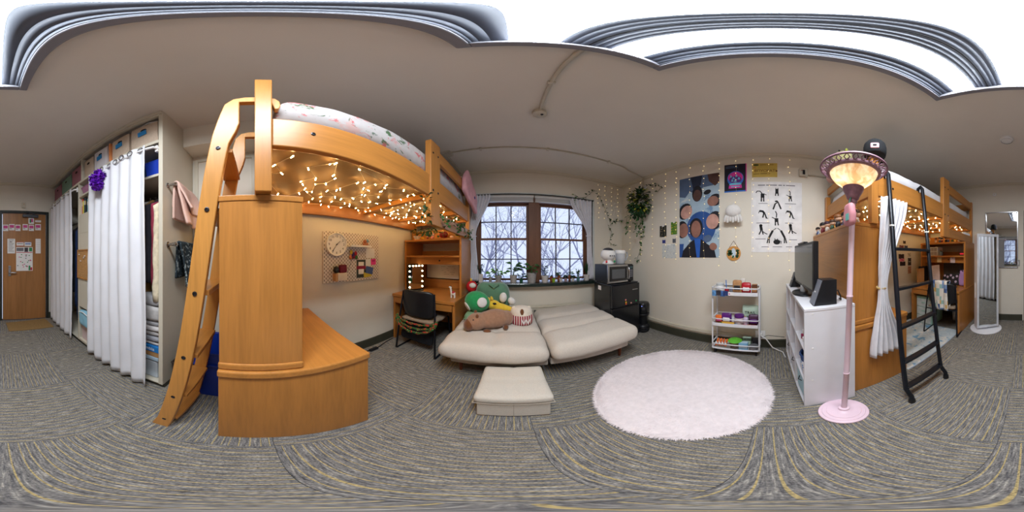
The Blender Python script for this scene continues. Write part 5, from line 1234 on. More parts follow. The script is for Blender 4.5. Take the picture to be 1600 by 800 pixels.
# white popcorn machine and pitcher
px_, py_ = 1.245, 1.86; MT = MZ1
pp = thing('popcorn_machine', 'round white popcorn machine with dark dome on the microwave', 'popcorn machine', (px_, py_, MT))
MB().lathe([(.075,0),(.082,.01),(.07,.03),(.055,.045),(.05,.06)], (px_,py_,MT+.001), 24).build('base', white_plastic, pp, smooth=50)
MB().ball((px_,py_,MT+.135), (.105,.10,.088), 24, 14).build('body', white_plastic, pp, smooth=180)
MB().lathe([(.080,0),(.072,.018),(.05,.034),(.02,.042),(0.001,.044)], (px_,py_,MT+.187), 24).build('dome', M('dome_dark', (56,58,66), .2), pp, smooth=60)
for s_, c_ in ((-1,(214,50,60)),(1,(40,150,100))): MB().ball((px_+s_*.065,py_-.06,MT+.04), (.014,.012,.018), 10, 7).build('knob', M('knob%d' % s_, c_, .4), pp, smooth=180)
for s_ in (-.03,0,.03): B('vent', (px_+s_-.006,py_-.103,MT+.11), (px_+s_+.006,py_-.088,MT+.125), M('vent_dark', (70,70,76), .6), pp)
kx, ky = 1.44, 1.84
pk = thing('water_pitcher', 'clear water filter pitcher with white lid beside the popcorn machine', 'pitcher', (kx, ky, MT))
MB().lathe([(.060,0),(.066,.005),(.076,.15),(.072,.15),(.063,.01)], (kx,ky,MT+.001), 24).build('jug', GLASS('pitcher_plastic', (.82,.84,.88), .15, .4, .1), pk, smooth=50)
MB().lathe([(.078,0),(.080,.03),(.070,.046),(0.001,.048)], (kx,ky,MT+.152), 24).build('lid', white_plastic, pk, smooth=50); B('filter', (kx-.03,ky-.03,MT+.05), (kx+.03,ky+.03,MT+.148), white_plastic, pk, bevel=.01)
MB().tube([(kx+.07,ky,MT+.17),(kx+.125,ky,MT+.165),(kx+.135,ky,MT+.12),(kx+.11,ky,MT+.06),(kx+.068,ky,MT+.04)], .010, 8).build('handle', M('handle_grey', (170,172,180), .4), pk, smooth=60)
# black canister stack by the fridge
cn = thing('black_canister', 'tall black cylindrical canister standing between fridge and wall', 'canister', (1.79, 1.73, 0)); cx_, cy_ = 1.79, 1.73
MB().lathe([(.095,0),(.10,.01),(.10,.10),(.09,.115),(.07,.13),(.072,.26),(.09,.285),(.10,.30),(.10,.33)], (cx_,cy_,.001), 24).build('lower_body', black_plastic, cn, smooth=45)
MB().lathe([(.095,0),(.105,.01),(.105,.13),(.09,.16),(.05,.17),(0.001,.172)], (cx_,cy_,.335), 24).build('upper_drum', glossb, cn, smooth=45); B('led', (cx_-.088,cy_-.065,.455), (cx_-.078,cy_-.055,.463), EMIT('led_blue', (120,140,255), 2), cn)
for z in (.03,.07,.31): MB().lathe([(.102,0),(.105,.006),(.102,.012)], (cx_,cy_,z), 24, caps=False).build('band', glossb, cn)
# ================================================================== conduits, ceiling box, detector, wall box
pipe = M('conduit_cream', (196,188,172), .5)
cbx = at_z(843, 174, ZC-.03)
t = thing('ceiling_box', 'cream junction box on the ceiling between light and window', 'junction box', (.19, 1.13, ZC-.05)); MB().lathe([(.052,0),(.055,-.008),(.055,-.045),(.045,-.05),(0.001,-.05)], (.195,1.14,ZC-.001), 8).build('box', pipe, t, smooth=30); MB().lathe([(.012,0),(.008,-.008),(0,-.008)], (.21,1.13,ZC-.051), 8).build('screw', bolt_m, t)
t = thing('ceiling_conduit', 'short cream conduit from the ceiling light to the junction box', 'conduit', (.185, .75, ZC), 'ceiling conduits'); MB().tube([(.185,.396,ZC-.014),(.185,.75,ZC-.014),(.19,1.09,ZC-.014)], .011, 8).build('pipe', pipe, t, smooth=60); B('clip', (.165,.74,ZC-.028), (.205,.76,ZC-.001), pipe, t)
t = thing('ceiling_conduit', 'long cream conduit crossing the ceiling in front of the window', 'conduit', (.4, 1.78, ZC), 'ceiling conduits')
MB().tube([(-.70,1.775,ZC-.012),(.3,1.78,ZC-.012),(1.45,1.79,ZC-.012),(1.60,1.83,ZC-.014),(1.90,1.855,ZC-.016),(1.925,1.86,ZC-.035),(1.932,1.865,ZC-.07),(1.932,1.875,2.40)], .010, 8).build('pipe', pipe, t, smooth=60)
for x in (-.35,.4,1.2): B('clip', (x-.012,1.755,ZC-.026), (x+.012,1.805,ZC-.001), pipe, t)
B('end_box', (-.80,1.72,ZC-.04), (-.69,1.83,ZC-.001), pipe, t, bevel=.006); B('raceway', (-.80,1.83,ZC-.025), (-.76,YW-.035,ZC-.001), pipe, t, bevel=.004)
sd = at_z(1573, 219, ZC-.02)
t = thing('smoke_detector', 'round white smoke detector on the ceiling near the door', 'smoke detector', (sd.x, sd.y, ZC-.04)); MB().lathe([(.068,0),(.07,-.006),(.066,-.026),(.05,-.038),(0.001,-.04)], (sd.x,sd.y,ZC-.001), 24).build('case', white_plastic, t, smooth=40); MB().lathe([(.058,0),(.055,-.006),(.058,-.012)], (sd.x,sd.y,ZC-.028), 24, caps=False).build('vent_ring', grey_ink, t)
t = thing('wall_sensor', 'small round white sensor high on the back wall', 'sensor', (.56, YB, 1.78)); a = at_y(1554, 304, YB+.01); MB().lathe([(.036,0),(.036,.012),(.028,.022),(0,.023)], (a.x,YB+.001,a.z), 20, Matrix.Rotation(-pi/2,4,'X')).build('case', white_plastic, t, smooth=45); MB().ball((a.x,YB+.022,a.z), (.014,.004,.014), 10, 6).build('dome', trim_m, t, smooth=180)
a = at_x(1255.5, 269.5, XR-.03)
t = thing('fire_alarm_box', 'cream alarm box with dark speaker grille high on the right wall', 'alarm', (XR, a.y, a.z-.06)); B('case', (XR-.05,a.y-.055,a.z-.06), (XR-.001,a.y+.055,a.z+.06), pipe, t, bevel=.008)
B('grille', (XR-.053,a.y-.015,a.z-.04), (XR-.05,a.y+.015,a.z+.03), ink, t); MB().ball((XR-.052,a.y+.025,a.z+.02), .007, 8, 5).build('led', M('alarm_red', (170,40,40), .4), t)
MB().tube([(XR-.02,a.y-.055,a.z-.02),(XR-.018,-1.2,a.z-.03),(XR-.018,-2.9,a.z-.03)], .011, 8).build('pipe', pipe, t, smooth=60)
for k, (px1, py1, lab) in enumerate(((1576,413,'light switch plate under the wall mirror near the closet'), (1590.5,411,'steel switch plate beside the entrance door frame'))):
    a = at_y(px1, py1, YB); t = thing('switch_plate', ('white ' if k == 0 else '')+lab, 'switch', (a.x, YB, a.z-.06), 'switch plates on the back wall'); B('plate', (a.x-.036,YB+.0005,a.z-.057), (a.x+.036,YB+.007,a.z+.057), white_plastic if k == 0 else M('plate_steel', (160,158,150), .4), t, bevel=.002); B('rocker', (a.x-.014,YB+.007,a.z-.028), (a.x+.014,YB+.012,a.z+.028), white_plastic, t, bevel=.002)
# outlet and cables low on the right wall
ob = thing('wall_outlet', 'white wall outlet with plugs behind the snack cart', 'outlet', (XR, .085, .18)); B('plate', (XR-.03,.03,.15), (XR-.023,.15,.27), white_plastic, ob, bevel=.003); 
for z in (.185,.232): B('plug', (XR-.065,.065,z-.014), (XR-.03,.115,z+.014), white_plastic, ob, bevel=.005)
tag(MB().tube([(1.885,.09,.225),(1.86,.02,.18),(1.85,-.05,.06),(1.84,-.12,.014),(1.80,-.165,.012),(1.68,-.18,.012)], .007, 8).build('extension_cord', white_plastic, smooth=60), 'white extension cord running from the outlet to the white shelf', 'cord')
tag(MB().tube([(1.885,.085,.185),(1.87,.0,.23),(1.86,-.10,.22),(1.87,-.19,.20)], .0035, 6).build('charger_cord', black_plastic, smooth=60), 'thin black cord looping beside the white extension cord', 'cord')
# ================================================================== snack cart
CX0, CX1, CY0, CY1 = 1.70, 1.93, .105, .60
ct = thing('rolling_cart', 'white three-tier metal rolling cart full of snacks', 'cart', (1.815, .35, 0))
wmet = M('cart_white', (226,226,230), .35, var=.03)
def tray(z0, z1):
    MB().box((CX0+.012,CY0+.012,z0), (CX1-.012,CY1-.012,z0+.004)).build('tray_floor', wmet, ct)
    for a_, b_ in (((CX0,CY0,z0),(CX0+.006,CY1,z1)),((CX1-.006,CY0,z0),(CX1,CY1,z1)),((CX0+.006,CY0,z0),(CX1-.006,CY0+.006,z1)),((CX0+.006,CY1-.006,z0),(CX1-.006,CY1,z1))): B('tray_side', a_, b_, wmet, ct, bevel=.002)
def rail(z):
    c_ = [(CX0-.004,CY0,z),(CX0-.004,CY1,z),(CX0+.02,CY1+.012,z),(CX1-.02,CY1+.012,z),(CX1,CY1,z),(CX1,CY0,z),(CX1-.02,CY0-.012,z),(CX0+.02,CY0-.012,z)]; MB().tube(c_, .007, 8, close=True).build('rail', wmet, ct, smooth=60)
tray(.785,.825); rail(.868); tray(.405,.445); rail(.50); tray(.082,.086+.016); rail(.16); rail(.09)
for x in (CX0+.03,CX1-.03):
    for y in (CY0-.012,CY1+.012): MB().tube([(x,y,.07),(x,y,.87)], .009, 8).build('upright', wmet, ct, smooth=60)
for x in (CX0+.04,CX1-.04):
    for y in (CY0+.02,CY1-.02): MB().lathe([(.024,-.01),(.026,-.006),(.026,.006),(.024,.01)], (x,y,.027), 14, Matrix.Rotation(pi/2,4,'X')).build('wheel', black_plastic, ct, smooth=40); B('caster_fork', (x-.012,y-.013,.04), (x+.012,y+.013,.082), black_plastic, ct)
snack_rnd = random.Random(31)
def bag(label, y, z, w_, h, m, x=1.76, th=.05, band=None, txt=None, lean=.0, grp='snacks on the cart', cat='snack bag'):
    t = thing('snack_bag', label, cat, (x, y, z), grp)
    def shp(q): f = abs(q.z)/(h/2); return (q.x*(1-.72*f**3)+lean*(q.z+h/2), q.y*(1+.05*f), q.z)
    MB().soft((x-th/2,y-w_/2,z+.001), (x+th/2,y+w_/2,z+h), .02, (6,8,8), .003, 18, y*9, shape=shp).build('pouch', m, t, smooth=180)
    if band: MB().soft((x-th/2-.0025,y-w_*.36,z+h*.32), (x-th/2+.012,y+w_*.36,z+h*.66), .008, (4,6,6), 0).build('print', band, t, smooth=180)
    if txt:
        for k, s_ in enumerate(txt): lettering(s_, h*.2, frame((x-th/2-.006,y,z+h*(.62-.24*k)), (0,-1,0), (0,0,1)), ink, t)
    return t
def carton(label, y, z, w_, h, m, x=1.76, d_=.05, band=None, cat='snack box', rz=0, flat=False):
    t = thing('snack_box', label, cat, (x, y, z), 'snacks on the cart'); Rm = Matrix.Translation((x,y,z)) @ Matrix.Rotation(rz,4,'Z')
    MB().box((-d_/2,-w_/2,.001), (d_/2,w_/2,h)).xf(Rm).build('carton', m, t, bevel=.003)
    if band: MB().box((-d_/2-.0012,-w_*.42,h*.25), (-d_/2,w_*.42,h*.7)).xf(Rm).build('print', band, t)
    MB().box((-d_*.4,-w_*.45,h), (d_*.4,w_*.45,h+.0015)).xf(Rm).build('flap', band or m, t)
    return t
def jar(label, y, z, r, h, m, lidm, x=1.77, cat='jar'):
    t = thing('snack_jar', label, cat, (x, y, z), 'snacks on the cart'); MB().lathe([(r*.9,0),(r,.006),(r,h*.75),(r*.85,h*.82)], (x,y,z+.001), 18).build('jar_body', m, t, smooth=45); MB().lathe([(r*.98,0),(r,.004),(r*.98,h*.2),(r*.3,h*.22),(0,h*.22)], (x,y,z+.001+h*.8), 18).build('lid', lidm, t, smooth=45)
T1, T2, T3 = .79, .41, .087
orange_s = M('snack_orange', (226,110,40), .4); purple_s = M('snack_purple', (92,32,120), .35, var=.2); red_s = M('snack_red', (180,28,44), .35, var=.2); kraft = M('kraft', (176,130,86), .7, var=.15, scale=30); mint = M('snack_mint', (190,214,196), .5); gold_s = M('snack_gold', (222,170,60), .4); brown_s = M('snack_brown', (98,60,40), .4); blue_s = M('snack_blue', (60,120,200), .4); lblue = M('snack_lightblue', (130,180,214), .5); green_s = M('snack_green', (104,190,60), .4); black_s = M('snack_black', (40,38,42), .4)
# top tier
jar('white ribbed mug at the left end of the cart top tier', .535, T1, .045, .12, white_plastic, M('mug_grey', (200,204,206), .4), cat='mug')
t = thing('toothbrush_cup', 'small cup with a blue brush on the cart top tier', 'cup', (1.76,.455,T1)); MB().lathe([(.022,0),(.026,.06),(.022,.06),(.019,.005)], (1.76,.455,T1+.001), 14).build('cup', red_s, t, smooth=45); MB().tube([(1.76,.455,T1+.01),(1.765,.465,T1+.16)], .005, 6).build('brush', blue_s, t)
jar('blue-lidded small jar beside the kraft bag on the cart', .405, T1, .025, .07, grey_ink, blue_s)
bag('brown kraft paper snack bag on the cart top tier', .335, T1, .10, .165, kraft, band=black_s)
bag('small clear bag behind the kraft bag on the cart', .285, T1, .06, .175, M('clear_bag', (214,208,200), .4), x=1.84)
bag('red and white snack bag on the cart top tier', .235, T1, .10, .14, red_s, band=paper_m)
carton('brown and tan carton at the right end of the cart top tier', .145, T1, .06, .12, brown_s, band=kraft)
carton('orange-red wafer box lying at the right of the top tier', .165, T1, .10, .03, red_s, x=1.718, d_=.02)
# photo cards clipped on the top tray
t = thing('photo_strip', 'strip of blue photo prints on the front of the cart top tray', 'photo', (CX0-.01, .53, .79)); 
for k, (y, c) in enumerate(((.575,(90,140,190)),(.53,(60,60,72)),(.485,(70,110,170)),(.45,(40,60,110)))): B('print', (CX0-.0125-.001*(k%2),y-.028,.775+.01*(k%2)), (CX0-.0115,y+.028,.84), M('photo%d' % k, c, .4, var=.5, scale=40), t)
t = thing('price_card', 'white card on the front of the cart top tray', 'card', (CX0-.01,.39,.79)); B('sheet', (CX0-.0125,.36,.79), (CX0-.0115,.425,.83), paper_m, t); B('print', (CX0-.0132,.40,.80), (CX0-.0125,.415,.815), pink_ink, t)
# middle tier
bag('orange snack bag at the left end of the middle tier', .545, T2, .075, .115, orange_s, band=pink_ink)
bag('purple and white snack bag on the middle tier', .455, T2, .11, .15, purple_s, band=paper_m)
bag('yellow snack bag lying in front on the middle tier', .43, T2, .14, .055, gold_s, x=1.725, th=.03)
jar('clear tub with a purple lid on the middle tier', .315, T2, .055, .13, M('tub_clear', (206,190,190), .4), purple_s)
bag('small white and purple pouch on the middle tier', .24, T2, .05, .12, M('snack_lilac', (196,180,206), .5), x=1.74)
bag('pale mint trail mix bag standing at the back of the middle tier', .20, T2, .18, .235, mint, x=1.85, txt=['TRAIL','MIX'])
bag('dark purple chocolate bag in front of the trail mix', .155, T2, .11, .15, M('snack_plum', (70,34,66), .4, var=.4, scale=40), x=1.755, band=purple_s)
carton('tan cracker box at the far right of the middle tier', .27, T2, .05, .10, kraft, x=1.80)
for k, (y, m_, c) in enumerate(((.56,black_s,'black'),(.51,green_s,'green'),(.46,kraft,'tan'),(.40,blue_s,'blue'),(.35,lblue,'pale blue'),(.30,brown_s,'brown'),(.25,red_s,'red'),(.20,orange_s,'orange'),(.15,red_s,'dark red'))):
    carton(f'{c} snack bar lying along the front edge of the middle tier', y, T2, .046, .03, m_, x=1.716, d_=.018)
# bottom tier
for k in range(4): t = thing('sauce_packet', f'orange-red snack stick bag, {["first","second","third","fourth"][k]} from the left on the bottom tier', 'snack bag', (1.75,.565-.035*k,T3), 'snack stick bags'); MB().soft((1.735,.553-.035*k,T3+.002), (1.765,.579-.035*k,T3+.115), .012, (5,5,7), .003, 20, k, shape=lambda q: (q.x+.18*(q.z+.05), q.y-.2*q.z, q.z)).build('wrapper', orange_s, t, smooth=180); MB().soft((1.728,.556-.035*k,T3+.05), (1.736,.576-.035*k,T3+.08), .003, (3,3,3)).build('print', paper_m, t)
bw = thing('lidded_bowl', 'clear bowl of snacks with a bright green leaf-shaped lid on the bottom tier', 'bowl', (1.775,.36,T3)); MB().lathe([(.04,0),(.055,.01),(.062,.085)], (1.775,.365,T3+.001), 18).build('bowl', M('bowl_amber', (120,100,84), .3), bw, smooth=45); MB().lathe([(.065,0),(.082,.012),(.06,.028),(.02,.036),(0,.037)], (1.775,.365,T3+.09), 20).build('lid', green_s, bw, smooth=50); MB().ball((1.775,.365,T3+.13), (.008,.008,.01), 8, 5).build('lid_knob', green_s, bw)
carton('dark patterned snack box behind the blue box on the bottom tier', .235, T3, .10, .135, M('snack_mixed', (70,84,70), .5, var=.6, scale=40), x=1.82, band=mint)
carton('light blue tissue-sized box at the front of the bottom tier', .265, T3, .10, .10, lblue, x=1.745, d_=.05, band=M('pale_print', (190,214,230), .6))
jar('squat grey tin on the bottom tier', .155, T3, .05, .06, grey_ink, M('tin_dark', (100,100,104), .3), x=1.75, cat='tin')
carton('long black box at the right of the bottom tier', .145, T3, .07, .10, black_s, x=1.86)
carton('flat grey snack box at the bottom left of the cart', .49, T3, .17, .022, M('flat_grey', (150,144,138), .6), x=1.76, d_=.1)
# ================================================================== white cube shelf with television
OX0, OX1, OY0, OY1, OH = .905, 1.83, -.535, -.205, .905
lam = M('white_laminate', (228,228,234), .4, var=.02)
cu = thing('cube_shelf', 'white nine-cube shelf unit with the television on top', 'shelf', ((OX0+OX1)/2, (OY0+OY1)/2, 0))
tk = .018
B('side_panel', (OX0,OY0,.001), (OX0+tk,OY1,OH-tk), lam, cu, bevel=.001); B('side_panel', (OX1-tk,OY0,.001), (OX1,OY1,OH-tk), lam, cu, bevel=.001)
B('top', (OX0-.002,OY0,OH-tk), (OX1+.002,OY1+.002,OH), lam, cu, bevel=.002); B('bottom', (OX0+tk,OY0,.02), (OX1-tk,OY1,.02+tk), lam, cu)
B('back_panel', (OX0+tk,OY0,.02), (OX1-tk,OY0+.005,OH-tk), lam, cu)
cw = (OX1-OX0-2*tk-2*.014)/3; hh_ = (OH-2*tk-.02-2*.014)/3
xs_ = [OX0+tk+k*(cw+.014) for k in range(3)]; zs_ = [.02+tk+k*(hh_+.014) for k in range(3)]
for k in (1,2): B('divider', (xs_[k]-.014,OY0+.005,.02+tk), (xs_[k],OY1,OH-tk), lam, cu, bevel=.001)
for k in (1,2):
    for j in range(3): B('shelf', (xs_[j],OY0+.005,zs_[k]-.014), (xs_[j]+cw,OY1,zs_[k]), lam, cu, bevel=.001)
for y in (OY0+.05,OY1-.05):
    for z in (.32,.62,.87): MB().lathe([(.006,0),(.006,.0015),(0,.002)], (OX0,y,z), 8, Matrix.Rotation(-pi/2,4,'Y')).build('screw_cap', white_plastic, cu)
def cubebin(label, j, k, m, h=.9):
    x0, z0 = xs_[j]+.008, zs_[k]+.001; x1 = xs_[j]+cw-.008
    t = thing('cube_bin', label, 'storage bin', ((x0+x1)/2, (OY0+OY1)/2, z0), 'fabric bins in the white cube shelf'); MB().soft((x0,OY0+.02,z0), (x1,OY1-.012,z0+hh_*h), .012, (6,6,6), .002, 8, j).build('box', m, t, smooth=60); MB().tube([((x0+x1)/2-.035,OY1-.012,z0+hh_*h*.7),((x0+x1)/2,OY1+.004,z0+hh_*h*.66),((x0+x1)/2+.035,OY1-.012,z0+hh_*h*.7)], .004, 6).build('handle', ink, t)
cubebin('pale blue fabric bin in the bottom cube nearest the lamp', 0, 0, M('bin_paleblue', (170,204,216), .9, bump=.2)); cubebin('white fabric bin in the bottom middle cube', 1, 0, M('bin_white', (222,220,226), .9, bump=.2)); cubebin('white fabric bin in the bottom cube nearest the wall', 2, 0, MATS['bin_white'])
t = thing('round_basket', 'dark blue round basket in the middle cube nearest the lamp', 'basket', (xs_[0]+.14, -.31, zs_[1])); MB().lathe([(.085,0),(.095,.01),(.108,.15),(.10,.15),(.088,.012)], (xs_[0]+.14,-.32,zs_[1]+.001), 20).build('shell', M('basket_navy', (52,80,134), .8, var=.3, scale=60), t, smooth=45); MB().lathe([(.109,0),(.113,.006),(.109,.012)], (xs_[0]+.14,-.32,zs_[1]+.14), 20, caps=False).build('rim', MATS['basket_navy'], t)
t = thing('game_bag', 'white bag with coloured dots in front of the navy basket', 'bag', (xs_[0]+.08, -.25, zs_[1])); MB().soft((xs_[0]+.02,-.262,zs_[1]+.001), (xs_[0]+.16,-.215,zs_[1]+.10), .022, (8,5,6), .006, 15, 3).build('body', SPOTS('dotty', (228,224,226), [((60,130,190),2,.56),((200,60,80),5,.64),((40,40,46),8,.64)], 40), t, smooth=180); MB().tube([(xs_[0]+.05,-.238,zs_[1]+.095),(xs_[0]+.09,-.238,zs_[1]+.118),(xs_[0]+.13,-.238,zs_[1]+.095)], .003, 5).build('drawstring', ink, t)
for k, (dx, c, nm) in enumerate(((.05,(206,60,150),'magenta'),(.10,(240,236,236),'white'),(.15,(150,40,80),'maroon'))):
    t = thing('nail_polish', f'{nm} nail polish bottle in the top cube nearest the lamp', 'bottle', (xs_[0]+dx,-.24,zs_[2]), 'nail polish bottles'); MB().lathe([(.014,0),(.016,.004),(.016,.035),(.007,.042)], (xs_[0]+dx,-.235,zs_[2]+.001), 12).build('bottle', M('polish%d' % k, c, .2), t, smooth=45); MB().lathe([(.007,0),(.006,.035),(0,.036)], (xs_[0]+dx,-.235,zs_[2]+.043), 10).build('cap', [MATS['polish0'],black_plastic,white_plastic][k], t)
t = thing('game_case', 'dark game cases leaning in the top middle cube', 'case', (xs_[1]+.1,-.26,zs_[2])); [B('case', (xs_[1]+.03+.022*q,-.40,zs_[2]+.001), (xs_[1]+.048+.022*q,-.24,zs_[2]+.10), [black_s,M('case_green',(60,84,60),.4),black_s][q], t, bevel=.002) for q in range(3)]
t = thing('paint_set', 'little box of coloured paint tubes in the top cube nearest the wall', 'paint set', (xs_[2]+.1,-.26,zs_[2])); B('box', (xs_[2]+.04,-.33,zs_[2]+.001), (xs_[2]+.16,-.23,zs_[2]+.03), M('paint_box', (120,60,60), .6), t); [MB().lathe([(.008,0),(.008,.05),(.004,.055),(.004,.065)], (xs_[2]+.055+.03*q,-.28,zs_[2]+.03), 8).build('tube', [red_s,blue_s,paper_m,purple_s][q], t) for q in range(4)]
t = thing('lilac_plate', 'lilac round dish standing in the middle centre cube', 'dish', (xs_[1]+.12,-.27,zs_[1])); MB().lathe([(.05,0),(.085,.006),(.09,.012),(.084,.012),(.05,.006)], (xs_[1]+.13,-.27,zs_[1]+.091), 24, Matrix.Rotation(-1.25,4,'X')).build('dish', M('dish_lilac', (186,178,214), .4), t, smooth=45); MB().bar((xs_[1]+.09,-.30,zs_[1]+.003), (xs_[1]+.17,-.30,zs_[1]+.003), .03, .005).build('stand', white_plastic, t)
# television, speakers
tv = thing('television', 'black flat television seen edge-on on the white shelf', 'television', (1.32, -.29, OH))
Rm = Matrix.Translation((1.315,-.285,OH)) @ Matrix.Rotation(radians(3),4,'Z')
def TV(nm, a_, b_, m, **k): return MB().box(a_, b_).xf(Rm).build(nm, m, tv, **k)
MB().lathe([(.12,0),(.125,.006),(.118,.014),(.05,.02),(0.001,.021)], (0,0,.001), 28).xf(Rm @ Matrix.Diagonal((1,.72,1,1))).build('stand_base', black_plastic, tv, smooth=45)
MB().lathe([(.032,0),(.034,.03),(.02,.05),(.018,.09)], (0,-.012,.018), 14).xf(Rm).build('neck', M('tv_neck', (150,152,156), .3), tv, smooth=45)
TV('housing', (-.292,-.03,.062), (.288,.006,.415), black_plastic, bevel=.006); TV('screen', (-.272,.006,.085), (.268,.0085,.395), M('screen_dark', (44,50,50), .12, spec=.6))
TV('top_bar', (-.08,-.02,.413), (.12,.015,.428), black_plastic, bevel=.005)
def speaker(label, c, w_, d_, h, lean, cabm, grp='desk speakers'):
    t = thing('speaker', label, 'speaker', c, grp); x, y, z = c
    MB().prism([(y-d_,z+.001),(y,z+.001),(y-lean,z+h),(y-d_,z+h)], 'yz', x, x+w_).build('cabinet', black_plastic, t, bevel=.003)
    n_ = Vector((0,h,lean)).normalized(); c0_ = Vector((x+w_/2,y-lean/2,z+h/2))+n_*.003
    MB().obox(c0_, (w_-.006,.007,h*1.0), Matrix.Rotation(atan2(lean,h),4,'X')).build('grille', cabm, t, bevel=.002); MB().obox(c0_+n_*.0045, (w_*.2,.002,.008), Matrix.Rotation(atan2(lean,h),4,'X')).build('badge', white_plastic, t)
    return t
silver = M('speaker_silver', (120,124,136), .45, var=.05)
speaker('large black speaker with slanted silver front at the shelf end', (.945,-.275,OH), .10, .15, .165, .055, silver)
speaker('small black speaker with slanted front behind the television', (1.60,-.225,OH), .095, .10, .15, .05, M('speaker_grey', (70,74,82), .5))
t = thing('cable_bundle', 'black and red cable ends behind the large speaker', 'cable', (1.0,-.45,OH)); MB().tube([(1.01,-.43,OH+.07),(1.005,-.46,OH+.08),(1.0,-.475,OH+.04),(1.0,-.48,OH+.012),(1.05,-.49,OH+.008)], .005, 6).build('wire', black_plastic, t); B('plug', (.995,-.445,OH+.05), (1.015,-.43,OH+.062), red_s, t); B('plug', (.995,-.445,OH+.03), (1.015,-.43,OH+.042), paper_m, t)
# ================================================================== pink floor lamp (stands slightly off plumb)
lp = thing('floor_lamp', 'pink torchiere floor lamp with ornate bowl shade', 'floor lamp', (.775,-.388,0))
pinkm = M('lamp_pink', (240,212,226), .4, var=.04); mauvem = M('lamp_mauve', (140,104,118), .5, var=.15, scale=60)
MB().lathe([(.132,0),(.137,.006),(.135,.014),(.118,.018),(.116,.022),(.095,.025),(.093,.029),(.06,.033),(.045,.037),(.032,.045),(.030,.062),(.02,.066)], (0,0,.001), 44).build('base', pinkm, lp, smooth=35, local=True)
for z0, z1 in ((.06,.46),(.46,1.0),(1.0,1.53)): MB().lathe([(.0165,0),(.0165,z1-z0-.008),(.0185,z1-z0-.006),(.0185,z1-z0)], (0,0,z0), 16).build('pole', pinkm, lp, smooth=45, local=True)
MB().lathe([(.022,0),(.026,.008),(.024,.02),(.034,.03),(.036,.04),(.046,.06),(.058,.085),(.060,.10),(.052,.105)], (0,0,1.52), 32).build('socket_cup', mauvem, lp, smooth=45, local=True)
def shade_mat():
    m, nt, b = _new('alabaster_glass'); v = _coords(nt); c = _ramp(nt, _noise(nt, v, 14, 4, .6, 1.5), [(.38, lin((226,204,172))), (.6, lin((252,244,230)))])
    nt.links.new(c, b.inputs['Base Color']); b.inputs['Roughness'].default_value = .3; b.inputs['Subsurface Weight'].default_value = .0
    tr = nt.nodes.new('ShaderNodeBsdfTranslucent'); nt.links.new(c, tr.inputs[0])
    mx = nt.nodes.new('ShaderNodeMixShader'); mx.inputs[0].default_value = .6; nt.links.new(b.outputs[0], mx.inputs[1]); nt.links.new(tr.outputs[0], mx.inputs[2]); nt.links.new(mx.outputs[0], nt.nodes['Material Output'].inputs[0]); return m
MB().lathe([(.05,0),(.075,.018),(.105,.045),(.125,.075),(.133,.10)], (0,0,1.622), 40, caps=False).build('glass_bowl', shade_mat(), lp, smooth=180, solid=.003, local=True)
rm = MB().lathe([(.133,0),(.150,.004),(.152,.016),(.138,.020)], (0,0,1.714), 48, caps=False).build('rim_ring', mauvem, lp, smooth=45, solid=.004, local=True)
MB().lathe([(.183,0),(.188,.006),(.186,.014),(.180,.010)], (0,0,1.742), 48, caps=False).build('rim_ring', mauvem, lp, smooth=45, solid=.004, local=True)
for k in range(26):
    g_ = 2*pi*k/26; u_ = Vector((cos(g_),sin(g_),0)); s_ = Vector((-sin(g_),cos(g_),0)); p0_ = u_*.150+Vector((0,0,1.726)); p1_ = u_*.184+Vector((0,0,1.748))
    MB().tube([p0_-s_*.004, p0_.lerp(p1_,.4)+s_*.014, p1_+s_*.004, p0_.lerp(p1_,.5)-s_*.013, p0_-s_*.004], .0035, 5).build('scroll', mauvem, lp, local=True)
MB().ball((0,0,1.70), (.03,.03,.04), 12, 8).build('bulb', EMIT('lamp_bulb', (255,232,200), 22), lp, smooth=180, local=True)
_tilt = Matrix.Rotation(radians(2.2),4,'X') @ Matrix.Rotation(radians(.2),4,'Y')
lp.rotation_euler = _tilt.to_euler()
# pink pouch hanging from the lamp neck
pu = thing('pink_pouch', 'pink keyring pouch with teal tag hanging from the lamp neck', 'pouch', (.735,-.395,1.38))
MB().soft((.69,-.42,1.375), (.775,-.38,1.50), .02, (8,5,10), .004, 15, 6, shape=lambda q: (q.x*(1-.25*max(0,q.z/.062)), q.y, q.z)).build('body', M('pouch_pink', (206,140,150), .6, bump=.2), pu, smooth=180); B('tag', (.70,-.378,1.40), (.73,-.376,1.435), M('tag_teal', (110,190,180), .5), pu); MB().tube([(.735,-.40,1.495),(.745,-.41,1.53),(.76,-.425,1.545)], .004, 6).build('loop', M('loop_green', (40,90,70), .6), pu)
# ------------------------------------------------ hats on the corner post of the right bed
def cap(label, c, R_, crown, brim, patch=None):
    t = thing('baseball_cap', label, 'cap', c, 'hats on the right bed post'); Mx = Matrix.Translation(c) @ R_
    MB().lathe([(.08,-.075),(.088,-.07),(.094,-.03),(.095,.01),(.088,.05),(.066,.085),(.03,.102),(0.001,.106)], (0,0,0), 24).xf(Mx @ Matrix.Diagonal((.92,1.05,1,1))).build('crown', crown, t, smooth=180)
    MB().grid(lambda u,v: ((u-.5)*.17*(1-.25*v), -.085-.075*v*(1-((u-.5)*1.6)**2), -.045-.015*v-.06*(u-.5)**2), 12, 8).xf(Mx).build('brim', brim, t, smooth=180, solid=.004)
    MB().ball((0,0,.106), (.008,.008,.005), 8, 5).xf(Mx).build('button', crown, t)
    if patch:
        MB().box((-.03,.088,-.048), (.03,.104,.008)).xf(Mx).build('patch', patch, t, bevel=.008); MB().box((-.013,.1035,-.032), (.013,.106,-.010)).xf(Mx).build('emblem', ink, t, bevel=.003)
    return t
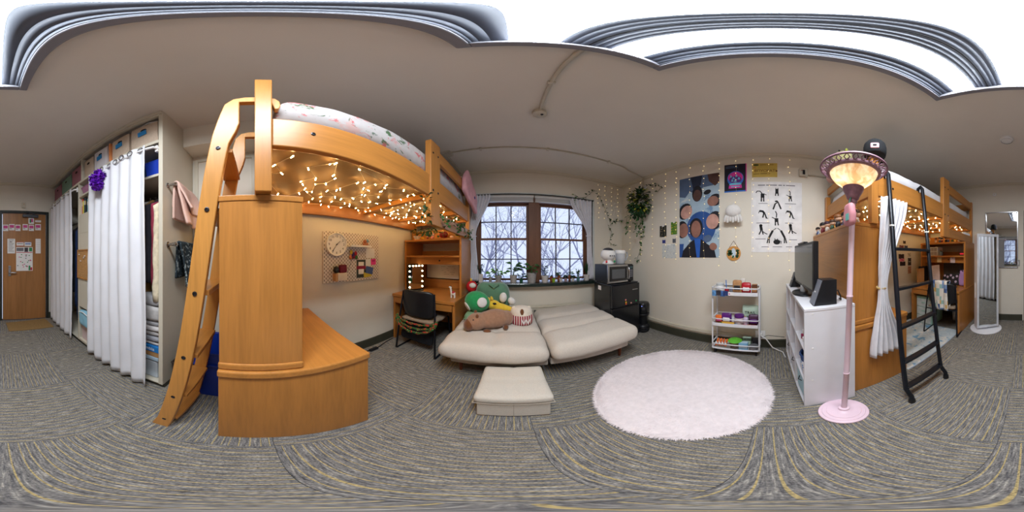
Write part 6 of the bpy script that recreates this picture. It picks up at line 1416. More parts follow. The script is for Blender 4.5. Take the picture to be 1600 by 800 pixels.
cp_ = at_x(1361, 236, .95)
cap('black cap with a pink and white patch on the bed post behind the lamp', (.955,-.735,2.135), Matrix.Rotation(radians(52),4,'Z') @ Matrix.Rotation(radians(0),4,'X'), M('cap_black', (28,30,34), .9, bump=.2), MATS['cap_black'], M('cap_patch', (232,176,190), .7))
py1 = thing('yellow_plush', 'pale yellow plush toy perched on the near end rail of the right bed', 'plush toy', (1.40,-.70,2.09)); pyl = M('plush_paleyellow', (214,210,150), .96, bump=.4, sheen=.3)
MB().ball((1.40,-.715,2.18), (.10,.085,.088), 16, 11).ball((1.40,-.69,2.285), (.115,.095,.08), 18, 12).build('body', pyl, py1, remesh=.012)
for q_ in (-.06,.06): MB().ball((1.40+q_-.03,-.612,2.31), .010, 8, 6).build('eye', black_plastic, py1, smooth=180)
MB().tube([(1.29,-.67,2.29),(1.26,-.66,2.305),(1.255,-.655,2.32)], [.018,.014,.006], 8).build('horn', M('plush_lime', (190,200,90), .9), py1, smooth=60); MB().ball((1.38,-.69,2.368), (.012,.012,.010), 8, 6).build('tuft', leaf_m, py1)
pk2 = thing('pink_plush', 'dusty pink plush toy beside the pale yellow one on the right bed', 'plush toy', (1.66,-.70,2.09)); pdk = M('plush_dustypink', (192,146,136), .96, bump=.4, sheen=.3)
MB().ball((1.67,-.70,2.16), (.085,.075,.068), 14, 10).ball((1.67,-.685,2.245), (.085,.08,.075), 16, 11).build('body', pdk, pk2, remesh=.012); [MB().ball((1.67+q_,-.69,2.315), (.022,.016,.03), 10, 7).build('ear', pdk, pk2, smooth=180) for q_ in (-.05,.05)]
# ------------------------------------------------ big-headed figurines on the right tall cabinet
CT = 1.461
nmz = ['first','second','third','fourth','fifth','sixth','seventh','eighth','ninth','tenth','eleventh','twelfth','thirteenth']
for k in range(13):
    row = k % 2; x = 1.80-.066*k+ (0 if k else .04); y = -.585-.06*row; sc = 1.15+.25*((k*7) % 3)/2
    f_ = tiny('vinyl_figurine', f'big-headed vinyl figurine, {nmz[k]} from the wall on the tall cabinet under the right bed', x, y, CT, (clothm[k % 7], skin, hairm[k % 5]), sc, group='vinyl figurines on the tall cabinet')
    f_.rotation_euler = (0,0,0)
t = thing('figurine_box', 'small white and blue box under a figurine at the cabinet edge', 'box', (1.69,-.57,CT)); 
B('carton', (1.715,-.56,CT+.001), (1.765,-.551,CT+.05), M('fig_box', (196,210,224), .5), t); B('print', (1.72,-.551,CT+.01), (1.76,-.5495,CT+.03), blue_ink, t)
# ------------------------------------------------ curtains under the right bed
bedc = M('bed_curtain_white', (224,224,230), .95, var=.05, scale=20, bump=.2)
gold = M('tie_gold', (200,170,110), .6)
tied('white curtain tied in the middle hanging beside the black ladder', -.768, -1.03, -.745, -.815, -.675, -1.0, 1.68, .985, .40, .915, 6, 'curtains under the right bed', bedc, 'y', .022, gold, 'bed_curtain')
tied('white curtain tied in the middle hanging next to the standing mirror', -2.52, -2.80, -2.66, -2.71, -2.60, -2.74, 1.62, 1.10, .78, .985, 5, 'curtains under the right bed', bedc, 'y', .02, gold, 'bed_curtain')
# ================================================================== right desk area
rg2 = thing('alphabet_rug', 'pale blue patterned play rug under the right bed', 'rug', (1.42,-1.7,0))
def rugmat():
    m = SPOTS('play_rug', (196,206,210), [((120,164,196),1.3,.55),((226,222,214),5.1,.56),((200,178,96),8.3,.66),((60,74,104),3.7,.68),((150,190,160),6.1,.66),((210,160,160),9.7,.70)], 9, rough=.95); return m
B('mat', (.955,-2.28,.001), (XR-.03,-1.105,.009), rugmat(), rg2, bevel=.002); B('border', (.945,-2.29,.0006), (XR-.02,-1.103,.006), M('rug_border', (176,190,206), .95), rg2)
dw = thing('drawer_tower', 'sea green plastic drawer tower under the right desk', 'drawers', (1.58,-2.4,0)); gm_ = M('seafoam', (160,200,186), .4); cl_ = M('drawer_frost', (196,206,206), .3, var=.15, scale=12)
B('frame', (1.43,-2.62,.012), (1.74,-2.25,.50), gm_, dw, bevel=.008); 
for k in range(3):
    d_ = B('drawer', (1.445,-2.251,.03+.155*k), (1.725,-2.235,.17+.155*k), cl_, dw, bevel=.004); B('pull', (1.55,-2.236,.10+.155*k), (1.62,-2.226,.115+.155*k), gm_, d_)
B('top_tray', (1.425,-2.625,.50), (1.745,-2.245,.52), gm_, dw, bevel=.004)
for x in (1.46,1.71):
    for y in (-2.59,-2.28): MB().lathe([(.014,0),(.014,.012)], (x,y,.001), 10).build('foot', black_plastic, dw)
tag(MB().soft((1.50,-2.56,.522), (1.68,-2.32,.57), .022, (8,8,4), .012, 10, 3).build('folded_jumper', M('jumper_black', (26,28,34), .97, bump=.3), smooth=180), 'black folded jumper on the green drawer tower', 'garment')
t = thing('white_canister', 'white plastic canister on the floor beneath the right desk', 'canister', (1.22,-2.7,0)); MB().lathe([(.05,0),(.055,.01),(.055,.16),(.04,.18)], (1.22,-2.72,.001), 16).build('body', white_plastic, t, smooth=45); MB().lathe([(.042,0),(.042,.025),(0,.028)], (1.22,-2.72,.18), 16).build('lid', grey_ink, t, smooth=45)
# on the desk and hutch (hutch: x .915-1.785, front y -2.43, shelves at z 1.226 and top 1.454)
DZ2 = .702
bgd = thing('floral_case', 'black case with lilac flower print propped on the right desk', 'case', (1.27,-2.62,DZ2)); Rb = Matrix.Translation((1.27,-2.60,DZ2+.002)) @ Matrix.Rotation(.35,4,'X')
MB().box((-.16,-.02,.002), (.16,.02,.20)).xf(Rb).build('body', M('case_black', (26,24,30), .6), bgd, bevel=.012)
for u,v in ((-.11,.06),(-.05,.13),(.01,.06),(.06,.14),(.11,.07),(.12,.16),(-.12,.16),(0,.17)): MB().lathe([(.022,0),(.022,.003),(.008,.004),(0,.003)], (u,.02,v), 10, Matrix.Rotation(-pi/2,4,'X')).xf(Rb).build('flower', M('flower_lilac', (190,170,190), .7), bgd)
lt = thing('laptop', 'closed dark laptop lying on the right desk', 'laptop', (1.22,-2.33,DZ2)); B('base', (1.06,-2.44,DZ2+.001), (1.38,-2.24,DZ2+.014), M('laptop_grey', (52,52,62), .35), lt, bevel=.004); B('lid', (1.06,-2.44,DZ2+.0145), (1.38,-2.24,DZ2+.022), MATS['laptop_grey'], lt, bevel=.003)
pp_ = thing('printed_sheet', 'tilted printed sheet leaning in the right hutch', 'paper', (1.56,-2.55,DZ2)); Rp = Matrix.Translation((1.545,-2.56,DZ2+.20)) @ Matrix.Rotation(.12,4,'Y') @ Matrix.Rotation(.1,4,'X'); MB().box((-.09,-.001,-.14), (.09,.001,.15)).xf(Rp).build('sheet', M('paper_rose', (214,196,190), .8), pp_)
for k in range(9): MB().box((-.06,.001,.11-.026*k), (.06-.02*(k%3),.0016,.113-.026*k)).xf(Rp).build('print', M('print_faint2', (170,150,148), .8), pp_)
B('pin_board_grey', (1.0,-2.895,.83), (1.55,-2.885,1.09), M('board_grey', (112,110,108), .8), None) and tag(bpy.data.objects['pin_board_grey'], 'grey board at the back of the right hutch', 'board')
bpy.data.objects['pin_board_grey'].name = 'grey_board'
for k, (x,z,c,lab) in enumerate(((1.05,1.02,(226,222,220),'white note pinned on the grey board in the right hutch'),(1.44,1.16,(222,200,150),'small picture card hanging from the right hutch shelf'),(1.18,1.16,(230,214,216),'little pale card with a pin under the right hutch shelf'))):
    t = thing('pinned_note', lab, 'note', (x,-2.86,z-.04), 'notes in the right hutch'); yb_ = -2.883 if k == 0 else -2.52; B('sheet', (x-.045,yb_,z-.055), (x+.045,yb_+.002,z+.035), M('note%d' % k, c, .8), t); MB().ball((x,yb_+.004,z+.025), .006, 8, 5).build('pin', red_ink, t)
vb = thing('purple_bag', 'lilac tote bag with black strap standing on the right desk', 'bag', (1.0,-2.66,DZ2)); MB().soft((.955,-2.78,DZ2+.002), (1.09,-2.55,DZ2+.27), .03, (8,8,9), .008, 9, 4, shape=lambda q: (q.x*(1-.3*max(0,q.z/.13)), q.y, q.z)).build('body', M('lilac_canvas', (176,138,190), .9, bump=.2), vb, smooth=180); MB().tube([(1.06,-2.56,DZ2+.20),(1.07,-2.53,DZ2+.29),(1.03,-2.54,DZ2+.31),(1.0,-2.57,DZ2+.22)], .007, 6).build('strap', ink, vb)
t = thing('black_binder', 'dark binder and tan folder standing at the wall end of the right desk', 'binder', (1.72,-2.5,DZ2)); B('binder', (1.735,-2.62,DZ2+.001), (1.775,-2.35+.0,DZ2+.33), black_plastic, t, bevel=.004); B('folder', (1.70,-2.42,DZ2+.001), (1.712,-2.22,DZ2+.30), WOOD('folder_tan', (196,140,80), 'Z'), t)
t = thing('desktop_organizer', 'white mini drawer box on the right hutch shelf', 'drawers', (1.57,-2.6,1.227)); B('case', (1.47,-2.70,1.227), (1.68,-2.50,1.38), white_plastic, t, bevel=.004)
for i in range(2):
    for j in range(3): B('drawer', (1.478+.067*j,-2.501,1.236+.07*i), (1.54+.067*j,-2.496,1.298+.07*i), M('mini_front', (150,140,140), .4), t, bevel=.002)
t = thing('blue_jar', 'small blue-grey jar beside the mini drawers', 'jar', (1.42,-2.6,1.227)); MB().lathe([(.026,0),(.032,.02),(.028,.06),(.02,.07)], (1.425,-2.56,1.228), 14).build('jar', M('jar_blue', (110,130,150), .4), t, smooth=45); MB().lathe([(.021,0),(.021,.014),(0,.015)], (1.425,-2.56,1.298), 14).build('lid', black_plastic, t)
t = thing('alarm_clock', 'black clock with red display on the right hutch shelf', 'clock', (1.0,-2.55,1.227)); B('case', (.965,-2.58,1.228), (1.06,-2.52,1.285), black_plastic, t, bevel=.006); B('display', (.98,-2.5205,1.243), (1.045,-2.5185,1.27), EMIT('display_red', (150,20,30), 1.2), t)
for k in range(9):
    tiny('vinyl_figurine', f'big-headed vinyl figurine, {nmz[k]} from the mirror end on the right hutch top', 1.0+.062*k, -2.49-.04*(k%2), 1.455, (clothm[(k+3) % 7], skin, hairm[(k*2) % 5]), .95+.2*(k%2), group='vinyl figurines on the right hutch')
t = thing('globe_lamp', 'small cream globe ornament at the wall end of the right hutch top', 'ornament', (1.66,-2.5,1.455)); MB().lathe([(.03,0),(.028,.02),(.02,.024)], (1.66,-2.5,1.456), 14).build('stand', wdz, t, smooth=45); MB().ball((1.66,-2.5,1.515), .042, 16, 10, fn=lambda q: 1+.03*sin(8*q.x)).build('globe', M('globe_cream', (232,214,170), .5), t, smooth=180)
# photo cards on the wall under the right bed
for k, (x0,y0,x1,y1,c,lab) in enumerate(((1411,376,1415,381,(60,40,40),'tiny dark round sticker high among the wall photos'),(1405,383,1412,388,(120,70,80),'small rosy photo on the wall under the right bed'),(1413,383.5,1418,388,(60,64,90),'small blue-grey photo on the wall under the right bed'),(1404,397,1412.5,404,(52,40,46),'dark photo print at the top of the pink column'),(1405,404,1413,408.5,(206,112,136),'bright pink photo print on the wall under the right bed'),(1406,409,1414.5,415,(44,34,40),'dark photo print below the pink one'),(1418.5,403,1423.5,408.5,(70,62,60),'grey photo in the right-hand wall column, upper one'),(1418.5,409,1423.5,414.5,(60,54,54),'grey photo in the right-hand wall column, middle one'),(1418.5,416,1423.5,427,(176,130,110),'tall tan photo lowest on the wall under the right bed'),(1418,395,1423,401,(190,180,160),'pale photo topmost in the right-hand wall column'))):
    a = at_x(x0,y0,XR); b = at_x(x1,y1,XR); t = thing('wall_photo', lab, 'photo', (XR,(a.y+b.y)/2,b.z), 'photos on the wall under the right bed'); B('print', (XR-.003,a.y,a.z), (XR-.0006,b.y,b.z), M('wphoto%d' % k, c, .4, var=.5, scale=40), t); B('tape', (XR-.004,(a.y+b.y)/2-.008,a.z-.006), (XR-.003,(a.y+b.y)/2+.008,a.z+.004), paper_m, t)
# ================================================================== standing mirror cabinet and wall mirror
sm = thing('standing_mirror', 'tall white swivel mirror cabinet on a round base by the right desk', 'mirror', (.595,-2.50,0))
sc0 = Vector((.595,-2.50,0)); Rs = Matrix.Translation(sc0) @ Matrix.Rotation(radians(32),4,'Z')
MB().lathe([(.245,0),(.25,.008),(.246,.018),(.20,.022),(0.001,.023)], sc0+Vector((0,0,.001)), 40).build('base', white_p, sm, smooth=45)
def SMb(nm, a_, b_, m, **k): return MB().box(a_, b_).xf(Rs).build(nm, m, sm, **k)
SMb('cabinet', (-.185,-.10,.05), (.165,.058,1.56), white_p, bevel=.006); MB().lathe([(.05,0),(.04,.03)], sc0+Vector((0,0,.022)), 16).build('pivot', chrome, sm)
fm = MB().box((-.185,.058,.05),(-.155,.078,1.56)).box((.135,.058,.05),(.165,.078,1.56)).box((-.155,.058,.05),(.135,.078,.085)).box((-.155,.058,1.52),(.135,.078,1.56)).xf(Rs).build('door_frame', M('mirror_frame', (206,208,214), .3), sm, bevel=.004)
SMb('mirror_glass', (-.155,.06,.085), (.135,.066,1.52), mir)
SMb('side_handle', (.165,-.05,.55), (.175,-.02,.80), white_plastic, bevel=.003)
mm0 = at_y(1539.5, 331, YB+.02); mm1 = at_y(1590.5, 419, YB+.02)
wm_ = thing('wall_mirror', 'rectangular metal-framed mirror on the back wall', 'mirror', ((mm0.x+mm1.x)/2, YB, 1.0))
zt_, zb_ = 2.035, 1.005
B('backing', (mm1.x,YB+.001,zb_), (mm0.x,YB+.012,zt_), chrome, wm_); B('glass', (mm1.x+.015,YB+.012,zb_+.015), (mm0.x-.015,YB+.0135,zt_-.015), mir, wm_)
MB().box((mm1.x,YB+.001,zb_),(mm1.x+.016,YB+.022,zt_)).box((mm0.x-.016,YB+.001,zb_),(mm0.x,YB+.022,zt_)).box((mm1.x+.016,YB+.001,zb_),(mm0.x-.016,YB+.022,zb_+.016)).box((mm1.x+.016,YB+.001,zt_-.016),(mm0.x-.016,YB+.022,zt_)).build('frame', chrome, wm_, bevel=.002)
# ================================================================== right wall: posters
XP = XR-.0008
def wallF(px0, py0, px1, py1, zt=None, zb=None):
    """frame with (u, v) from 0..1 on the right wall, u to the right of the picture, v downwards, and size"""
    a = at_x(px0, py0, XR); b = at_x(px1, py1, XR); z1 = zt if zt else a.z; z0 = zb if zb else b.z
    W_, H_ = a.y-b.y, z1-z0
    F = frame((XP, a.y, z1), (0,-1,0), (0,0,1))
    return F, W_, H_
def flat(F, W_, H_, poly, m, t, n, name='print', label=None):
    """flat printed shape: polygon in 0..1 coordinates on the sheet, printed layer n"""
    d0, d1 = .0015+.0004*n, .0019+.0004*n
    return MB().prism([(u*W_, -v*H_) for u, v in poly][::-1], 'xy', d0, d1).xf(F).build(name, m, t, label=label)
def ell(cu_, cv_, ru, rv, n=18, rot=0, W_=1, H_=1):
    out = []
    for k in range(n):
        g_ = 2*pi*k/n; x = ru*cos(g_)*W_; y = rv*sin(g_)*H_; out.append((cu_+(x*cos(rot)-y*sin(rot))/W_, cv_+(x*sin(rot)+y*cos(rot))/H_))
    return out
def poster(name, label, px, m, cat='poster', zt=None, zb=None):
    F, W_, H_ = wallF(*px, zt, zb); o_ = F @ Vector((W_/2,-H_,0)); t = thing(name, label, cat, o_, 'posters on the right wall')
    MB().box((0,-H_,0), (W_,0,.0015)).xf(F).build('sheet', m, t)
    return t, F, W_, H_
# --- blue portrait tapestry: plain generic group of figures
t, F, W_, H_ = poster('portrait_poster', 'tall blue poster of people looking down in a circle', (1062,281,1124,402), SPOTS('poster_sky', (168,190,206), [((120,150,182),2,.58),((206,214,216),5,.60)], 5, rough=.7), zt=2.365, zb=1.20)
pd = M('poster_navy', (36,44,66), .7); pbk = M('poster_black', (28,28,36), .7); pbl = M('poster_blue', (44,84,150), .7); ps1 = M('poster_skin1', (150,106,92), .7, var=.2); ps2 = M('poster_skin2', (84,58,52), .7, var=.2); ps3 = M('poster_skin3', (196,150,136), .7, var=.2); pgr = M('poster_steel', (84,104,136), .7)
K = dict(W_=W_, H_=H_)
flat(F,W_,H_,[(0,0),(1,0),(1,.10),(.86,.16),(.62,.17),(.45,.24),(.28,.2),(.16,.27),(0,.25)], pgr, t, 0)
flat(F,W_,H_,[(.3,0),(.6,0),(.56,.14),(.36,.17)], pd, t, 1); flat(F,W_,H_,[(.72,0),(1,0),(1,.13),(.9,.17),(.76,.10)], ps2, t, 1)
flat(F,W_,H_,ell(.47,.24,.13,.105,**K), pbk, t, 2); flat(F,W_,H_,ell(.47,.265,.10,.075,**K), ps2, t, 3)
flat(F,W_,H_,ell(.72,.24,.09,.03,18,-.3,**K), pbk, t, 2)
for cu_, cv_, ru, rv, sk, rot in ((.20,.46,.19,.10,ps3,.5),(.86,.36,.17,.07,ps1,-.4),(.12,.68,.17,.10,ps1,0),(.85,.60,.19,.10,ps3,.15)):
    flat(F,W_,H_,[(max(.002,min(.998,u)),v) for u,v in ell(cu_+(.05 if cu_ > .5 else -.05),cv_-.012,ru*.92,rv*1.05,18,rot,**K)], pbk, t, 2)
    flat(F,W_,H_,[(max(.005,min(.995,u)),v) for u,v in ell(cu_-.01,cv_,ru*.78,rv*.86,18,rot,**K)], sk, t, 3)
flat(F,W_,H_,ell(.56,.66,.36,.19,26,**K), pbl, t, 1); flat(F,W_,H_,ell(.44,.66,.17,.115,**K), pbk, t, 4); flat(F,W_,H_,ell(.44,.675,.125,.10,**K), ps1, t, 5)
flat(F,W_,H_,[(.06,1),(.10,.92),(.30,.82),(.42,.79),(.56,.79),(.72,.85),(.88,.90),(.93,1)], pbk, t, 5); flat(F,W_,H_,[(.40,.79),(.56,.79),(.53,1),(.46,1)], M('poster_brightblue', (40,96,190), .7), t, 6)
flat(F,W_,H_,ell(.73,.79,.10,.04,18,-.3,**K), pgr, t, 6); flat(F,W_,H_,ell(.86,.88,.09,.04,18,.4,**K), ps1, t, 6)
flat(F,W_,H_,[(0,.84),(.12,.84),(.08,1),(0,1)], pbl, t, 3)
# --- neon snow globe poster
t, F, W_, H_ = poster('neon_poster', 'dark poster of a pink and blue glowing glass globe', (1132,257,1166.5,301), M('poster_ink', (20,16,40), .6), zt=2.475, zb=2.045)
nb = M('neon_blue', (50,110,200), .6); npk = M('neon_pink', (210,50,150), .6); ncy = M('neon_cyan', (110,190,220), .6); K = dict(W_=W_, H_=H_)
flat(F,W_,H_,[(0,.96),(1,.96),(1,1),(0,1)], nb, t, 0); flat(F,W_,H_,[(.96,0),(1,0),(1,1),(.96,1)], npk, t, 1)
flat(F,W_,H_,ell(.5,.54,.37,.27,26,**K), nb, t, 2); flat(F,W_,H_,[(u,v) for u,v in ell(.5,.50,.33,.20,26,**K)], npk, t, 3); flat(F,W_,H_,ell(.5,.58,.28,.13,22,**K), M('neon_violet', (90,40,130), .6), t, 4)
for u,v,r_ in ((.3,.45,.05),(.42,.52,.06),(.55,.44,.05),(.66,.54,.06),(.5,.62,.07),(.36,.60,.05)): flat(F,W_,H_,[(u-r_,v+.04),(u,v-.06),(u+r_,v+.04)], ncy, t, 5)
flat(F,W_,H_,ell(.5,.74,.28,.05,22,**K), ncy, t, 5); flat(F,W_,H_,[(.22,.77),(.78,.77),(.80,.88),(.20,.88)], npk, t, 6); flat(F,W_,H_,[(.3,.81),(.7,.81),(.7,.84),(.3,.84)], ncy, t, 7)
for v in (.07,.12): flat(F,W_,H_,[(.06,v),(.62,v),(.62,v+.02),(.06,v+.02)], pgr, t, 2)
# --- yellow paper sign
t, F, W_, H_ = poster('yellow_sign', 'hand-lettered yellow paper sign with red and brown words', (1175,255,1214.5,277), M('yellow_paper', (206,178,88), .8), 'sign', zt=2.468, zb=2.245)
lettering('ВПУСКАТЬ', W_*.175, F @ Matrix.Translation((W_*.56,-H_*.56,.0018)), M('ink_brown', (92,32,30), .8), t); lettering('НЕ', W_*.10, F @ Matrix.Translation((W_*.10,-H_*.33,.0018)), red_ink, t)
flat(F,W_,H_,ell(.16,.13,.11,.08), M('ink_olive', (86,92,50), .8), t, 1)
for u0,u1,v in ((.32,.55,.13),(.58,.85,.13),(.06,.3,.78),(.33,.6,.76),(.63,.72,.77)): flat(F,W_,H_,[(u0,v-.02),(u1,v-.03),(u1,v+.02),(u0,v+.03)], M('ink_faint', (150,120,60), .8), t, 1)
# --- white poster of stretching cats
t, F, W_, H_ = poster('cat_poster', 'white poster of black cats doing stretching exercises', (1174,284,1253,395), M('poster_white', (232,230,230), .7), zt=2.175, zb=1.265)
K = dict(W_=W_, H_=H_)
def strip(pts, wd): 
    L_, R2 = [], []
    for i_,(u,v) in enumerate(pts):
        a_ = pts[max(0,i_-1)]; b_ = pts[min(len(pts)-1,i_+1)]; dx, dy = (b_[0]-a_[0])*W_, (b_[1]-a_[1])*H_; q = max(1e-6,sqrt(dx*dx+dy*dy)); nx, ny = -dy/q*wd/2, dx/q*wd/2
        L_.append((u+nx/W_, v+ny/H_)); R2.append((u-nx/W_, v-ny/H_))
    return L_+R2[::-1]
def cat(cu_, cv_, s_, pose):
    def q(x, y): return (cu_+x*s_/W_, cv_+y*s_/H_)
    S_ = lambda pts, w_: flat(F,W_,H_,strip([q(*p_) for p_ in pts], w_*s_), ink, t, 1, 'cat_print')
    E_ = lambda x, y, rx_, ry_: flat(F,W_,H_,[q(x+rx_*cos(g_), y+ry_*sin(g_)) for g_ in [2*pi*k/14 for k in range(14)]], ink, t, 1, 'cat_print')
    if pose == 'stand': S_([(0,-.3),(0,.25)], .42); S_([(-.12,.2),(-.14,.75)], .14); S_([(.12,.2),(.14,.75)], .14); S_([(-.05,-.3),(-.3,-.62),(-.62,-.62),(-.75,-.4)], .11); S_([(.2,-.22),(.45,-.1)], .08)
    if pose == 'front': S_([(0,-.5),(0,.3)], .44); S_([(-.16,.2),(-.2,.65)], .15); S_([(.16,.2),(.2,.65)], .15); S_([(-.17,-.5),(-.14,-.68)], .08); S_([(.17,-.5),(.14,-.68)], .08)
    if pose == 'reach': S_([(0,-.05),(.02,.35)], .36); S_([(-.1,.3),(-.1,.72)], .12); S_([(.12,.3),(.2,.7)], .12); S_([(0,-.1),(.03,-.5),(-.1,-.8)], .10); S_([(-.15,0),(-.45,-.15)], .08)
    if pose == 'bend': S_([(-.5,-.35),(-.1,-.3),(.12,0)], .26); S_([(.05,-.1),(-.1,.5)], .16); S_([(.15,0),(.35,.6)], .16); S_([(.3,.6),(.55,.6)], .08); S_([(-.5,-.35),(-.6,-.05)], .08)
    if pose == 'bridge': S_([(-.45,.55),(-.2,-.2),(.15,-.4),(.3,0),(.5,.5)], .18); E_(-.05,-.52,.2,.12)
    if pose == 'curl': E_(0,0,.5,.36); S_([(.4,-.15),(.65,-.05),(.55,.25)], .10); S_([(-.25,-.3),(-.3,-.5)], .12); S_([(.05,-.3),(.12,-.48)], .12)
    if pose == 'twist': S_([(-.1,-.5),(0,.1)], .34); E_(-.08,-.52,.2,.16); S_([(-.05,.1),(-.3,.6)], .14); S_([(.08,.1),(.2,.6)], .14); S_([(.1,.2),(.45,.45),(.7,.55)], .10)
    if pose == 'lean': S_([(-.35,-.75),(.1,.1)], .24); S_([(.05,.05),(.05,.7)], .13); S_([(.15,.1),(.3,.7)], .13); S_([(-.35,-.75),(-.75,-1.05)], .07)
    if pose == 'leanr': S_([(.35,-.75),(-.1,.1)], .24); S_([(-.05,.05),(-.05,.7)], .13); S_([(-.15,.1),(-.3,.7)], .13); S_([(.35,-.75),(.75,-1.05)], .07)
cs = .10
for cu_, cv_, pose, s_ in ((.22,.22,'stand',.105),(.50,.16,'front',.085),(.76,.22,'reach',.10),(.50,.36,'bridge',.10),(.24,.48,'bend',.10),(.49,.55,'reach',.12),(.77,.48,'bend',.095),(.20,.70,'twist',.10),(.78,.69,'twist',.095),(.36,.80,'leanr',.105),(.64,.80,'lean',.105),(.50,.865,'curl',.085)): cat(cu_, cv_, s_, pose)
for u0,u1 in ((.13,.27),(.29,.50),(.53,.60),(.62,.66),(.68,.86)): flat(F,W_,H_,[(u0,.048),(u1,.048),(u1,.062),(u0,.062)], grey_ink, t, 1)
for u0,u1,v in ((.14,.32,.33),(.66,.88,.33),(.1,.36,.605),(.66,.82,.605),(.08,.28,.82),(.74,.9,.83),(.2,.34,.925),(.42,.6,.925),(.68,.8,.925)): flat(F,W_,H_,[(u0,v),(u1,v),(u1,v+.008),(u0,v+.008)], grey_ink, t, 1)
# --- small cards left of the tapestry
for nm, lab, px, m_, cat_ in (('postcard','dark botanical postcard on the right wall', (1031,353.5,1041.5,370), SPOTS('pc_dark', (50,52,46), [((200,170,140),2,.58)], 30), 'card'), ('postcard','bright green illustrated card tilted on the right wall', (1048.5,347.5,1058,366), SPOTS('pc_green', (84,130,50), [((210,180,60),3,.57),((60,50,40),6,.6)], 40), 'card'), ('wall_sticker','small navy blue sticker above the map on the right wall', (1035,375,1040,380), M('stk_navy', (50,60,130), .6), 'sticker'), ('wall_sticker','small grey sticker above the map beside the tapestry', (1051,373,1056,379.5), M('stk_grey', (90,94,104), .6), 'sticker'), ('paper_map','pale grey map sheet taped beside the tapestry', (1035,382,1056,403.5), SPOTS('map_grey', (206,210,208), [((176,186,196),2,.55),((190,190,184),6,.6)], 30), 'map')):
    t, F, W_, H_ = poster(nm, lab, px, m_, cat_); 
    for u,v in ((.5,.02),): flat(F,W_,H_,[(u-.15,v-.02),(u+.15,v-.02),(u+.15,v+.06),(u-.15,v+.06)], paper_m, t, 1, 'tape')
# --- white hanging tassel ornament (stands in for the plush on the wall)
c_ = at_x(1145.5, 333, XR-.07)
wo = thing('white_hanging_plush', 'white fluffy hanging ornament with soft tassels on the right wall', 'ornament', (XR-.07, c_.y, c_.z-.10))
MB().ball((XR-.075,c_.y,c_.z+.02), (.065,.095,.085), 20, 12, fn=lambda q: 1+.05*q.z).build('body', whp, wo, smooth=180)
for k in range(7): g_ = -1+2*k/6; MB().tube([(XR-.08,c_.y+g_*.075,c_.z-.03),(XR-.085,c_.y+g_*.095,c_.z-.07),(XR-.08,c_.y+g_*.10,c_.z-.105-.012*(k%2))], [.022,.020,.012], 8).build('tassel', whp, wo, smooth=60)
MB().tube([(XR-.06,c_.y,c_.z+.10),(XR-.02,c_.y,c_.z+.145),(XR-.006,c_.y,c_.z+.16)], .008, 6).build('hanger', whp, wo, smooth=60)
# --- round wooden ornament with plant cut-outs
c_ = at_x(1146, 396, XR-.01); wr = thing('round_wood_ornament', 'round wooden ornament with painted plants hanging under the white plush', 'ornament', (XR, c_.y, c_.z-.09))
ow = WOOD('ornament_wood', (206,150,84), 'Z'); MB().lathe([(.088,0),(.09,.003),(.088,.008),(0.001,.0085)], (XR-.001,c_.y,c_.z), 32, Matrix.Rotation(-pi/2,4,'Y')).build('disc', ow, wr, smooth=45)
Fo = frame((XR-.0098, c_.y, c_.z), (0,-1,0), (0,0,1))
def dab(poly, m, n): MB().prism(poly[::-1], 'xy', .0+.0004*n, .0006+.0004*n).xf(Fo).build('painted_shape', m, wr)
dab([(.03*cos(g_), .0+.06*sin(g_)+.005) for g_ in [2*pi*k/14 for k in range(14)]], M('paint_sky', (196,214,226), .6), 1)
for u,v,r_ in ((-.045,.02,.025),(-.055,-.01,.022),(-.03,-.005,.02),(.05,.03,.02),(.052,0,.018),(.045,-.035,.02)): dab([(u+r_*cos(g_)*(1+.3*sin(3*g_)), v+r_*sin(g_)) for g_ in [2*pi*k/12 for k in range(12)]], leaf_d, 2)
dab([(-.02,-.05),(.0,-.06),(.01,-.03),(-.01,-.02)], leaf_m, 2)
MB().tube([(XR-.004,c_.y+.055,c_.z+.07),(XR-.004,c_.y,c_.z+.155),(XR-.004,c_.y-.055,c_.z+.07)], .0025, 5).build('cord', brownd, wr)
# ================================================================== curtain of fairy lights on the right wall
cl1 = thing('curtain_lights', 'thin hanging strands of tiny lights over the right wall', 'string lights', (XR-.012, .7, 1.25))
cbm = EMIT('tiny_bulb', (255,224,160), 1.6); rr = random.Random(88); bulbs = MB()
px = 1040
for k, pxx in enumerate([985,1002,1020,1040,1057,1078,1100,1124,1150,1176,1201,1233]):
    yy = at_x(pxx, 300, XR).y; zb_ = rr.uniform(1.05,1.25); pts = []
    for j in range(28): z = ZC-.05-(ZC-.05-zb_)*j/27; pts.append(Vector((XR-.006-.004*rr.random(), yy+.006*sin(j*.9+k), z)))
    MB().tube(pts, .0008, 3).build('strand', wire_m, cl1)
    for p_ in pts[1::2]: bulbs.ball(p_+Vector((-.003,rr.uniform(-.008,.008),rr.uniform(-.02,.02))), .0045, 6, 4)
MB().tube([(XR-.008,at_x(985,300,XR).y,ZC-.06),(XR-.008,at_x(1233,300,XR).y,ZC-.06)], .001, 4).build('strand', wire_m, cl1)
bulbs.build('bulbs', cbm, cl1, kind='stuff')
cl2 = thing('curtain_lights', 'few light strands on the window wall beside the hanging plant', 'string lights', (1.6, YW-.012, 1.8)); b2 = MB()
for x in (1.42,1.56,1.70,1.84):
    pts = [Vector((x+.006*sin(j*.8), YW-.008, ZC-.06-.045*j)) for j in range(16)]; MB().tube(pts, .0008, 3).build('strand', wire_m, cl2)
    for p_ in pts[1::2]: b2.ball(p_+Vector((rr.uniform(-.02,.02),-.003,0)), .0042, 6, 4)
b2.build('bulbs', cbm, cl2, kind='stuff')
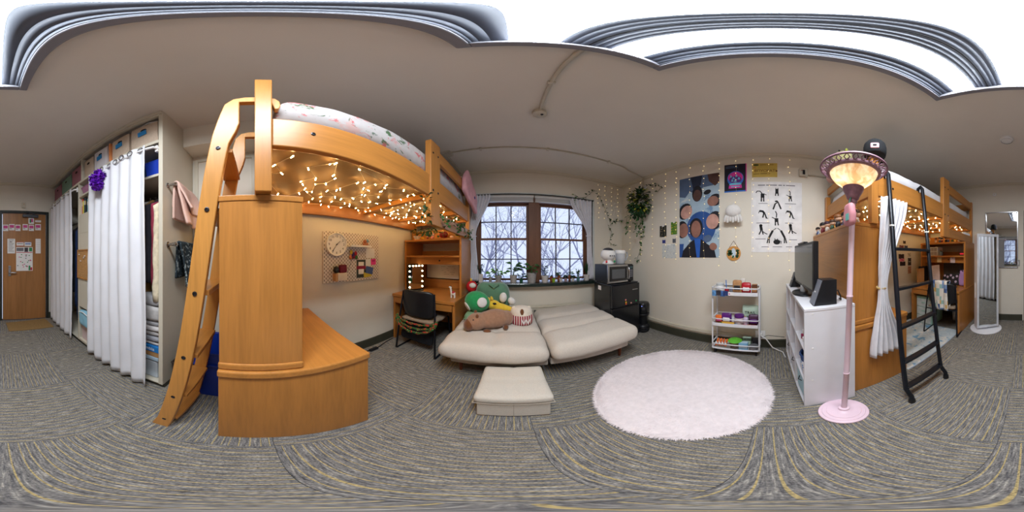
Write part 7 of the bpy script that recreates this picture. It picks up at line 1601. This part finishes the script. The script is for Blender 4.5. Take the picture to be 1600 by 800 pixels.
# ================================================================== hanging plant in the corner with trailing vines
hk = at_x(1003, 300, XR-.09); hc = Vector((1.80, 1.80, 2.13))
hp_ = thing('hanging_plant', 'bushy trailing plant in a white pot hanging in the corner', 'hanging plant', (hc.x, hc.y, hc.z-.1))
MB().lathe([(.035,0),(.05,.03),(.058,.08),(.052,.08),(.035,.02)], hc+Vector((.03,.0,-.05)), 18).build('pot', whitepot, hp_, smooth=45)
B('hook_plate', (XR-.02,hc.y-.0,2.37), (XR-.001,hc.y+.05,2.44), white_plastic, hp_, bevel=.004); MB().tube([(XR-.02,hc.y+.02,2.42),(XR-.09,hc.y+.01,2.43),(XR-.12,hc.y,2.40)], .006, 6).build('hook', white_plastic, hp_, smooth=60)
for g_ in (0,2.1,4.2): MB().tube([hc+Vector((.03+.055*cos(g_),.055*sin(g_),.02)), (XR-.12,hc.y,2.39)], .003, 5).build('hanger_rope', paper_m, hp_)
rr = random.Random(15); mb = MB(); mbl = MB()
for k in range(760):
    d_ = Vector((rr.gauss(0,1), rr.gauss(0,1), rr.gauss(0,1))).normalized(); r_ = rr.random()**.75
    p_ = hc+Vector((d_.x*.16*r_-.03, d_.y*.19*r_, d_.z*.22*r_-.02-(.06 if d_.z < 0 else 0)))
    if p_.x > XR-.03: p_.x = XR-.03
    (mbl if k % 9 == 0 else mb).leaf(p_, d_+Vector((0,0,-.5)), rr.uniform(.04,.065), rr.uniform(.03,.05), (-.5,-.6,1))
mb.build('leaves', leaf_d, hp_, kind='stuff'); mbl.build('young_leaves', M('leaf_yellow', (170,170,60), .5, var=.3), hp_, kind='stuff')
for k in range(9):
    p0_ = hc+Vector((rr.uniform(-.14,.08), rr.uniform(-.16,.12), -.10)); pts = [p0_]; 
    for j in range(5): pts.append(pts[-1]+Vector((rr.uniform(-.04,.03), rr.uniform(-.04,.04), -rr.uniform(.06,.11))))
    pts = [Vector((min(q.x,XR-.02), q.y, q.z)) for q in pts]
    MB().tube(pts, .002, 4).build('trailing_stem', leaf_m, hp_); mm2 = MB()
    for q in pts[1:]:
        for _ in range(2): d_ = Vector((rr.uniform(-1,.2), rr.uniform(-1,1), rr.uniform(-1,.3))); mm2.leaf(q, d_, rr.uniform(.035,.055), rr.uniform(.025,.04), (-.4,-.6,1))
    mm2.build('trailing_leaves', leaf_m, hp_, kind='stuff')
def wv(pts): return [at_y(x, y, YW-.02) for x, y in pts]
ivy('trailing_vine', 'thin ivy vine running from the plant up over the window top', wv([(985,341),(970,345),(960,345),(950,340),(948,332),(942,318),(936,306),(932,298),(925,300),(915,308),(905,309),(899,305)]), 30, .052, leaf_d, 33, .015)
ivy('trailing_vine', 'thin ivy vine dropping down the window wall near the popcorn machine', wv([(972,344),(958,346),(951,355),(956,362),(954,372),(952,378),(960,385)]), 20, .052, leaf_m, 34, .015)
ivy('trailing_vine', 'short ivy vine reaching right of the plant under the ceiling', [at_x(x, y, XR-.02) for x, y in ((1005,296),(1012,289),(1022,287),(1029,288),(1032,294),(1027,300))], 11, .05, leaf_d, 35, .012)
ivy('trailing_vine', 'ivy vine hanging down the corner beside the microwave', [at_x(x, y, XR-.03) for x, y in ((1000,350),(1004,362),(1000,372),(1001,390),(996,402),(995,412))], 16, .05, leaf_m, 36, .015)
ivy('trailing_vine', 'ivy sprig over the right window curtain', wv([(898,303),(900,315),(904,325),(910,330)]), 9, .05, leaf_l, 37, .015)
